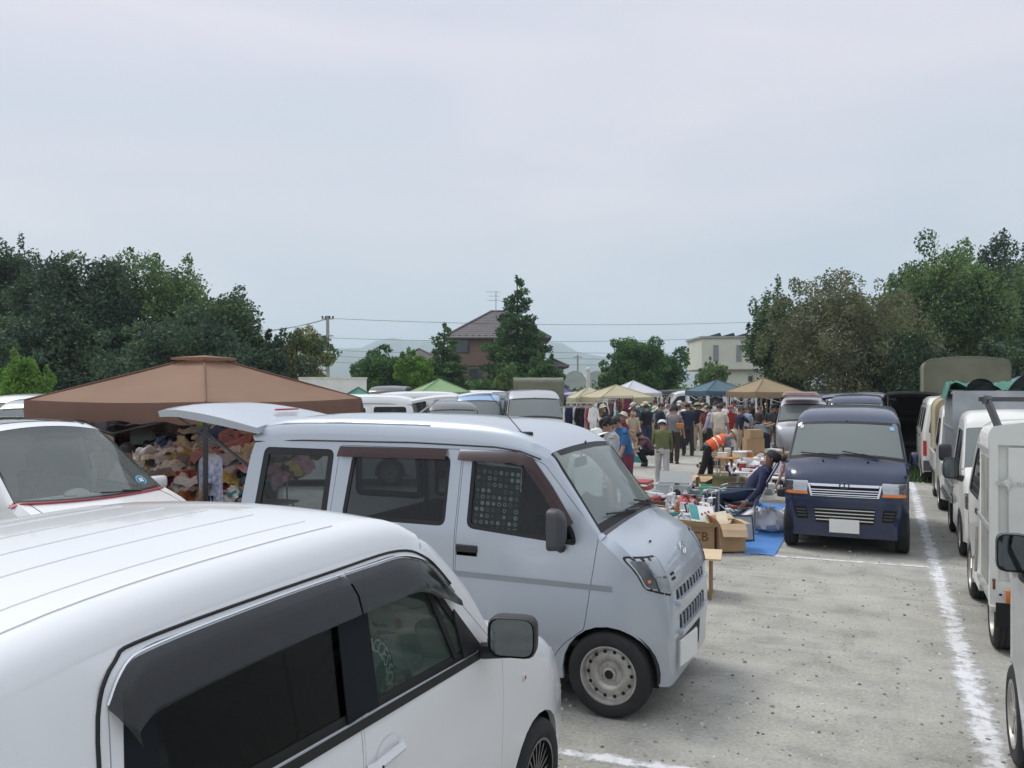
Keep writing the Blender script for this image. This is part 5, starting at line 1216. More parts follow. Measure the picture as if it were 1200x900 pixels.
# ---------------------------------------------------------------- houses
def place_rel(px, zf, rz, name, label, cat, group=None): x, y = at(px, zf); return empty(name, (x, y, 0), rz, label, cat, group)
M_brick = mat('brown_siding', (.235, .155, .115), .85, var=.12, vs=7)
def brickify(m, c1, c2, mort, sx, sy):
    t = m.node_tree; b = t.nodes['Principled BSDF']; g = t.nodes.new('ShaderNodeTexCoord'); s = t.nodes.new('ShaderNodeSeparateXYZ'); t.links.new(g.outputs['Object'], s.inputs[0])
    ad = t.nodes.new('ShaderNodeMath'); ad.operation = 'ADD'; t.links.new(s.outputs[0], ad.inputs[0]); t.links.new(s.outputs[1], ad.inputs[1])
    cb = t.nodes.new('ShaderNodeCombineXYZ'); t.links.new(ad.outputs[0], cb.inputs[0]); t.links.new(s.outputs[2], cb.inputs[1])
    k = t.nodes.new('ShaderNodeTexBrick'); k.inputs['Color1'].default_value = (*c1, 1); k.inputs['Color2'].default_value = (*c2, 1); k.inputs['Mortar'].default_value = (*mort, 1)
    k.inputs['Scale'].default_value = 1; k.inputs['Brick Width'].default_value = sx; k.inputs['Row Height'].default_value = sy; k.inputs['Mortar Size'].default_value = .012; t.links.new(cb.outputs[0], k.inputs[0])
    t.links.new(k.outputs[0], b.inputs['Base Color'])
brickify(M_brick, (.27, .175, .13), (.21, .14, .105), (.15, .11, .09), .5, .12)
M_roof = mat('roof_tile_grey', (.135, .12, .125), .7, var=.15, vs=5)
M_trim = mat('dark_trim', (.055, .045, .04), .6)
M_win = mat('house_window', (.07, .085, .09), .08, coat=.6, var=.2, vs=.6)
M_frame = mat('alu_frame_dark', (.05, .045, .042), .4)
def wall_window(root, x, z, w, h, y=-.0, frame=M_frame, pane=M_win):
    """window in a wall whose face is the local plane y"""
    b = MB(); t = .07
    for x0, x1, z0, z1 in ((x-w/2-t, x+w/2+t, z-h/2-t, z-h/2), (x-w/2-t, x+w/2+t, z+h/2, z+h/2+t), (x-w/2-t, x-w/2, z-h/2, z+h/2), (x+w/2, x+w/2+t, z-h/2, z+h/2), (x-.025, x+.025, z-h/2, z+h/2)): b.box(x0, x1, y-.07, y+.02, z0, z1)
    f = b.build('window', frame, root); b = MB(); b.box(x-w/2, x+w/2, y-.025, y-.005, z-h/2, z+h/2); b.build('pane', pane, f)
    return f
def hip_roof(root, x0, x1, y0, y1, ze, zr, over=.55, m=M_roof, tiles=True):
    xa, xb, ya, yb = x0-over, x1+over, y0-over, y1+over; cy = (ya+yb)/2; run = (yb-ya)/2
    A, B_ = (xa+run, cy, zr), (xb-run, cy, zr)
    if A[0] > B_[0]: A = B_ = ((xa+xb)/2, cy, zr)
    b = MB(); th = .16
    v = [(xa, ya, ze), (xb, ya, ze), (xb, yb, ze), (xa, yb, ze), A, B_]
    b.add(v, [(0, 1, 5, 4), (1, 2, 5), (2, 3, 4, 5), (3, 0, 4)]); b.add([(p[0], p[1], p[2]-th) for p in v[:4]]+v[:4], [(3, 2, 1, 0), (0, 1, 5, 4), (1, 2, 6, 5), (2, 3, 7, 6), (3, 0, 4, 7)], 1)
    o = b.build('roof', [m, M_trim], root)
    # courses of tiles as raised strips and ridge caps
    n = 14; g = MB()
    for k in range(1, n):
        t = k/n
        for P0, P1, P2, P3 in ((v[0], v[1], B_, A), (v[3], v[0], A, A), (v[1], v[2], B_, B_)):
            a = Vector(P0).lerp(Vector(P3), t); c = Vector(P1).lerp(Vector(P2), t); up = Vector((0, 0, .03)); dn = (Vector(P0)-Vector(P3)).normalized()*.05
            g.add([a+up*.2, c+up*.2, c+up+dn, a+up+dn], [(0, 1, 2, 3)])
    tl = g.build('tile_courses', m, o); tl['kind'] = 'stuff'
    g = MB(); 
    for a, c in ((v[0], A), (v[1], B_), (v[2], B_), (v[3], A), (A, B_)): g.tube([Vector(a)+Vector((0, 0, .04)), Vector(c)+Vector((0, 0, .05))], .09, 6)
    g.build('ridge_cap', m, o)
    return o
# brown two-storey house: front wall faces the camera
bh = place_rel(583, 76, YAW, 'brown_house', 'brown two-storey house with hipped grey roof behind the tall conifer', 'house')
b = MB(); b.box(-4.4, 4.3, 0, 7.5, 0, 6.62); b.build('wall', M_brick, bh)
ro = hip_roof(bh, -4.4, 4.3, 0, 7.5, 6.55, 9.3, .6)
for k in range(16):
    b = MB(); b.box(-4.7+k*.6, -4.58+k*.6, -.36, -.30, 6.68, 6.78); b.build('snow_guard', M_trim, ro)
wall_window(bh, -3.25, 5.9, 1.15, 1.35); wall_window(bh, -2.0, 2.9, 1.1, 1.5); wall_window(bh, 2.6, 5.7, 1.6, 1.2); wall_window(bh, 2.2, 2.9, 1.6, 1.6)
b = MB(); b.box(-4.42, 4.32, -.04, 0, 3.9, 4.02); b.build('storey_band', M_trim, bh)
b = MB(); b.tube([(-.35, -.1, 6.5), (-.35, -.1, 3.6), (-.7, -.12, 3.1), (-.75, -.12, 0)], .06, 6); b.build('downpipe', M_trim, bh)
b = MB(); b.tube([(-.2, 3, 8.9), (-.2, 3, 11.2)], .035, 6); 
for z, l in ((11.1, .9), (10.7, .7), (10.3, .8)): b.tube([(-.2-l, 3, z), (-.2+l*.5, 3, z)], .022, 5)
b.build('aerial', mat('grey_plastic2', (.3, .31, .32)), bh)
b = MB(); b.box(4.3, 6.1, .5, 6, 0, 4.0); b.build('annex', mat('annex_grey', (.34, .34, .32), .9), bh); hip_roof(bh, 4.3, 6.1, .5, 6, 3.95, 4.7, .45)
nh = place_rel(478, 82, YAW+.1, 'house', 'low grey roofed house behind the bright green bush', 'house')
b = MB(); b.box(-1.5, 3.6, 0, 6, 0, 4.5); b.build('wall', mat('plaster_grey', (.35, .33, .30), .9), nh); hip_roof(nh, -1.5, 3.6, 0, 6, 4.4, 5.9, .5); wall_window(nh, 1, 3, 1.2, 1.2)
# cream two-storey building with solar panels
cb = place_rel(861, 88, YAW-.02, 'cream_building', 'cream flat-roofed building with narrow windows and tilted solar panels', 'building')
M_cream = mat('cream_render', (.68, .66, .57), .85, var=.05, vs=.5)
b = MB(); b.box(-3.5, 4.2, 0, 8, 3.9, 7.2); b.build('wall', M_cream, cb); b = MB(); b.box(-1.6, 4.2, .3, 8, 0, 3.9); b.build('lower_wall', M_cream, cb)
b = MB(); b.box(-3.65, 4.35, -.15, 8.15, 7.2, 7.42); b.build('parapet', mat('parapet_grey', (.38, .37, .35), .6), cb)
b = MB(); b.box(-3.6, 3.0, -.12, 8, 3.78, 3.93); b.build('storey_band', mat('band_brown', (.30, .25, .2), .7), cb)
b = MB(); b.box(-3.45, -3.2, .05, .3, 0, 3.8); b.build('pillar', M_cream, cb)
b = MB(); b.box(4.2, 6.2, .8, 7, 0, 4.2); b.build('annex', M_cream, cb)
for x in (-2.0, .45): wall_window(cb, x, 5.6, .42, 1.6, frame=mat('frame_grey', (.3, .3, .32), .5), pane=mat('frosted_pane', (.33, .35, .38), .2, var=.1))
wall_window(cb, 1.75, 2.9, .34, .4, y=.3); 
b = MB(); b.tube([(2.2, .2, 3.7), (2.2, .2, 0)], .05, 6); b.build('downpipe', M_cream, cb)
b = MB(); b.tube([(1.4, .1, 3.5), (1.9, .1, 3.3), (1.95, .1, 1.6)], .04, 6); b.build('lamp_arm', mat('band_brown', (.30, .25, .2), .7), cb)
for k in range(5):
    x = -2.7+k*1.45; b = MB(); b.add([(x, .2, 7.46), (x+1.35, .2, 7.46), (x+1.35, 7, 7.46), (x, 7, 7.46), (x+1.2, .2, 7.80), (x+1.2, 7, 7.80)], [(0, 3, 5, 4), (0, 4, 1), (3, 2, 5), (1, 4, 5, 2)]); b.build('solar_panel', mat('solar_dark', (.03, .035, .05), .2, coat=.6, var=.1), cb)
# arched greenhouses
gh = place_rel(678, 92, YAW, 'greenhouse', 'pale arched greenhouse behind the purple canopy', 'greenhouse')
for k in range(3):
    b = MB(); w = 1.5; n = 9; vs = []
    for y in (0, 14):
        for i in range(n+1): a = PI*i/n; vs.append((-2.8+k*2.4-1.2*math.cos(a)*1.0, y+k*.0, 2.5+1.25*math.sin(a)))
        vs += [(-4.0+k*2.4+2.4, y, 0), (-4.0+k*2.4, y, 0)]
    K = n+3; b.add(vs, [(i, i+1, K+i+1, K+i) for i in range(n)]+[(n, n+1, K+n+1, K+n), (0, K, K+n+2, n+2)]+[tuple(range(K-1, -1, -1)), tuple(range(K, 2*K))], 0, False)
    o = b.build('greenhouse_bay', mat('greenhouse_film', (.50, .54, .50), .45, var=.1, vs=1), gh)
    for y in range(0, 15, 2):
        h = MB(); h.tube([(v[0], y, v[2]+.03) for v in vs[:n+1]], .03, 5); h.build('hoop', M_steel, o)
# long white box of a parked lorry at the left
lb = place_rel(392, 30, YAW+.25, 'lorry', 'lorry with a long cream white box behind the brown canopy', 'lorry')
b = MB(); b.box(-1.25, 1.15, 0, 2.1, 1.0, 2.42); b.build('cargo_box', M_worn, lb)
b = MB(); b.box(-1.28, 1.18, -.03, 2.13, 2.40, 2.46); b.build('roof_edge', mat('lip_cream', (.62, .61, .5)), lb); b = MB(); b.box(-1.2, 1.1, .1, 2, .5, 1.0); b.build('chassis_frame', M_hole, lb)
for x in (-1.1, 1.0):
    for y in (.3, 1.8): add_wheel(lb, x, y, 1, 'steel', .35, .2)
# ---------------------------------------------------------------- poles and wires
M_conc = mat('pole_concrete', (.36, .36, .35), .9)
pl = place_rel(384, 66, YAW, 'utility_pole', 'concrete utility pole with crossarms and transformer behind the thin tree', 'utility pole')
b = MB(); b.tube([(0, 0, 0), (0, 0, hz(370, 66))], [.19, .12], 10); b.build('pole', M_conc, pl)
zt = hz(370, 66)
for z in (zt-.25, zt-1.6): b = MB(); b.box(-.45 if z > zt-1 else -.2, .45, -.06, .06, z-.05, z+.05); b.build('crossarm', M_steel, pl)
for x in (-.42, -.15, .15, .42): b = MB(); b.lathe([(.06, 0), (.09, .05), (.06, .1), (.09, .15), (.001, .2)], 8, 0, Matrix.Translation((x, 0, zt-.2))); b.build('insulator', M_black, pl)
b = MB(); b.lathe([(.001, 0), (.22, 0), (.22, .6), (.001, .65)], 12, 0, Matrix.Translation((-.3, 0, zt-2.2))); b.build('transformer', M_grey, pl)
def cable(name, pts, label, r=.02, sag=.4):
    b = MB(); P = []
    for i in range(len(pts)-1):
        a, c = Vector(pts[i]), Vector(pts[i+1]); 
        for k in range(12): t = k/12; p = a.lerp(c, t); p.z -= sag*4*t*(1-t); P.append(p)
    P.append(Vector(pts[-1])); b.tube(P, r, 4); o = b.build(name, M_black); return tag(o, label, 'cable', 'overhead power cables')
def pp(px, py, zf): x, y = at(px, zf); return (x, y, hz(py, zf))
cable('power_cable', [pp(240, 392, 60), pp(384, 373, 66), pp(900, 377, 78), pp(1300, 372, 90)], 'topmost overhead cable, running right from the utility pole top', .016)
cable('power_cable', [pp(240, 388, 60), pp(383, 374.5, 66)], 'overhead cable dropping left from the utility pole into the trees', .016)
cable('power_cable', [pp(386, 396, 66), pp(900, 394, 78), pp(1300, 392, 90)], 'second overhead cable, below the topmost one', .014)
for py, q in ((410, 'upper'), (417, 'middle'), (424, 'lower')): cable('power_cable', [pp(386, py, 120), pp(560, py+1, 120), pp(900, py+2, 120)], f'{q} one of three thin cables low over the far hedge', .022, .3)
p2 = place_rel(677, 118, YAW, 'utility_pole', 'small distant utility pole right of the brown house', 'utility pole')
b = MB(); b.tube([(0, 0, 0), (0, 0, hz(416, 118))], .14, 8); b.build('pole', M_conc, p2); b = MB(); b.box(-.7, .7, -.05, .05, hz(419, 118), hz(418, 118)); b.build('crossarm', M_steel, p2)
p3 = place_rel(689, 40, YAW, 'post', 'pale slim post left of the cream canopies', 'post'); b = MB(); b.tube([(0, 0, 0), (0, 0, hz(433, 40))], .09, 8); b.build('shaft', mat('post_cream', (.6, .6, .55), .6), p3)
b = MB(); b.ball((0, 0, hz(433, 40)), .12, 8); b.build('cap', mat('post_cream', (.6, .6, .55), .6), p3)
# ---------------------------------------------------------------- canopies
def fabric(name, c, tr=.3):
    if name in _m: return _m[name]
    m = mat(name, c, .8, var=.07, vs=1.5, bump=.35, bs=3); t = m.node_tree; b = t.nodes['Principled BSDF']
    tl = t.nodes.new('ShaderNodeBsdfTranslucent'); tl.inputs[0].default_value = (*c, 1); mx = t.nodes.new('ShaderNodeMixShader'); mx.inputs[0].default_value = tr
    t.links.new(b.outputs[0], mx.inputs[1]); t.links.new(tl.outputs[0], mx.inputs[2]); t.links.new(mx.outputs[0], t.nodes['Material Output'].inputs[0]); return m
def tent(x, y, rz, w, ze, zp, top, val, label, vent=False, leg=M_black, valh=.24, group='pop-up canopies over the stalls', d=None):
    root = empty('canopy', (x, y, 0), rz, label, 'canopy', group); h = w/2; d = (d or w)/2
    b = MB(); n = 10; cs = [(-h, -d), (h, -d), (h, d), (-h, d)]; zt = zp if not vent else lerp(ze, zp, .86); q = .0 if not vent else .13
    for k in range(4):
        a, c = cs[k], cs[(k+1) % 4]; vs = []
        for j in range(n+1):
            t = j/n; s_ = 1-t*(1-q)
            for i in range(n+1):
                u = i/n; px_, py_ = lerp(a[0], c[0], u)*s_, lerp(a[1], c[1], u)*s_
                sag = -.06*math.sin(PI*t)*(.4+.6*math.sin(PI*u))-.012*math.sin(u*9+k)*(1-t)
                bow = .05*math.sin(PI*u)*(1-t)
                vs.append((px_*(1-bow*.3), py_*(1-bow*.3), lerp(ze, zt, t**.92)+sag*.8-bow*.5))
        b.add(vs, [(j*(n+1)+i, j*(n+1)+i+1, (j+1)*(n+1)+i+1, (j+1)*(n+1)+i) for j in range(n) for i in range(n)], 0, True)
    o = b.build('canopy_top', top, root)
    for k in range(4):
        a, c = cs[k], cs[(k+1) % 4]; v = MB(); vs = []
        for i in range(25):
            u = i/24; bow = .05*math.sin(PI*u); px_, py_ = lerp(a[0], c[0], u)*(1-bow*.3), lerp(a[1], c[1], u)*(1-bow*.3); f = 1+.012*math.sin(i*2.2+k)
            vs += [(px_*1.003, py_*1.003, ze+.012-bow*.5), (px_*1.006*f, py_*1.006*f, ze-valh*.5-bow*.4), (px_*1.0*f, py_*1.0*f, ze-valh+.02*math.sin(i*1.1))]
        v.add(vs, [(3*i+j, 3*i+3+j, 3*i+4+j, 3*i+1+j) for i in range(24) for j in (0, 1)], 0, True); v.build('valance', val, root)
        g = MB(); g.tube([(a[0], a[1], ze+.01), (a[0]*q, a[1]*q, zt+.01)], .012, 5); g.build('canopy_seam', val, o)
    if vent:
        b = MB(); e = .2; vs = [(-h*e, -d*e, zt+.05), (h*e, -d*e, zt+.05), (h*e, d*e, zt+.05), (-h*e, d*e, zt+.05), (0, 0, zp)]
        b.add(vs, [(0, 1, 4), (1, 2, 4), (2, 3, 4), (3, 0, 4)]); b.add([(p[0], p[1], p[2]) for p in vs[:4]]+[(p[0]*.97, p[1]*.97, p[2]-.03) for p in vs[:4]], [(0, 4, 5, 1), (1, 5, 6, 2), (2, 6, 7, 3), (3, 7, 4, 0)])
        b.build('vent_cap', top, root)
    for a in cs:
        g = MB(); g.box(a[0]*.97-.02, a[0]*.97+.02, a[1]*.97-.02, a[1]*.97+.02, .01, ze-.02); g.box(a[0]*.97-.045, a[0]*.97+.045, a[1]*.97-.045, a[1]*.97+.045, 0, .012); g.build('leg', leg, root)
    for k in range(4):
        a, c = cs[k], cs[(k+1) % 4]; g = MB()
        m_ = ((a[0]+c[0])/2*.97, (a[1]+c[1])/2*.97)
        g.tube([(a[0]*.97, a[1]*.97, ze-.1), (m_[0], m_[1], ze-.38)], .011, 5); g.tube([(c[0]*.97, c[1]*.97, ze-.1), (m_[0], m_[1], ze-.38)], .011, 5); g.build('truss', leg, root)
    return root
M_white_pl = mat('white_plastic', (.7, .7, .69), .5, var=.05)
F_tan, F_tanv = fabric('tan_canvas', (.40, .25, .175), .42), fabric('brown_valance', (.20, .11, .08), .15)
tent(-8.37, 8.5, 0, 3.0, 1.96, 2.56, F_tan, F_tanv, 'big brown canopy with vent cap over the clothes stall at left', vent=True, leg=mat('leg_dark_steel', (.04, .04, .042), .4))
def tentp(px, zf, wpx, ytop, yeave, c, vc, label, rz=.3, leg=M_white_pl, valh=.22):
    x, y = at(px, zf); w = wpx/FPX*zf/(math.cos(rz)+math.sin(abs(rz)))
    nm = label.split()[0]+'_'+label.split()[1]
    return tent(x, y, YAW+rz, w, hz(yeave, zf), hz(ytop, zf), fabric(nm+'_top', c), fabric(nm+'_valance', vc), label, leg=leg, valh=valh)
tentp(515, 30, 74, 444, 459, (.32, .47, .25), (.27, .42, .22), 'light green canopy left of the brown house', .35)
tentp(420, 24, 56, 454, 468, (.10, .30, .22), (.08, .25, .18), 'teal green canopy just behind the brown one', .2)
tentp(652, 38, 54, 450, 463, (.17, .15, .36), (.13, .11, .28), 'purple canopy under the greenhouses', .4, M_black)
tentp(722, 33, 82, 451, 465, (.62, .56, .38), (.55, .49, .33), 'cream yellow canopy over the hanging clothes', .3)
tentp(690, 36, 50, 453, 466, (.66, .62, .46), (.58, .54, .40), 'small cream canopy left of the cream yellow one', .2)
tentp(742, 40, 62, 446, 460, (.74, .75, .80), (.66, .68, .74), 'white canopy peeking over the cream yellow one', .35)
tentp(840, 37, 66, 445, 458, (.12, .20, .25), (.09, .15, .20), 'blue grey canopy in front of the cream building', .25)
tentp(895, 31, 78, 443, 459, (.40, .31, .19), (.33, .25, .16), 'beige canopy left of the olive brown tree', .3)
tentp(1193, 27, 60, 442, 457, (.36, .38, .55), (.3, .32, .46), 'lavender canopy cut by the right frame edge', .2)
# ---------------------------------------------------------------- parked vehicles in the background
KV = {'w': P_white2, 's': paint('silver_paint', (.42, .43, .45), metal=.4), 'd': paint('dark_grey_paint', (.10, .11, .115), metal=.3), 'k': paint('black_paint', (.015, .015, .018)), 'r': paint('maroon_paint', (.22, .04, .05), metal=.2), 'n': P_navy, 'b': paint('pale_blue_paint', (.25, .38, .58), metal=.2), 'g': P_grey, 'p': paint('faded_pink_paint', (.30, .17, .18))}
def bgvan(px, zf, rz, c, label, sc=1.0, base=None, group='vans parked in the far rows', sy=1.0, sx=1.0, dx=0):
    x, y = at(px, zf); o = copytree(base or t4, (x, y, 0), rz, label, scale=(sc*sx, sc*sy, sc), mats={'truck_white_paint': KV[c], 'navy_paint': KV[c]}); o['group'] = group
    if base is not None or True: o.name = 'kei_van'
    return o
# hatch raised at the back
def hatch(px, zf, rz, c, w, l, z, label_parent=None, root=None, x0=-3.0):
    b = MB(); n = 8; vs = []
    for i in range(n+1):
        t = i/n
        for k in range(9):
            u = -1+k/4; vs.append((x0-l*t, u*w/2*(1-.08*t), z+.10*math.sin(t*1.8)-.05*abs(u)**3))
    lo = [(v[0], v[1]*.97, v[2]-.05) for v in vs]; K = 9; fs = [(j*K+i, j*K+i+1, (j+1)*K+i+1, (j+1)*K+i) for j in range(n) for i in range(K-1)]; q = len(vs)
    b.add(vs, [tuple(reversed(f)) for f in fs], 0, True); b.add(lo, fs, 1, True)
    ed = list(range(K))+[j*K+K-1 for j in range(1, n+1)]+[n*K+i for i in range(K-2, -1, -1)]+[j*K for j in range(n-1, 0, -1)]
    b.add([vs[i] for i in ed]+[lo[i] for i in ed], [(i, (i+1) % len(ed), len(ed)+(i+1) % len(ed), len(ed)+i) for i in range(len(ed))])
    h = b.build('raised_tailgate', [KV[c], M_grey], root)
    for s in (-1, 1): g = MB(); g.tube([(x0+.05, s*w*.42, z-.45), (x0-l*.55, s*w*.42, z-.03)], .014, 5); g.build('gas_strut', M_white_pl, h)
    return h
def open_van(px, zf, rz, c, label, sc=1.0, boxes=True):
    """van with its tailgate up, cargo bay visible from behind"""
    x, y = at(px, zf); root = empty('kei_van', (x, y, 0), rz, label, 'van', 'vans with raised tailgates among the stalls'); root.scale = (sc, sc, sc)
    kei_van(root, KV[c], tailgate_open=True, detail=False, interior=False); hatch(0, 0, 0, c, 1.28, .95, 1.83, root=root)
    return root
F_ = YAW+PI       # helper: heading of something that faces the camera is YAW-90deg etc.
face = YAW-PI/2; away = YAW+PI/2; left_ = YAW+PI; right_ = YAW
bgvan(533, 19.5, face+.15, 'd', 'dark grey van facing us just above the silver van roof', sc=.92)
hv = bgvan(628, 21.5, face+.05, 's', 'tall silver van with clothes hung along its side, above the silver roof', sc=1.06, sy=1.02)
open_van(322, 18.3, left_+.05, 'w', 'white van side on with raised tailgate left of the dark grey van', 1.02)
open_van(418, 25, left_+.1, 'w', 'white van with raised tailgate below the light green canopy', 1.03)
bgvan(560, 24, face, 'b', 'pale blue van behind the dark grey one')
bgvan(590, 27, face+.1, 'd', 'dark van between the pale blue and the tall silver van')
bgvan(500, 31, left_, 'w', 'white van end-on below the olive canopy of the lorry', sc=1.03)
bgvan(640, 38, left_, 's', 'silver van side on under the purple canopy', sc=.98)
bgvan(450, 31, face, 'k', 'black wagon with roof box behind the white vans', sc=1.12)
for i, (px, zf, rz, c, q) in enumerate(((690, 44, left_, 'w', 'leftmost'), (715, 47, face, 's', 'second'), (750, 46, left_, 'k', 'third'), (778, 43, left_, 'w', 'fourth'), (800, 49, face, 's', 'fifth'), (875, 48, left_, 'g', 'sixth'), (935, 44, face, 'w', 'seventh'))):
    bgvan(px, zf, rz, c, f'distant parked van, {q} from the left in the row behind the middle canopies', sc=1.0, group='distant vans behind the middle canopies')
bgvan(8, 21, face+.2, 'w', 'white van behind the white family car at the far left', sc=1.0)
bgvan(30, 17.5, face+.3, 'g', 'grey green van with pale windscreen at the left of the brown canopy', sc=.97)
# navy van row: further vehicles behind it
nv = open_van(1003, 20.5, -PI/2, 'n', 'navy van with raised tailgate right behind the navy one facing us', 1.0)
hatch(0, 0, 0, 'n', 1.9, .8, 1.86, root=nv, x0=-2.2)
bgvan(985, 25, -PI/2, 's', 'silver wagon roof behind the two navy vans', sc=.98)
bgvan(1015, 27.5, -PI/2, 'w', 'white van behind the silver wagon roof')
bgvan(968, 31, -PI/2+.2, 'k', 'black sport wagon under the olive brown tree', sc=1.0)
bgvan(941, 22.5, -PI/2+.05, 's', 'silver van with pink cloth on its roof beside the woman with raised arms', sc=.96)
kb = open_van(1064, 24.5, PI/2, 'k', 'black van with open tailgate at the end of the lane, boxes inside', 1.04)
for i, (dx, dy, w, m_) in enumerate(((.25, .0, .4, 'cardboard'), (-.25, .1, .35, 'pale'), (.35, .05, .2, 'y'))):
    pass
# olive canopy lorry by the brown house
ol = copytree(t5, (*at(577, 34), 0), left_, 'small lorry with olive canvas canopy under the tall conifer', scale=(.82, .95, .86)); ol['group'] = 'olive canopy lorries'; t5['group'] = 'olive canopy lorries'
# ---------------------------------------------------------------- goods
M_card = mat('cardboard', (.40, .27, .15), .9, var=.12, vs=4); M_cardl = mat('cardboard_inside', (.52, .38, .24), .9, var=.08, vs=4)
cols = {'plastic': (.82, .82, .84), 'white': (.74, .74, .72), 'cream': (.62, .56, .42), 'red': (.36, .05, .05), 'blue': (.05, .12, .30), 'black': (.02, .02, .022), 'green': (.06, .25, .12), 'yellow': (.5, .38, .10), 'orange': (.45, .18, .06), 'pink': (.5, .27, .28), 'grey': (.28, .29, .3), 'brown': (.16, .08, .045), 'purple': (.16, .07, .22), 'navy': (.02, .03, .09), 'teal': (.06, .3, .3), 'silver': (.5, .51, .52), 'tan': (.38, .26, .16)}
def cm(c, rough=.5): return mat('goods_'+c, cols[c], rough, var=.1, vs=9)
_items = {}
ITEM_CAT = {'mug': 'mug', 'vase': 'vase', 'bottle': 'bottle', 'book_stack': 'books', 'plate_stack': 'plates', 'lidded_box': 'box', 'radio': 'radio', 'toy_car': 'toy car', 'shoe_pair': 'shoes', 'bowl': 'bowl', 'handbag': 'handbag', 'picture_frame': 'picture frame', 'kettle': 'kettle', 'basket': 'basket', 'figurine': 'figurine', 'folded_cloth': 'cloth', 'case': 'case', 'camera': 'camera', 'bag_bundle': 'bag', 'jar': 'jar'}
def item_mesh(kind, c):
    k = (kind, c)
    if k in _items: return _items[k]
    b = MB(); m = [cm(c), cm('white'), M_hole, cm('silver')]; r = random.Random(hash(kind) % 999 if False else sum(map(ord, kind+c)))
    if kind == 'mug': b.lathe([(.001, 0), (.04, 0), (.045, .09), (.038, .09), (.036, .02), (.001, .02)], 12); b.tube([(.043, 0, .02), (.075, 0, .03), (.075, 0, .065), (.043, 0, .075)], .008, 5)
    elif kind == 'vase': b.lathe([(.001, 0), (.05, 0), (.085, .07), (.08, .14), (.035, .2), (.03, .25), (.05, .28), (.04, .275)], 14)
    elif kind == 'bottle': b.lathe([(.001, 0), (.038, 0), (.038, .17), (.015, .22), (.015, .27)], 10); b.lathe([(.017, .26), (.017, .29), (.001, .29)], 8, 1)
    elif kind == 'jar': b.lathe([(.001, 0), (.055, 0), (.06, .06), (.055, .12)], 12); b.lathe([(.058, .12), (.058, .145), (.001, .15)], 12, 1)
    elif kind == 'book_stack':
        for i in range(4): a = r.uniform(-.3, .3); M = rot_m(0, 0, a, (0, 0, i*.035)); b.box(-.08, .08, -.115, .115, 0, .032, (0, 1, 0, 3)[i], M); b.box(-.076, .082, -.112, .112, .004, .028, 1, M)
    elif kind == 'plate_stack':
        for i in range(5): b.lathe([(.001, .012*i), (.06, .012*i), (.11, .012*i+.018), (.11, .012*i+.022), (.055, .012*i+.006)], 14, 0 if i % 2 else 1)
    elif kind == 'lidded_box': b.rbox(-.15, .15, -.10, .10, 0, .12, .015); b.rbox(-.155, .155, -.105, .105, .115, .15, .015, 2, 1)
    elif kind == 'radio': b.rbox(-.16, .16, -.06, .06, 0, .18, .015); [b.lathe([(.05, 0), (.045, .006), (.001, .003)], 12, 2, rot_m(PI/2, 0, 0, (x, -.06, .08))) for x in (-.09, .09)]; b.box(-.04, .04, -.064, -.06, .12, .16, 3); b.tube([(-.1, 0, .18), (-.1, 0, .22), (.1, 0, .22), (.1, 0, .18)], .007, 5, 3)
    elif kind == 'toy_car': b.rbox(-.13, .13, -.055, .055, .025, .075, .02); b.rbox(-.07, .06, -.045, .045, .07, .115, .02, 2, 2); [b.lathe([(.028, 0), (.028, .02), (.001, .02)], 10, 2, rot_m(PI/2, 0, 0, (x, y, .028))) for x in (-.08, .08) for y in (-.04, .06)]
    elif kind == 'shoe_pair':
        for y in (-.05, .055): b.tube([(-.11, y, .03), (-.02, y, .035), (.08, y, .028), (.13, y, .02)], [.038, .036, .04, .02], 8, 0, True, None); b.tube([(-.09, y, .04), (-.085, y, .08)], [.036, .032], 8); b.box(-.13, .14, y-.035, y+.035, 0, .012, 1)
    elif kind == 'bowl': b.lathe([(.001, .01), (.04, 0), (.045, .012), (.11, .07), (.105, .07), (.04, .02), (.001, .015)], 14)
    elif kind == 'handbag': b.rbox(-.15, .15, -.05, .05, 0, .2, .03); b.tube([(-.09, 0, .19), (-.08, 0, .3), (.08, 0, .3), (.09, 0, .19)], .009, 5); b.box(-.02, .02, -.056, -.05, .13, .16, 3)
    elif kind == 'picture_frame': M = rot_m(-.3, 0, 0); b.box(-.16, .16, 0, .02, 0, .25, 0, M); b.box(-.13, .13, -.004, 0, .03, .22, 1, M); b.box(-.08, .05, -.006, -.003, .07, .17, 3, M)
    elif kind == 'kettle': b.lathe([(.001, 0), (.09, 0), (.1, .05), (.07, .13), (.03, .15), (.001, .165)], 14); b.tube([(.08, 0, .06), (.15, 0, .12)], [.02, .012], 6); b.tube([(-.06, 0, .13), (-.05, 0, .2), (.05, 0, .2), (.06, 0, .13)], .008, 5, 2)
    elif kind == 'basket':
        b.lathe([(.001, 0), (.12, 0), (.16, .12), (.15, .12), (.115, .012), (.001, .012)], 14); b.tube([(.155*math.cos(a*PI/7), .155*math.sin(a*PI/7), .12) for a in range(15)], .01, 5)
        for i in range(4): b.ball((r.uniform(-.07, .07), r.uniform(-.07, .07), .09), .05, 8, (1, 3)[i % 2])
    elif kind == 'figurine': b.lathe([(.001, 0), (.05, 0), (.045, .03), (.03, .1), (.035, .15), (.015, .18)], 10); b.ball((0, 0, .205), .032, 8, 1)
    elif kind == 'folded_cloth':
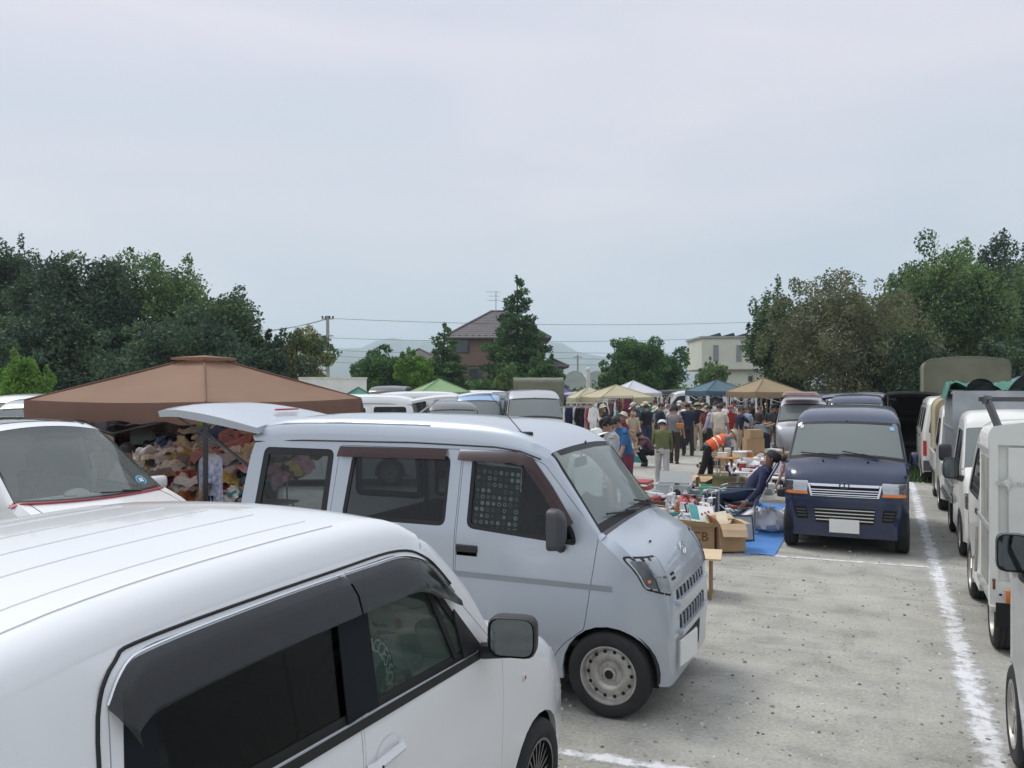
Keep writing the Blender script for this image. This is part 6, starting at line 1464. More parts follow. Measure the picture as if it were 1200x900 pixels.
        for i in range(3): b.rbox(-.14+.01*i, .14-.008*i, -.11, .11, .03*i, .03*i+.032, .02, 2, (0, 1, 0)[i])
    elif kind == 'case': b.rbox(-.2, .2, -.14, .14, 0, .08, .02); b.rbox(-.2, .2, .12, .15, .07, .3, .01, 2, 0); b.box(-.17, .17, -.11, .1, .08, .083, 2); [b.rbox(x-.03, x+.03, -.05, .05, .082, .11, .01, 1, q) for x, q in ((-.1, 3), (0, 1), (.1, 3))]
    elif kind == 'camera': b.rbox(-.07, .07, -.03, .03, 0, .085, .01); b.lathe([(.03, 0), (.028, .05), (.001, .045)], 12, 2, rot_m(PI/2, 0, 0, (0, -.03, .042))); b.box(-.02, .02, -.02, .02, .085, .1, 3)
    elif kind == 'bag_bundle':
        pts = [(0, 0, 0)]; b.lathe([(.001, 0), (.13, 0), (.17, .03), (.18, .07), (.165, .11), (.13, .15), (.08, .175), (.03, .185), (.05, .21), (.02, .20)], 22)
        b.v = [(x*(1+.16*math.sin(z*55+math.atan2(y, x)*5)+.1*math.sin(math.atan2(y, x)*9+z*20)), y*(1+.13*math.sin(math.atan2(y, x)*7+z*70)), z*(1+.12*math.sin(math.atan2(y, x)*4))) for x, y, z in b.v]
    me = b.mesh(kind, m); me.set_sharp_from_angle(angle=math.radians(40)); _items[k] = me; return me
ORD = ['leftmost', 'second', 'third', 'fourth', 'fifth', 'sixth', 'seventh', 'eighth', 'ninth', 'tenth', 'eleventh', 'twelfth', 'thirteenth', 'fourteenth', 'fifteenth', 'sixteenth']
ROWN = ['front', 'second', 'third', 'fourth', 'fifth', 'sixth', 'seventh', 'eighth', 'ninth', 'tenth', 'eleventh', 'twelfth']
KINDS = list(ITEM_CAT)
def put(kind, c, x, y, z, rz, label, group, sc=1.0):
    o = link(kind, item_mesh(kind, c)); o.location = (x, y, z); o.rotation_euler = (0, 0, rz); sc *= {'case': .6, 'lidded_box': .65, 'picture_frame': .7}.get(kind, 1); o.scale = (sc, sc, sc); tag(o, label, ITEM_CAT[kind], group); return o
def spread(area, x0, x1, y0, y1, nx, ny, seed, z=0, kinds=KINDS, skew=0, jit=.3, sc=(1.0, 1.5), skip=None, palette=None, skewx=0):
    r = random.Random(seed); pal = palette or ['white', 'white', 'cream', 'red', 'blue', 'black', 'black', 'black', 'grey', 'grey', 'brown', 'brown', 'silver', 'silver', 'white', 'cream', 'tan', 'navy', 'navy', 'orange', 'teal', 'white']
    for j in range(ny):
        for i in range(nx):
            kind = r.choice(kinds); c = r.choice(pal); x = lerp(x0, x1, (i+.5+r.uniform(-jit, jit))/nx)+skewx*j; y = lerp(y0, y1, (j+.5+r.uniform(-jit, jit))/ny)+skew*i
            if skip and skip(x, y): continue
            rz = r.choice((0, 1.57, .3, -.4, 2.5, r.uniform(0, 6)))
            put(kind, c, x, y, z, rz, f"{c} {kind.replace('_', ' ')}, {ORD[min(i, 15)]} from left, {ROWN[j]} row, {area}", f'goods laid out: {area}', r.uniform(*sc))
def cbox(x, y, z, w, d, h, rz, label, flaps=True, lid=False, group='cardboard boxes around the stalls', mk=None, fl=None):
    root = empty('cardboard_box', (x, y, z), rz, label, 'cardboard box', group); t = .008; b = MB(); w2, d2 = w/2, d/2
    b.box(-w2, w2, -d2, -d2+t, 0, h); b.box(-w2, w2, d2-t, d2, 0, h); b.box(-w2, -w2+t, -d2+t, d2-t, 0, h); b.box(w2-t, w2, -d2+t, d2-t, 0, h); b.box(-w2, w2, -d2, d2, 0, t)
    if lid: b.box(-w2-.002, w2+.002, -d2-.002, d2+.002, h, h+t)
    b.build('carton', M_card, root)
    if lid: g = MB(); g.box(-w2-.003, w2+.003, -.03, .03, h+t, h+t+.002); g.build('tape', mat('tape_tan', (.45, .33, .18), .3), root)
    if flaps and not lid:
        r = random.Random(int((x*31+y*17)*10))
        for k, (px_, py_, L_, W__) in enumerate(((0, -d2, w, d*.45), (0, d2, w, d*.45), (-w2, 0, d, w*.4), (w2, 0, d, w*.4))):
            a = (fl[k] if fl else r.uniform(-.6, .9)); M = rot_m(0, 0, (0, PI, -PI/2, PI/2)[k], (px_, py_, h)) @ Matrix.Rotation(a, 4, 'X')
            g = MB(); g.add([(-L_/2, 0, 0), (L_/2, 0, 0), (L_/2*.97, -W__*.5, .01), (L_/2*.96, -W__, -.01), (-L_/2*.96, -W__, .005), (-L_/2*.97, -W__*.5, .012)], [(0, 1, 2, 5), (5, 2, 3, 4)], 0, False, M); g.build('flap', M_cardl, root)
    return root
# near sheet beside the navy van
M_sheet = mat('blue_sheet', (.07, .24, .60), .5, var=.12, vs=3, bump=.5, bs=5)
b = MB(); n = 16; vs = []; r = random.Random(6)
for j in range(n+1):
    for i in range(n+1):
        x = lerp(-3.75, -1.25, i/n)-.0*j; y = lerp(10.86, 15.6, j/n)
        vs.append((x-.03*j/n, y, .008+.010*(1+math.sin(i*1.7+j*.9))*r.random()))
b.add(vs, [(j*(n+1)+i, j*(n+1)+i+1, (j+1)*(n+1)+i+1, (j+1)*(n+1)+i) for j in range(n) for i in range(n)], 0, True)
o = b.build('ground_sheet', M_sheet); tag(o, 'blue plastic sheet spread on the ground left of the navy van', 'plastic sheet')
# seller's boxes in front of it
cbox(-2.27, 10.98, .02, .52, .40, .30, .12, 'open cardboard box printed CCB at the sheet corner, stuffed with packing', fl=(-.5, .6, .8, -.3))
M_ink = mat('box_ink', (.12, .07, .03), .8)
bx0 = cbox(-1.86, 11.02, .02, .34, .42, .36, .5, 'taller torn cardboard box right of the printed one', fl=(.9, -.2, -.8, .2))
cbox(-2.55, 11.12, .02, .36, .32, .30, -.3, 'small crushed cardboard box left of the printed one', fl=(-.2, .4, .5, .9))
o = text_obj('box_print', 'CCB', .17, M_ink, _b := bpy.data.objects['cardboard_box'], rot_m(PI/2, 0, 0, (.02, -.205, .17)), .001)
b = MB(); M = rot_m(-.9, .15, .5, (-2.17, 11.05, .34)); b.box(-.17, .17, -.003, .003, 0, .30, 0, M); b.box(-.168, -.05, -.005, -.003, .03, .295, 1, M); 
for k in range(3): b.box(-.02+k*.05, .01+k*.05, -.006, -.003, .12+.03*k, .16+.03*k, 2, M)
o = b.build('package', [mat('paper_white', (.75, .76, .74)), cm('teal'), cm('red')]); tag(o, 'white and teal printed package sticking out of the cardboard box', 'package')
b = MB(); M = rot_m(-.8, -.2, .2, (-1.98, 11.0, .33)); b.box(-.14, .14, -.003, .003, 0, .2, 0, M); b.box(-.1, .0, -.005, -.003, .04, .16, 1, M); o = b.build('package', [cm('cream'), cm('orange')]); tag(o, 'cream and orange printed package beside the white and teal one', 'package')
# plywood leaf on a crate next to the silver van nose
tb = empty('table', (-1.02, 7.75, 0), .42, 'small plywood table just beyond the nose of the silver van', 'table')
# board seen edge-on from above
M_ply = mat('plywood', (.60, .46, .28), .6, var=.1, vs=5); M_plyd = mat('plywood_brown', (.27, .15, .07), .7, var=.15, vs=5)
tb.location = (*at(820, 8.55), 0); tb.rotation_euler = (0, 0, .15)
b = MB(); b.box(-.42, .22, -.26, .26, .40, .42); b.build('table_top', M_ply, tb); b = MB(); b.box(.10, .125, -.24, .24, 0, .40); b.build('side_panel', M_plyd, tb); b = MB(); b.box(-.36, -.335, -.24, .24, 0, .40); b.build('side_panel', M_plyd, tb)
# framed board leaning
x, y = at(870, 11.35)
fr = empty('framed_board', (x, y, .02), YAW-.05, 'black framed grey board leaning at the edge of the blue sheet', 'framed board'); M = rot_m(-.35, 0, -.0)
b = MB(); b.box(-.15, .15, .0, .012, .02, .34, 0, M); b.build('panel', mat('board_grey', (.33, .34, .36), .35, coat=.3), fr)
for x0, x1, z0, z1 in ((-.165, .165, 0, .02), (-.165, .165, .34, .36), (-.165, -.15, .02, .34), (.15, .165, .02, .34)): b = MB(); b.box(x0, x1, -.008, .02, z0, z1, 0, M); b.build('frame_edge', M_black, fr)
# white plastic bags beside the chair
for i, (x, y, s_, lb_) in enumerate(((-1.52, 12.75, 1.5, 'large full white plastic bag on the blue sheet right of the chair legs'), (-1.36, 13.1, 1.2, 'smaller white plastic bag behind the large one by the navy van'), (-1.75, 12.95, 1.3, 'small white plastic bag under the folding chair'))): put('bag_bundle', 'plastic', x, y, .02, i*1.3, lb_, 'white plastic bags by the chair', s_)
# goods
spread('near half of blue sheet', -3.6, -2.15, 11.5, 13.3, 12, 9, 1, .02, jit=.48, sc=(.6, 1.15))
spread('far half of blue sheet', -3.8, -2.1, 13.4, 15.6, 12, 9, 2, .02, jit=.48, sc=(.65, 1.2))
spread('beside left sheet edge', -4.1, -3.55, 11.2, 13.2, 3, 5, 3, 0, ['camera', 'radio', 'toy_car', 'case', 'kettle', 'jar'], sc=(.9, 1.5), palette=['black', 'navy', 'grey', 'brown', 'silver'])
# clear storage crates standing in the aisle
def crate(x, y, z, w, d, h, rz, m, label, lidm=None, group='plastic crates among the goods'):
    root = empty('plastic_crate', (x, y, z), rz, label, 'plastic crate', group); b = MB(); t = .012; w2, d2 = w/2, d/2
    b.box(-w2, w2, -d2, -d2+t, 0, h); b.box(-w2, w2, d2-t, d2, 0, h); b.box(-w2, -w2+t, -d2+t, d2-t, 0, h); b.box(w2-t, w2, -d2+t, d2-t, 0, h); b.box(-w2, w2, -d2, d2, 0, t); b.build('tub', m, root)
    b = MB()
    for x0, x1, y0, y1 in ((-w2-.015, w2+.015, -d2-.015, -d2), (-w2-.015, w2+.015, d2, d2+.015), (-w2-.015, -w2, -d2, d2), (w2, w2+.015, -d2, d2)): b.box(x0, x1, y0, y1, h-.03, h)
    b.build('rim', m, root)
    if lidm: b = MB(); b.box(-w2, w2, 0, .012, 0, d, 0, rot_m(-.25, 0, 0, (0, d2+.02, h*.3))); b.build('lid', lidm, root)
    return root
M_tub = glass('clear_tub', (.75, .78, .76), .2, 1.45, .6, (.82, .85, .84)); M_lid = glass('frosted_lid', (.7, .72, .7), .3, 1.4, .7, (.9, .92, .9))
crate(-3.62, 15.55, .0, .62, .42, .30, .1, M_tub, 'clear plastic storage crate standing on a white tray in the aisle', M_lid)
crate(-3.85, 14.6, 0, .78, .5, .09, .05, cm('white'), 'shallow white tray below the clear storage crate')
crate(-3.0, 16.2, 0, .5, .4, .22, .2, mat('mint_plastic', (.2, .5, .36), .4), 'mint green plastic crate beside the clear one')
cbox(-2.75, 16.6, 0, .62, .42, .34, .05, 'wide open cardboard box behind the mint green crate', fl=(-.4, .5, .6, -.8))
cbox(-3.25, 16.9, 0, .4, .35, .34, .4, 'cardboard box left of the wide open one', fl=(.7, .5, .6, .8))
put('kettle', 'blue', -2.2, 15.0, 0, 1, 'bright blue kettle behind the knees of the sleeping man', 'goods laid out: far half of blue sheet', 2.2)
# low trestle of orange crates
def table(x, y, rz, w, d, h, label, m=M_ply, legm=M_steel, name='table', group='folding tables of the stalls'):
    root = empty(name, (x, y, 0), rz, label, 'table', group); b = MB(); b.rbox(-w/2, w/2, -d/2, d/2, h-.03, h, .01, 1); b.build('table_top', m, root)
    for sx in (-1, 1):
        for sy in (-1, 1): g = MB(); g.tube([(sx*(w/2-.06), sy*(d/2-.06), h-.03), (sx*(w/2-.04), sy*(d/2-.05), 0)], .013, 6); g.build('leg', legm, root)
    return root
table(-2.55, 18.2, .05, 1.5, .6, .62, 'orange topped low table near the bending man in the orange vest', mat('orange_board', (.55, .26, .07), .5, var=.12, vs=4))
spread('orange topped table', -3.2, -1.9, 17.95, 18.45, 7, 2, 4, .62, ['book_stack', 'lidded_box', 'jar', 'figurine', 'mug', 'camera'], palette=['orange', 'orange', 'white', 'brown', 'yellow', 'black', 'cream'], sc=(1, 1.5))
table(-2.05, 16.0, .1, 1.0, .6, .55, 'white table with small goods behind the sleeping man', M_white_pl)
spread('white goods table', -2.5, -1.6, 15.75, 16.25, 6, 2, 5, .55, sc=(.9, 1.4), palette=['white', 'white', 'red', 'pink', 'cream', 'silver', 'navy'])
spread('ground behind white table', -3.9, -1.6, 16.8, 17.8, 13, 5, 6, 0, sc=(.7, 1.3), jit=.48, palette=['white', 'black', 'white', 'brown', 'navy', 'cream', 'grey', 'tan'])
spread('ground behind orange table', -3.4, -1.4, 18.8, 21.4, 11, 7, 7, 0, sc=(.9, 1.6), jit=.48, palette=['white', 'white', 'cream', 'navy', 'tan', 'grey', 'brown', 'black'])
for i, (x, y, w, h, z, q) in enumerate(((-3.3, 20.6, .6, .42, 0, 'left'), (-2.4, 20.3, .62, .36, 0, 'middle'), (-1.75, 20.0, .62, .62, 0, 'tall right'), (-3.05, 21.6, .6, .45, 0, 'rear'), (-3.0, 21.6, .45, .36, .46, 'upper stacked'), (-3.0, 21.65, .35, .2, .83, 'topmost stacked'), (-1.3, 19.4, .4, .5, 0, 'reddish far right'))):
    cbox(x, y, z, w, .42, h, .1*i, f'{q} closed cardboard box in the group behind the orange topped table', flaps=False, lid=True)
spread('around far cardboard boxes', -4.6, -1.5, 21.8, 26, 11, 6, 8, 0, sc=(1.1, 2.0), jit=.48, palette=['white', 'cream', 'navy', 'tan', 'grey', 'brown', 'black', 'red'])
# left side of the aisle
spread('stall left of aisle', -8.6, -6.2, 19.3, 22.4, 11, 6, 9, 0, sc=(.9, 1.6), jit=.48, skew=.05)
b = MB(); b.rbox(-.5, .5, -.35, .35, 0, .05, .03); b.rbox(-.42, .42, -.3, .3, .05, .13, .03, 2, 1); b.rbox(-.45, .4, -.32, .3, .13, .18, .03, 2, 0); b.rbox(-.35, .42, -.3, .28, .18, .24, .03, 2, 1)
x, y = at(742, 17); o = b.build('magazine_pile', [cm('white'), cm('red')]); o.location = (x, y, .0); o.scale = (.9, .9, .9); tag(o, 'flat pile of white and red magazines beyond the silver van windscreen', 'magazine pile')
spread('stall far left of aisle', -10.5, -8.0, 23, 27, 8, 4, 10, 0, sc=(1.6, 2.4))
o = link('pink_cloth', item_mesh('folded_cloth', 'pink')); o.location = (*at(938, 22.9), 1.86); o.scale = (3.4, 3.2, 1.3); tag(o, 'faded pink folded cloth lying on the roof of the silver van', 'cloth')
# ---------------------------------------------------------------- people
skins = [mat('skin_tan', (.42, .25, .17), .6, var=.06), mat('skin_light', (.52, .33, .24), .6, var=.06), mat('skin_brown', (.27, .15, .09), .6, var=.06)]
hairs = {'black': mat('hair_black', (.012, .010, .009), .55, var=.3, vs=30), 'grey': mat('hair_grey', (.16, .155, .15), .7, var=.5, vs=40), 'brown': mat('hair_brown', (.05, .028, .018), .6, var=.3, vs=30)}
def cloth(name, c, c2=None, vs=6):
    k = 'cloth_'+name
    if k in _m: return _m[k]
    return mat(k, c, .9, var=.12, vs=vs, bump=.3, bs=18, var2=c2)
def skinned(name, verts, edges, radii, m, parent, sub=1):
    me = bpy.data.meshes.new(name); me.from_pydata([tuple(v) for v in verts], edges, []); me.materials.append(m)
    o = link(name, me, parent); sk = o.modifiers.new('skin', 'SKIN'); sk.use_smooth_shade = True
    lay = me.skin_vertices[0].data
    for i, r in enumerate(radii):
        lay[i].radius = (r, r) if not isinstance(r, tuple) else r; lay[i].use_root = (i == 0)
    if sub: s_ = o.modifiers.new('smooth', 'SUBSURF'); s_.levels = sub; s_.render_levels = sub
    return o
def loft(mb, rings, n=12, m=0, cap=True):
    vs = []; fs = []
    for c, a, b in rings:
        for k in range(n): t = 2*PI*k/n; vs.append(tuple(Vector(c)+Vector(a)*math.cos(t)+Vector(b)*math.sin(t)))
    for j in range(len(rings)-1):
        for k in range(n): fs.append((j*n+k, j*n+(k+1) % n, (j+1)*n+(k+1) % n, (j+1)*n+k))
    if cap: fs += [tuple(reversed(range(n))), tuple(range((len(rings)-1)*n, len(rings)*n))]
    mb.add(vs, fs, m, True)
def person(x, y, h, yaw, label, top=('white', (.7, .7, .7)), bot=('dark', (.03, .03, .035)), hair='black', skin=0, hat=None, lean=0, hp=.25, arms=((.25, .45), (.3, .5)), legs=((.08, .05), (-.1, .05)), long_sleeve=False, shorts=False, group='shoppers and sellers at the market', z0=0, spread=.13, vest=None, open_shirt=None, shoe=(.03, .03, .035), skirt=False, fingers=False, sub=1, backm=None, turn=0):
    """faces +x. lean: torso pitch, hp: head pitch, arms/legs: (upper, lower) angles forward from straight down, left then right"""
    root = empty('person', (x, y, z0), yaw, label, 'person', group)
    th, sh = .235*h, .225*h; fkn = []
    for up, lo in legs: fkn.append((th*math.sin(up), -th*math.cos(up), th*math.sin(up)-sh*math.sin(lo-up), -th*math.cos(up)-sh*math.cos(lo-up)))
    zp = max(-f[3] for f in fkn)+.045*h; P = Vector((-.06*h*math.sin(lean), 0, zp))
    Rl = Matrix.Rotation(lean, 3, 'Y')
    up = lambda vx, vy, vz: P+Rl @ Vector((vx*h, vy*h, vz*h))
    V = []; E = []; R_ = []
    def add(p, r, par=None):
        V.append(Vector(p)); R_.append(r*h); k = len(V)-1
        if par is not None: E.append((par, k))
        return k
    pel = add(P, .06); sp = add(up(0, 0, .11), .060, pel); ch = add(up(0, 0, .20), .055, sp); cl = add(up(0, 0, .275), .030, ch); nk = add(up(.005, 0, .312), .030, cl)
    neck = V[nk]; Rh = Matrix.Rotation(lean+hp, 3, 'Y') if True else Rl; hd = lambda vx, vy, vz: neck+Rh @ Vector((vx*h, vy*h, vz*h))
    j1 = add(hd(.012, 0, .030), .040, nk); hm = add(hd(.014, 0, .062), .055, j1); ht_ = add(hd(.004, 0, .104), .040, hm)
    A = {}; hands = []
    for s, (ua, fa) in zip((1, -1), arms):
        s0 = add(up(0, s*.07, .245), .022, ch); s1 = add(up(0, s*.105, .252), .022, s0)
        S = V[s1]; d = Vector((math.sin(ua), s*spread, -math.cos(ua))).normalized(); el = S+d*.165*h; d2 = Vector((math.sin(fa), s*(spread-.12), -math.cos(fa))).normalized(); wr = el+d2*.145*h
        e_ = add(el, .0235, s1); w_ = add(wr, .0165, e_); pm = add(wr+d2*.035*h, .019, w_)
        A[s] = (S, el, wr, d2); 
        side = Vector((-d2.z, 0, d2.x)) if abs(d2.z) > .3 else Vector((0, 1, 0)); q = side.cross(d2).normalized(); palm = wr+d2*.05*h
        if fingers:
            for f in range(4):
                off = side*((f-1.5)*.0095*h); b0 = add(palm+off, .0052, pm); b1 = add(palm+off+d2*.024*h*(1, 1.1, 1.05, .85)[f]-q*s*.003*h, .0047, b0); add(palm+off*1.1+d2*.042*h*(1, 1.12, 1.05, .8)[f]-q*s*.014*h, .004, b1)
            t0 = add(wr+d2*.025*h+side*.02*h, .006, w_); add(wr+d2*.045*h+side*.032*h, .005, t0)
        else: add(palm+d2*.03*h, .012, pm)
    K = {}
    for s, f in zip((1, -1), fkn):
        hipv = P+Vector((0, s*.05*h, -.01*h)); h_ = add(hipv, .052, pel); kn = add(hipv+Vector((f[0], s*.01*h, f[1])), .034, h_); an = add(hipv+Vector((f[2], s*.012*h, f[3])), .022, kn)
        K[s] = (hipv, V[kn].copy(), V[an].copy()); add(V[an]+Vector((.03*h, 0, -.02*h)), .02, an)
    skinned('body', V, E, R_, skins[skin], root, sub)
    # top
    ax = lambda a, b: (Rl @ Vector((a*h, 0, 0)), Rl @ Vector((0, b*h, 0)))
    tm = cloth(*top); mb = MB(); hem = -.03 if not vest else -.04
    loft(mb, [(up(0, 0, hem), *ax(.072, .100)), (up(0, 0, .05), *ax(.070, .096)), (up(.0, 0, .13), *ax(.073, .098)), (up(0, 0, .20), *ax(.078, .108)), (up(-.003, 0, .255), *ax(.066, .116)), (up(-.002, 0, .285), *ax(.046, .088)), (up(.003, 0, .30), *ax(.038, .046))], 14)
    for s in (1, -1):
        S, el, wr, d2 = A[s]; pts = [S+Rl @ Vector((0, -s*.025*h, -.004*h)), S.lerp(el, .35), el.lerp(S, .18)]; rs = [.041*h, .038*h, .035*h]; mb.ball(S+Rl @ Vector((0, -s*.006*h, .002*h)), .041*h, 8)
        if long_sleeve: pts += [el, el.lerp(wr, .5), wr.lerp(el, .06)]; rs = [.041*h, .037*h, .033*h, .030*h, .027*h, .023*h]
        mb.tube(pts, rs, 9)
    # a few folds: push vertices in and out a little
    mb.v = [(a+.006*h*math.sin(c*70/h+b*40/h), b+.004*h*math.sin(c*90/h+a*60/h), c) for a, b, c in mb.v]
    mb.build('shirt', tm, root)
    if vest:
        v = MB(); loft(v, [(up(0, 0, .0), *ax(.080, .108)), (up(0, 0, .13), *ax(.082, .106)), (up(0, 0, .20), *ax(.087, .116)), (up(-.002, 0, .262), *ax(.072, .112)), (up(-.002, 0, .29), *ax(.050, .075))], 14, cap=False); ve = v.build('vest', cloth(*vest), root)
        w = MB(); 
        for zz in (.1, .17): loft(w, [(up(0, 0, zz), *ax(.0875, .1115)), (up(0, 0, zz+.018), *ax(.0885, .1135))], 14, cap=False)
        w.build('reflective_band', mat('reflective', (.7, .7, .6), .3), ve)
    if open_shirt:
        v = MB(); loft(v, [(up(-.01, 0, -.12), *ax(.085, .118)), (up(-.005, 0, .0), *ax(.080, .112)), (up(0, 0, .13), *ax(.080, .106)), (up(0, 0, .20), *ax(.084, .116)), (up(-.004, 0, .262), *ax(.072, .120)), (up(-.004, 0, .29), *ax(.050, .080))], 16, cap=False)
        for s in (1, -1): S, el, wr, d2 = A[s]; v.tube([S, S.lerp(el, .5), el.lerp(S, .05)], [.043*h, .045*h, .046*h], 9)
        # drop the front faces so it hangs open
        keep = [i for i, f in enumerate(v.f) if not (i < 16*5 and (i % 16) in (15, 0))]; v.f = [v.f[i] for i in keep]; v.m = [v.m[i] for i in keep]; v.s = [v.s[i] for i in keep]
        v.build('open_shirt', cloth(*open_shirt), root)
    # bottoms
    bm_ = cloth(*bot); mb = MB()
    loft(mb, [(P+Rl @ Vector((0, 0, .05*h)), *ax(.066, .090)), (P, Vector((.074*h, 0, 0)), Vector((0, .100*h, 0))), (P+Vector((0, 0, -.05*h)), Vector((.07*h, 0, 0)), Vector((0, .096*h, 0)))], 14)
    if skirt:
        kz = (K[1][1]+K[-1][1])/2; az = (K[1][2]+K[-1][2])/2
        loft(mb, [(P+Vector((0, 0, -.04*h)), Vector((.075*h, 0, 0)), Vector((0, .1*h, 0))), (kz, Vector((.10*h, 0, 0)), Vector((0, .115*h, 0))), (az+Vector((0, 0, .02*h)), Vector((.10*h, 0, 0)), Vector((0, .12*h, 0)))], 14)
    else:
        for s in (1, -1):
            a, k_, n_ = K[s]
            if shorts: mb.tube([a+Vector((0, 0, .02*h)), a.lerp(k_, .5), k_.lerp(a, .05)], [.058*h, .055*h, .052*h], 10)
            else: mb.tube([a+Vector((0, 0, .02*h)), a.lerp(k_, .5), k_, k_.lerp(n_, .5), n_+Vector((0, 0, .0))], [.060*h, .050*h, .043*h, .039*h, .036*h], 10)
    mb.v = [(a+.004*h*math.sin(c*60/h), b+.004*h*math.sin(c*85/h+a*40/h), c) for a, b, c in mb.v]
    mb.build('skirt' if skirt else 'trousers', bm_, root)
    for s in (1, -1):
        n_ = K[s][2]; g = MB(); g.tube([n_+Vector((-.025*h, 0, -.024*h)), n_+Vector((.02*h, 0, -.02*h)), n_+Vector((.07*h, 0, -.03*h)), n_+Vector((.095*h, 0, -.034*h))], [.02*h, .026*h, .022*h, .012*h], 8); g.build('shoe', mat('shoe_%d' % int(shoe[0]*100), shoe, .6), root)
    # head dress: hair cap, ears, nose
    Mh = Matrix.Translation(hd(.004, 0, .066)) @ Rh.to_4x4()
    if hair:
        g = MB(); n = 12; vs = []; rows = 7
        for j in range(rows):
            t = PI*.62*j/(rows-1)
            for k in range(n):
                a = 2*PI*k/n; front = math.cos(a); tt = t*(1-.30*max(0, front)) ; vs.append((.063*h*math.sin(tt)*math.cos(a)*1.0-.006*h, .058*h*math.sin(tt)*math.sin(a), .062*h*math.cos(tt)+.004*h))
        g.add(vs, [(j*n+k, j*n+(k+1) % n, (j+1)*n+(k+1) % n, (j+1)*n+k) for j in range(rows-1) for k in range(n)], 0, True, Mh); g.build('hair', hairs[hair], root)
    g = MB()
    for s in (1, -1): g.ball((.0, s*.055*h, -.006*h), (.008*h, .005*h, .014*h), 6, 0, Mh)
    g.tube([(.058*h, 0, .008*h), (.070*h, 0, -.008*h), (.060*h, 0, -.012*h)], [.004*h, .007*h, .005*h], 5, 0, True, Mh)
    for s in (1, -1): g.ball((.060*h, s*.018*h, .004*h), (.004*h, .007*h, .004*h), 6, 1, Mh)
    g.box(.052*h, .062*h, -.012*h, .012*h, -.028*h, -.025*h, 1, Mh)
    fo = g.build('face', [skins[skin], mat('eye_dark', (.03, .02, .02), .4)], root)
    if hat:
        hk, hc = hat; hm_ = cloth('hat_%s_%d' % (hk, int(hc[0]*100+hc[1]*10)), hc); g = MB()
        if hk == 'cap':
            g.lathe([(.065*h, .0), (.065*h, .02*h), (.052*h, .047*h), (.02*h, .058*h), (.001, .06*h)], 12, 0, Mh @ Matrix.Translation((-.002*h, 0, .012*h)))
            g.add([(.050*h, -.04*h, .014*h), (.11*h, -.03*h, .004*h), (.118*h, 0, .004*h), (.11*h, .03*h, .004*h), (.050*h, .04*h, .014*h)], [(0, 1, 2, 3, 4)], 0, False, Mh); g.add([(.050*h, -.04*h, .018*h), (.11*h, -.03*h, .008*h), (.118*h, 0, .008*h), (.11*h, .03*h, .008*h), (.050*h, .04*h, .018*h)], [(0, 1, 2, 3, 4)], 0, False, Mh)
        else:
            g.lathe([(.115*h, -.012*h), (.065*h, .006*h), (.065*h, .025*h), (.054*h, .05*h), (.02*h, .062*h), (.001, .062*h)], 14, 0, Mh @ Matrix.Translation((0, 0, .012*h)))
        g.build('hat', hm_, root)
    return root, up, A
def P_(px, zf, h, yawdeg, label, **k):
    """yawdeg: 0 = facing image right, 90 = away from us, 180 = image left, 270 = towards us"""
    x, y = at(px, zf); return person(x, y, h, YAW+math.radians(yawdeg), label, **k)
navy = ('navy', (.02, .028, .05)); black = ('black', (.014, .014, .016)); lgrey = ('light_grey', (.42, .42, .41)); mgrey = ('mid_grey', (.20, .20, .21)); whitec = ('white', (.70, .70, .70)); dk = ('charcoal', (.035, .035, .04)); jean = ('denim', (.03, .05, .09)); khaki = ('olive', (.13, .15, .06)); brn = ('dark_brown', (.045, .035, .028)); sand = ('sand', (.45, .38, .27))
P_(716, 13.2, 1.76, 185, 'man in grey t-shirt and black cap with a black shoulder bag', top=lgrey, bot=black, hat=('cap', (.014, .014, .016)), hp=.5, arms=((.15, .3), (.5, .9)))
P_(733, 15.2, 1.74, 195, 'man in blue t-shirt and maroon shorts leaning forward', top=('blue', (.03, .12, .27)), bot=('maroon', (.16, .03, .06)), shorts=True, hp=.5, lean=.25, arms=((.2, .4), (.3, .6)))
P_(690, 9.6, 1.70, 75, 'grey-haired person behind the silver van windscreen, seen from behind', top=whitec, bot=dk, hair='grey', hp=.35, lean=.1, skin=0)
P_(704, 11.2, 1.66, 160, 'person in white shirt with a white brimmed hat by the silver van', top=whitec, bot=dk, hat=('brim', (.72, .71, .66)), hp=.4)
P_(679, 12.2, 1.62, 60, 'bareheaded brown-skinned person near the hanging clothes', top=('rust', (.22, .06, .05)), bot=dk, hair='brown', hp=.3, skin=2)
P_(665, 11.5, 1.62, 100, 'dark-haired person nearest the hanging clothes rack', top=sand, bot=dk, hp=.3)
P_(747, 27.5, 1.72, 200, 'man in charcoal shirt looking down at the far left stall', top=('slate', (.05, .06, .08)), bot=dk, hp=.5, lean=.15, hat=('cap', (.5, .5, .5)))
P_(758, 26.5, 1.66, 120, 'man in black shirt and jeans, back to back with the charcoal one', top=black, bot=jean, hp=.3)
x, y = at(776, 17.9)
P_(776, 17.9, 1.50, 80, 'woman in olive top and grey trousers with white cap and pink scarf, mid aisle', top=khaki, bot=lgrey, hat=('cap', (.7, .7, .7)), hp=.5, legs=((.12, .1), (-.22, .05)), long_sleeve=True, arms=((.5, 1.3), (.3, .9)))
P_(763, 22.0, 1.55, 185, 'crouching woman in purple floral top and black skirt', top=('purple_floral', (.13, .06, .10), (.03, .02, .03), 30), bot=black, lean=.6, hp=.3, legs=((1.75, 2.2), (1.5, 2.1)), arms=((.9, 1.2), (.6, 1.0)))
P_(790, 22.9, 1.68, 60, 'man in grey shirt and brown trousers with an orange bag', top=mgrey, bot=brn, hp=.3, hat=('cap', (.02, .025, .04)), shoe=(.06, .05, .04))
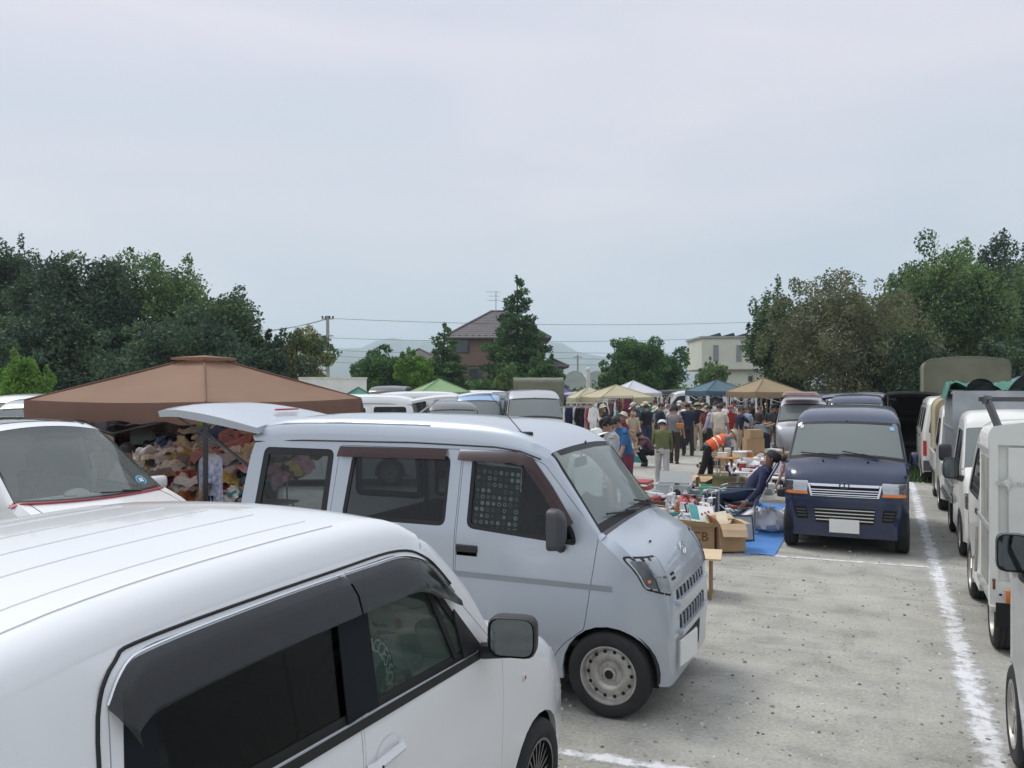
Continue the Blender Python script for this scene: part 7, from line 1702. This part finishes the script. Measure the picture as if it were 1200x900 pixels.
P_(806, 25.5, 1.72, 100, 'man in navy t-shirt seen from behind, left of the pale green hat', top=navy, bot=dk, hp=.2)
P_(818, 27.5, 1.68, 95, 'person in pale green hat and black top', top=black, bot=sand, hat=('brim', (.35, .40, .22)), hp=.3)
P_(829, 26.5, 1.60, 250, 'person in rust brown top behind the orange vest', top=('rust', (.22, .06, .05)), bot=dk, hat=('brim', (.3, .28, .2)), hp=.4)
P_(843, 24.2, 1.72, 60, 'man in cream shirt with a black cross strap', top=('cream', (.58, .53, .44)), bot=sand, hp=.3)
P_(833, 25.3, 1.66, 150, 'person in pale lilac shirt beside the cream one', top=('lilac', (.42, .42, .55)), bot=dk, hp=.3, long_sleeve=True)
P_(856, 26.0, 1.62, 260, 'man in red polo shirt and white trousers facing us', top=('red', (.33, .025, .03)), bot=whitec, hp=.3, hat=('cap', (.3, .1, .1)), arms=((.4, 1.4), (.4, 1.4)))
P_(834, 18.2, 1.62, 5, 'man in orange vest bending over the orange topped table', top=('steel_grey', (.13, .14, .17)), bot=black, vest=('orange_vest', (.75, .13, .04)), lean=1.12, hp=-.1, hair=None, hat=('cap', (.42, .36, .26)), arms=((.35, .15), (.25, .1)), long_sleeve=True, legs=((.25, .3), (-.3, .05)), skin=0)
P_(893, 22.0, 1.66, 90, 'man bending away from us with slate top and navy trousers', top=('slate_blue', (.09, .12, .14)), bot=('dark_navy', (.015, .02, .04)), lean=1.15, hp=.2, arms=((.1, .3), (.2, .4)), legs=((.1, .1), (-.15, .05)))
P_(911, 23.6, 1.74, 170, 'tall man in black t-shirt and cap sorting goods near the beige canopy', top=black, bot=dk, hat=('cap', (.02, .02, .022)), hp=.35, arms=((.4, 1.3), (.5, 1.4)))
P_(943, 15.8, 1.62, 20, 'woman in cream blouse with both arms raised left of the navy van', top=('cream_blouse', (.55, .52, .44)), bot=dk, arms=((2.2, 2.7), (2.0, 2.9)), spread=.3, hp=.1)
P_(936, 14.7, 1.30, 200, 'person bending low in pink top beside the navy van', top=('pink', (.55, .3, .3)), bot=whitec, lean=.8, hp=.2, hair='brown', legs=((.9, 1.3), (.8, 1.2)))
r = random.Random(21)
cl = [black, navy, dk, whitec, mgrey, lgrey, brn, ('teal_shirt', (.04, .18, .18)), ('pale_blue', (.3, .38, .5)), sand, ('wine', (.16, .03, .05)), khaki]
names = {'black': 'black', 'navy': 'navy', 'charcoal': 'charcoal', 'white': 'white', 'mid_grey': 'grey', 'light_grey': 'pale grey', 'dark_brown': 'brown', 'teal_shirt': 'teal', 'pale_blue': 'pale blue', 'sand': 'sand', 'wine': 'wine red', 'olive': 'olive'}
crowd = [(708, 26), (714, 30), (723, 28), (736, 33), (727, 22), (768, 31), (774, 29), (783, 32), (790, 28), (797, 34), (803, 30), (812, 33), (823, 31), (830, 34), (838, 32), (847, 35), (862, 33), (870, 30), (878, 36), (889, 28.5), (899, 33), (920, 30), (929, 27), (692, 31), (676, 28), (752, 34), (866, 24.8), (700, 24), (741, 24.5), (756, 29.5), (772, 27), (785, 25.5), (799, 28.5), (812, 29), (826, 29.5), (849, 28.5), (858, 30.5), (873, 27), (884, 32), (905, 27), (765, 36), (793, 38), (821, 38)]
for i, (px, zf) in enumerate(crowd):
    a = r.choice(cl); bo = r.choice([black, dk, jean, brn, sand, mgrey]); ht = r.choice([None, None, None, None, ('cap', (.05, .05, .06)), ('brim', (.6, .55, .42)), ('cap', (.6, .6, .6))]); yw = r.choice((20, 60, 100, 150, 190, 240, 280))
    hb = 'bareheaded' if not ht else ('in a cap' if ht[0] == 'cap' else 'in a brimmed hat')
    bd = 'near' if zf < 28.2 else 'middle' if zf < 31.5 else 'far'; band_ = sorted(q[0] for q in crowd if ('near' if q[1] < 28.2 else 'middle' if q[1] < 31.5 else 'far') == bd)
    P_(px, zf, r.uniform(1.52, 1.74), yw, f"{names[a[0]]} topped shopper {hb}, {ORD[min(band_.index(px), 15)]} from left in the {bd} crowd", top=a, bot=bo, hat=ht, hp=r.uniform(.1, .5), lean=r.choice((0, .1, .3)), skin=r.choice((0, 1, 2)), hair=r.choice(('black', 'black', 'grey', 'brown')), sub=0, arms=((r.uniform(.1, .9), r.uniform(.3, 1.4)), (r.uniform(.1, .9), r.uniform(.3, 1.4))), legs=((.15, .1), (-.15, .05)))
# left stall people
P_(246, 9.8, 1.68, 215, 'man in open blue floral shirt with a belt, behind the dark canopy leg', top=lgrey, bot=('dark_navy', (.015, .02, .04)), open_shirt=('floral', (.48, .50, .60), (.16, .18, .30), 22), skin=2, hair='grey', hp=.35, arms=((.3, .5), (.1, .3)), fingers=True)
P_(117, 10.6, 1.62, 350, 'man in white cap behind the white family car windscreen', top=('khaki_top', (.4, .38, .3)), bot=dk, hat=('cap', (.74, .74, .74)), hp=.5, skin=0)
P_(152, 9.9, 1.56, 250, 'person in grey striped shirt among the clothes piles', top=('stripe_grey', (.40, .40, .38), (.2, .2, .2), 30), bot=dk, hp=.3)
P_(186, 12.6, 1.66, 100, 'person in pale blue white shirt at the back of the clothes stall', top=('bluewhite', (.5, .52, .6)), bot=dk, hp=.1, long_sleeve=True)
P_(293, 9.3, 1.35, 180, 'seated person in black behind the rear pillar of the silver van', top=black, bot=black, legs=((1.45, 1.5), (1.4, 1.45)), hp=.4, z0=.12, arms=((.4, 1.0), (.5, 1.1)))
# shoulder bags
def bag(px, zf, z, c, label, w=.26, h=.2, strap=True, dx=0):
    x, y = at(px, zf); root = empty('shoulder_bag', (x, y, z), YAW, label, 'bag'); b = MB(); b.rbox(-w/2, w/2, -.05, .05, -h/2, h/2, .04, 2); b.build('pouch', cm(c), root)
    if strap: g = MB(); g.tube([(-w*.3, 0, h*.45), (-.02, -.12, .42), (.14, -.05, .62)], .012, 5); g.build('strap', cm(c), root)
bag(706, 12.85, 1.12, 'black', 'black shoulder bag on the hip of the man in grey t-shirt')
bag(797, 22.7, 1.05, 'orange', 'orange handbag at the hip of the man in brown trousers', w=.2, h=.15)
# ---------------------------------------------------------------- sleeping man in the folding chair
chx, chy = -1.92, 12.55
ch = empty('folding_chair', (chx, chy, .02), PI+.12, 'silver tube folding armchair with dark seat, man asleep in it', 'chair')
M_tube = mat('silver_tube', (.55, .56, .58), .25, metal=.9, var=.05)
for s in (1, -1):
    b = MB(); P0 = [(.30, s*.27, .0), (.30, s*.27, .56), (.26, s*.27, .62), (.18, s*.27, .64), (-.16, s*.27, .64), (-.30, s*.27, .62)]
    b.tube(cr_spline([(a[0], a[2], a[1], 0) for a in P0], 4) and [(q[0], q[2], q[1]) for q in cr_spline([(a[0], a[2], a[1], 0) for a in P0], 4)], .013, 8); b.build('front_leg', M_tube, ch)
    b = MB(); b.tube([(-.20, s*.27, 0), (-.20, s*.27, .55), (-.20, s*.27, .63)], .012, 8); b.build('rear_leg', M_tube, ch)
    b = MB(); b.tube([(-.24, s*.26, .02), (.30, s*.26, .02)], .012, 8); b.build('ground_rail', M_tube, ch)
    b = MB(); b.tube([(-.18, s*.25, .38), (-.34, s*.25, .70), (-.52, s*.25, 1.02)], .012, 8); b.build('back_post', M_tube, ch)
    b = MB(); b.rbox(-.2, .2, s*.27-.02, s*.27+.02, .645, .665, .01, 1); b.build('arm_rest', M_black, ch)
for a, q in (((-.20, .30), (.02, .40)), ((.30, -.20), (.02, .40))):
    for s in (1, -1): b = MB(); b.tube([(a[0], s*.245, q[0]), (a[1], s*.245, q[1])], .009, 6); b.build('cross_brace', M_tube, ch)
b = MB(); b.add(*band([], 0)) if False else None
vs = [(x, y, z-.02*math.cos(y*5)) for x, z in ((.28, .44), (.1, .40), (-.08, .38), (-.2, .38)) for y in (-.24, -.08, .08, .24)]
b.add(vs, [(j*4+i, j*4+i+1, (j+1)*4+i+1, (j+1)*4+i) for j in range(3) for i in range(3)], 0, True); b.build('seat', cloth('chair_dark', (.03, .03, .04)), ch)
b = MB(); vs = [(x-.03*math.cos(y*5), y, z) for x, z in ((-.2, .40), (-.3, .6), (-.42, .82), (-.52, 1.0)) for y in (-.24, -.08, .08, .24)]
b.add(vs, [(j*4+i, j*4+i+1, (j+1)*4+i+1, (j+1)*4+i) for j in range(3) for i in range(3)], 0, True); b.build('backrest', cloth('chair_dark', (.03, .03, .04)), ch)
sm, up_, A_ = person(chx+.16, chy+.0, 1.68, PI+.12, 'man asleep in the folding chair, navy shirt and jeans, black and white cap', top=('navy_shirt', (.025, .03, .075)), bot=('dark_denim', (.025, .04, .075)), hat=('cap', (.04, .04, .045)), lean=-.62, hp=.15, arms=((.30, .80), (.9, .5)), legs=((1.55, 1.45), (1.38, 1.40)), long_sleeve=True, skin=2, hair='black', fingers=True, spread=.35, z0=.03, sub=2, group=None)
b = MB(); M = Matrix.Translation(A_[1][2])
d = A_[1][3]; b.tube([A_[1][2]-d*.03, A_[1][2]-d*.005], .031, 10); b.build('wristwatch', M_tube, sm)
b = MB(); b.tube([up_(.045, 0, .12), up_(.05, 0, .20), up_(.035, 0, .27)], [.05, .055, .045], 8); b.build('undershirt', cloth(*whitec), sm)
# ---------------------------------------------------------------- clothes stalls
def garment(name, c, x, y, z, rz, label, group, w=.42, h=.62, kind='shirt', parent=None):
    k = ('garment', kind, c); 
    if k not in _items:
        b = MB(); pts = {'shirt': [(-.5, .0), (-.5, .62), (-.78, .38), (-.92, .52), (-.55, .93), (-.15, 1), (.15, 1), (.55, .93), (.92, .52), (.78, .38), (.5, .62), (.5, 0)], 'dress': [(-.62, -.35), (-.38, .6), (-.42, .95), (-.12, 1), (.12, 1), (.42, .95), (.38, .6), (.62, -.35)], 'trousers': [(-.42, -.45), (-.38, 1), (.38, 1), (.42, -.45), (.1, -.45), (0, .5), (-.1, -.45)]}[kind]
        r = random.Random(len(_items)); pts = [(p[0]*.5*w, p[1]*h-h) for p in pts]
        f = lambda a, q: (a, .022*math.sin(a*38+q*5)+.01*math.sin(q*23), q)
        patch(pts, [], f, .06, .03, (0, 1, 0), mb=b); b.tube([(-.17, .015, -.03), (0, .015, .03), (.17, .015, -.03)], .006, 4, 1); b.tube([(0, .015, .03), (0, .015, .08)], .005, 4, 1)
        _items[k] = b.mesh(name, [cloth('g_'+c, cols.get(c, (.3, .3, .3))), M_steel])
    o = link(name, _items[k]); o.location = (x, y, z); o.rotation_euler = (0, 0, rz); return tag(o, label, {'shirt': 'shirt', 'dress': 'dress', 'trousers': 'trousers'}[kind], group)
def rack(px0, zf0, px1, zf1, h, n, seed, area, palette, kinds=('shirt', 'dress', 'shirt', 'trousers'), sp=1.0):
    (x0, y0), (x1, y1) = at(px0, zf0), at(px1, zf1); r = random.Random(seed); root = empty('clothes_rack', (x0, y0, 0), 0, f'metal clothes rail carrying garments, {area}', 'clothes rack', 'clothes rails'); L_ = math.hypot(x1-x0, y1-y0); a = math.atan2(y1-y0, x1-x0); root.rotation_euler = (0, 0, a)
    b = MB(); b.tube([(0, 0, h), (L_, 0, h)], .014, 6); b.build('rail', M_steel, root)
    for x in (.03, L_-.03): b = MB(); b.tube([(x, 0, h), (x, 0, 0)], .014, 6); b.tube([(x, -.22, .02), (x, .22, .02)], .014, 6); b.build('leg', M_steel, root)
    for i in range(n):
        t = (i+.5)/n; kd = r.choice(kinds); c = r.choice(palette)
        garment(kd if kd != 'shirt' else 'hanging_shirt', c, lerp(x0, x1, t), lerp(y0, y1, t), h-.09, a+r.uniform(.5, 1.2), f"{c} {kd} hanging on the rail, {ORD[min(i, 15)]} from the left, {area}", f'garments on the rail, {area}', kind=kd)
rack(663, 20.5, 697, 20.2, 1.72, 15, 1, 'right side of tall silver van', ['black', 'white', 'red', 'black', 'pink', 'navy', 'black', 'navy', 'grey'])
rack(698, 26.0, 722, 26.6, 1.70, 10, 2, 'under cream yellow canopy front', ['white', 'black', 'navy', 'brown', 'black'])
rack(706, 31, 742, 32, 1.75, 15, 3, 'under cream yellow canopy back', ['brown', 'brown', 'tan', 'red', 'white', 'purple', 'cream'])
rack(752, 36, 786, 37, 1.75, 12, 7, 'behind the aisle crowd', ['black', 'white', 'brown', 'grey', 'tan'])
rack(853, 33, 880, 33, 1.85, 12, 4, 'under blue grey canopy', ['white', 'navy', 'white', 'navy', 'blue', 'grey'])
rack(862, 27, 876, 27.3, 1.5, 6, 5, 'beside the red polo man', ['navy', 'blue', 'white', 'brown'])
rack(888, 30.5, 928, 31, 1.8, 13, 6, 'under beige canopy', ['cream', 'white', 'tan', 'black', 'red', 'navy'])
# clothes heaped on the tables under the brown canopy
def heap(c, x, y, z, s, seed, label, shape=(1, 1, .45)):
    k = ('heap', c, seed % 5)
    if k not in _items:
        r = random.Random(seed % 5+17); b = MB(); n = 22; m_ = 16; ph = [r.uniform(0, 6) for _ in range(8)]; vs = []
        for j in range(m_+1):
            for i in range(n+1):
                u = i/n*2-1; v = j/m_*2-1
                e = 1+.12*math.sin(4*v+ph[0]); w_ = 1+.18*math.sin(5*u+ph[1])
                xx = u*e*1.3; yy = v*w_*.75+.2*math.sin(2.2*u+ph[2])
                zz = .34*math.sin(5.2*u+2.4*v+ph[3])+.22*math.sin(8.5*v-3*u+ph[4])+.14*math.sin(13*u+5*v+ph[5])+.9*(1-max(abs(u), abs(v))**2.2)
                if max(abs(u), abs(v)) > .93: zz -= .8
                vs.append((xx, yy, zz))
        b.add(vs, [(j*(n+1)+i, j*(n+1)+i+1, (j+1)*(n+1)+i+1, (j+1)*(n+1)+i) for j in range(m_) for i in range(n)], 0, True); _items[k] = b.mesh('heaped_garment', [cloth('h_'+c, cols[c], tuple(q*.75 for q in cols[c]), 5)])
    o = link('heaped_garment', _items[k]); o.location = (x, y, z); o.scale = (s*shape[0], s*shape[1], s*shape[2]); o.rotation_euler = (.35+.25*math.sin(seed), .35*math.cos(seed*1.7), seed*1.1); tag(o, label, 'garment', 'garments heaped on the stall under the brown canopy')
M_cl = mat('table_cloth', (.3, .28, .25), .9)
for i, (x, y) in enumerate(((-8.9, 8.0), (-7.75, 8.5), (-8.6, 9.4))): table(x, y, .1*i, 1.3, .8, (.55, .62, .9)[i], f"{('near left', 'near right', 'rear')[i]} folding table buried under clothes, below the brown canopy", M_cl)
r = random.Random(9); pal = ['white', 'cream', 'tan', 'red', 'pink', 'grey', 'black', 'white', 'plastic', 'cream', 'blue', 'brown', 'silver', 'silver', 'white', 'pink', 'plastic', 'orange', 'yellow', 'teal']
for j in range(10):
    for i in range(12):
        x = -9.7+i*.225+r.uniform(-.1, .1); y = 7.75+j*.24+r.uniform(-.1, .1); z = .66+.118*j+r.uniform(-.07, .1)-.015*abs(i-6); c = r.choice(pal)
        if i == 9 and j < 2: c = 'green'
        heap(c, x, y, z, r.uniform(.13, .24), r.randint(0, 60), f"{'bright white' if c == 'plastic' else c} garment heaped under the brown canopy, {ORD[i]} from left, {ROWN[j]} tier", (1, 1, .38))
# slanting boards of folded wares at the stall back, blue and lime things in the black car behind
lim = MB(); n = 8; vs = [(lerp(-.5, .5, i/n), lerp(-.4, .4, j/n), .05*math.sin(i*1.1+j)) for j in range(n+1) for i in range(n+1)]
lim.add(vs, [(j*(n+1)+i, j*(n+1)+i+1, (j+1)*(n+1)+i+1, (j+1)*(n+1)+i) for j in range(n) for i in range(n)], 0, True); o = lim.build('lime_cloth', mat('lime_fabric', (.25, .75, .12), .8)); x, y = at(268, 12.3); o.location = (x, y, 1.80); o.rotation_euler = (.9, .2, YAW); tag(o, 'bright lime green cloth hung above the dark car behind the stall', 'cloth')
o = link('blue_bag', item_mesh('bag_bundle', 'blue')); x, y = at(258, 12.0); o.location = (x, y, 1.38); o.scale = (2.0, 1.5, 1.0); tag(o, 'bright blue crumpled bag below the lime green cloth', 'bag')
bgvan(300, 13.2, right_+.2, 'k', 'black wagon parked behind the stall, seen between canopy leg and silver van', base=t4)
cbox(*at(252, 8.3), .52, .34, .3, .2, .3, 'open cardboard box on the small table behind the silver van', fl=(.3, .5, .2, .4))
table(*at(262, 8.3), .2, .9, .5, .52, 'small white trimmed table behind the silver van')
cbox(*at(279, 8.1), .52, .3, .25, .14, .1, 'flat dark wooden box on the small table', flaps=False, lid=True)
# ---------------------------------------------------------------- air
hb = MB(); hb.box(-5600, 5600, -40, 5400, -1, 250)
hm = bpy.data.materials.new('haze'); hm.use_nodes = True; t = hm.node_tree; t.nodes.remove(t.nodes['Principled BSDF']); v = t.nodes.new('ShaderNodeVolumePrincipled'); v.inputs['Density'].default_value = .00034; v.inputs['Color'].default_value = (.80, .90, 1, 1); v.inputs['Anisotropy'].default_value = .1
t.links.new(v.outputs[0], t.nodes['Material Output'].inputs['Volume'])
o = hb.build('haze', hm); tag(o, kind='stuff'); tag(o, 'thin pale blue haze lying over the lot and the hills', 'haze')
SC.cycles.volume_bounces = 2
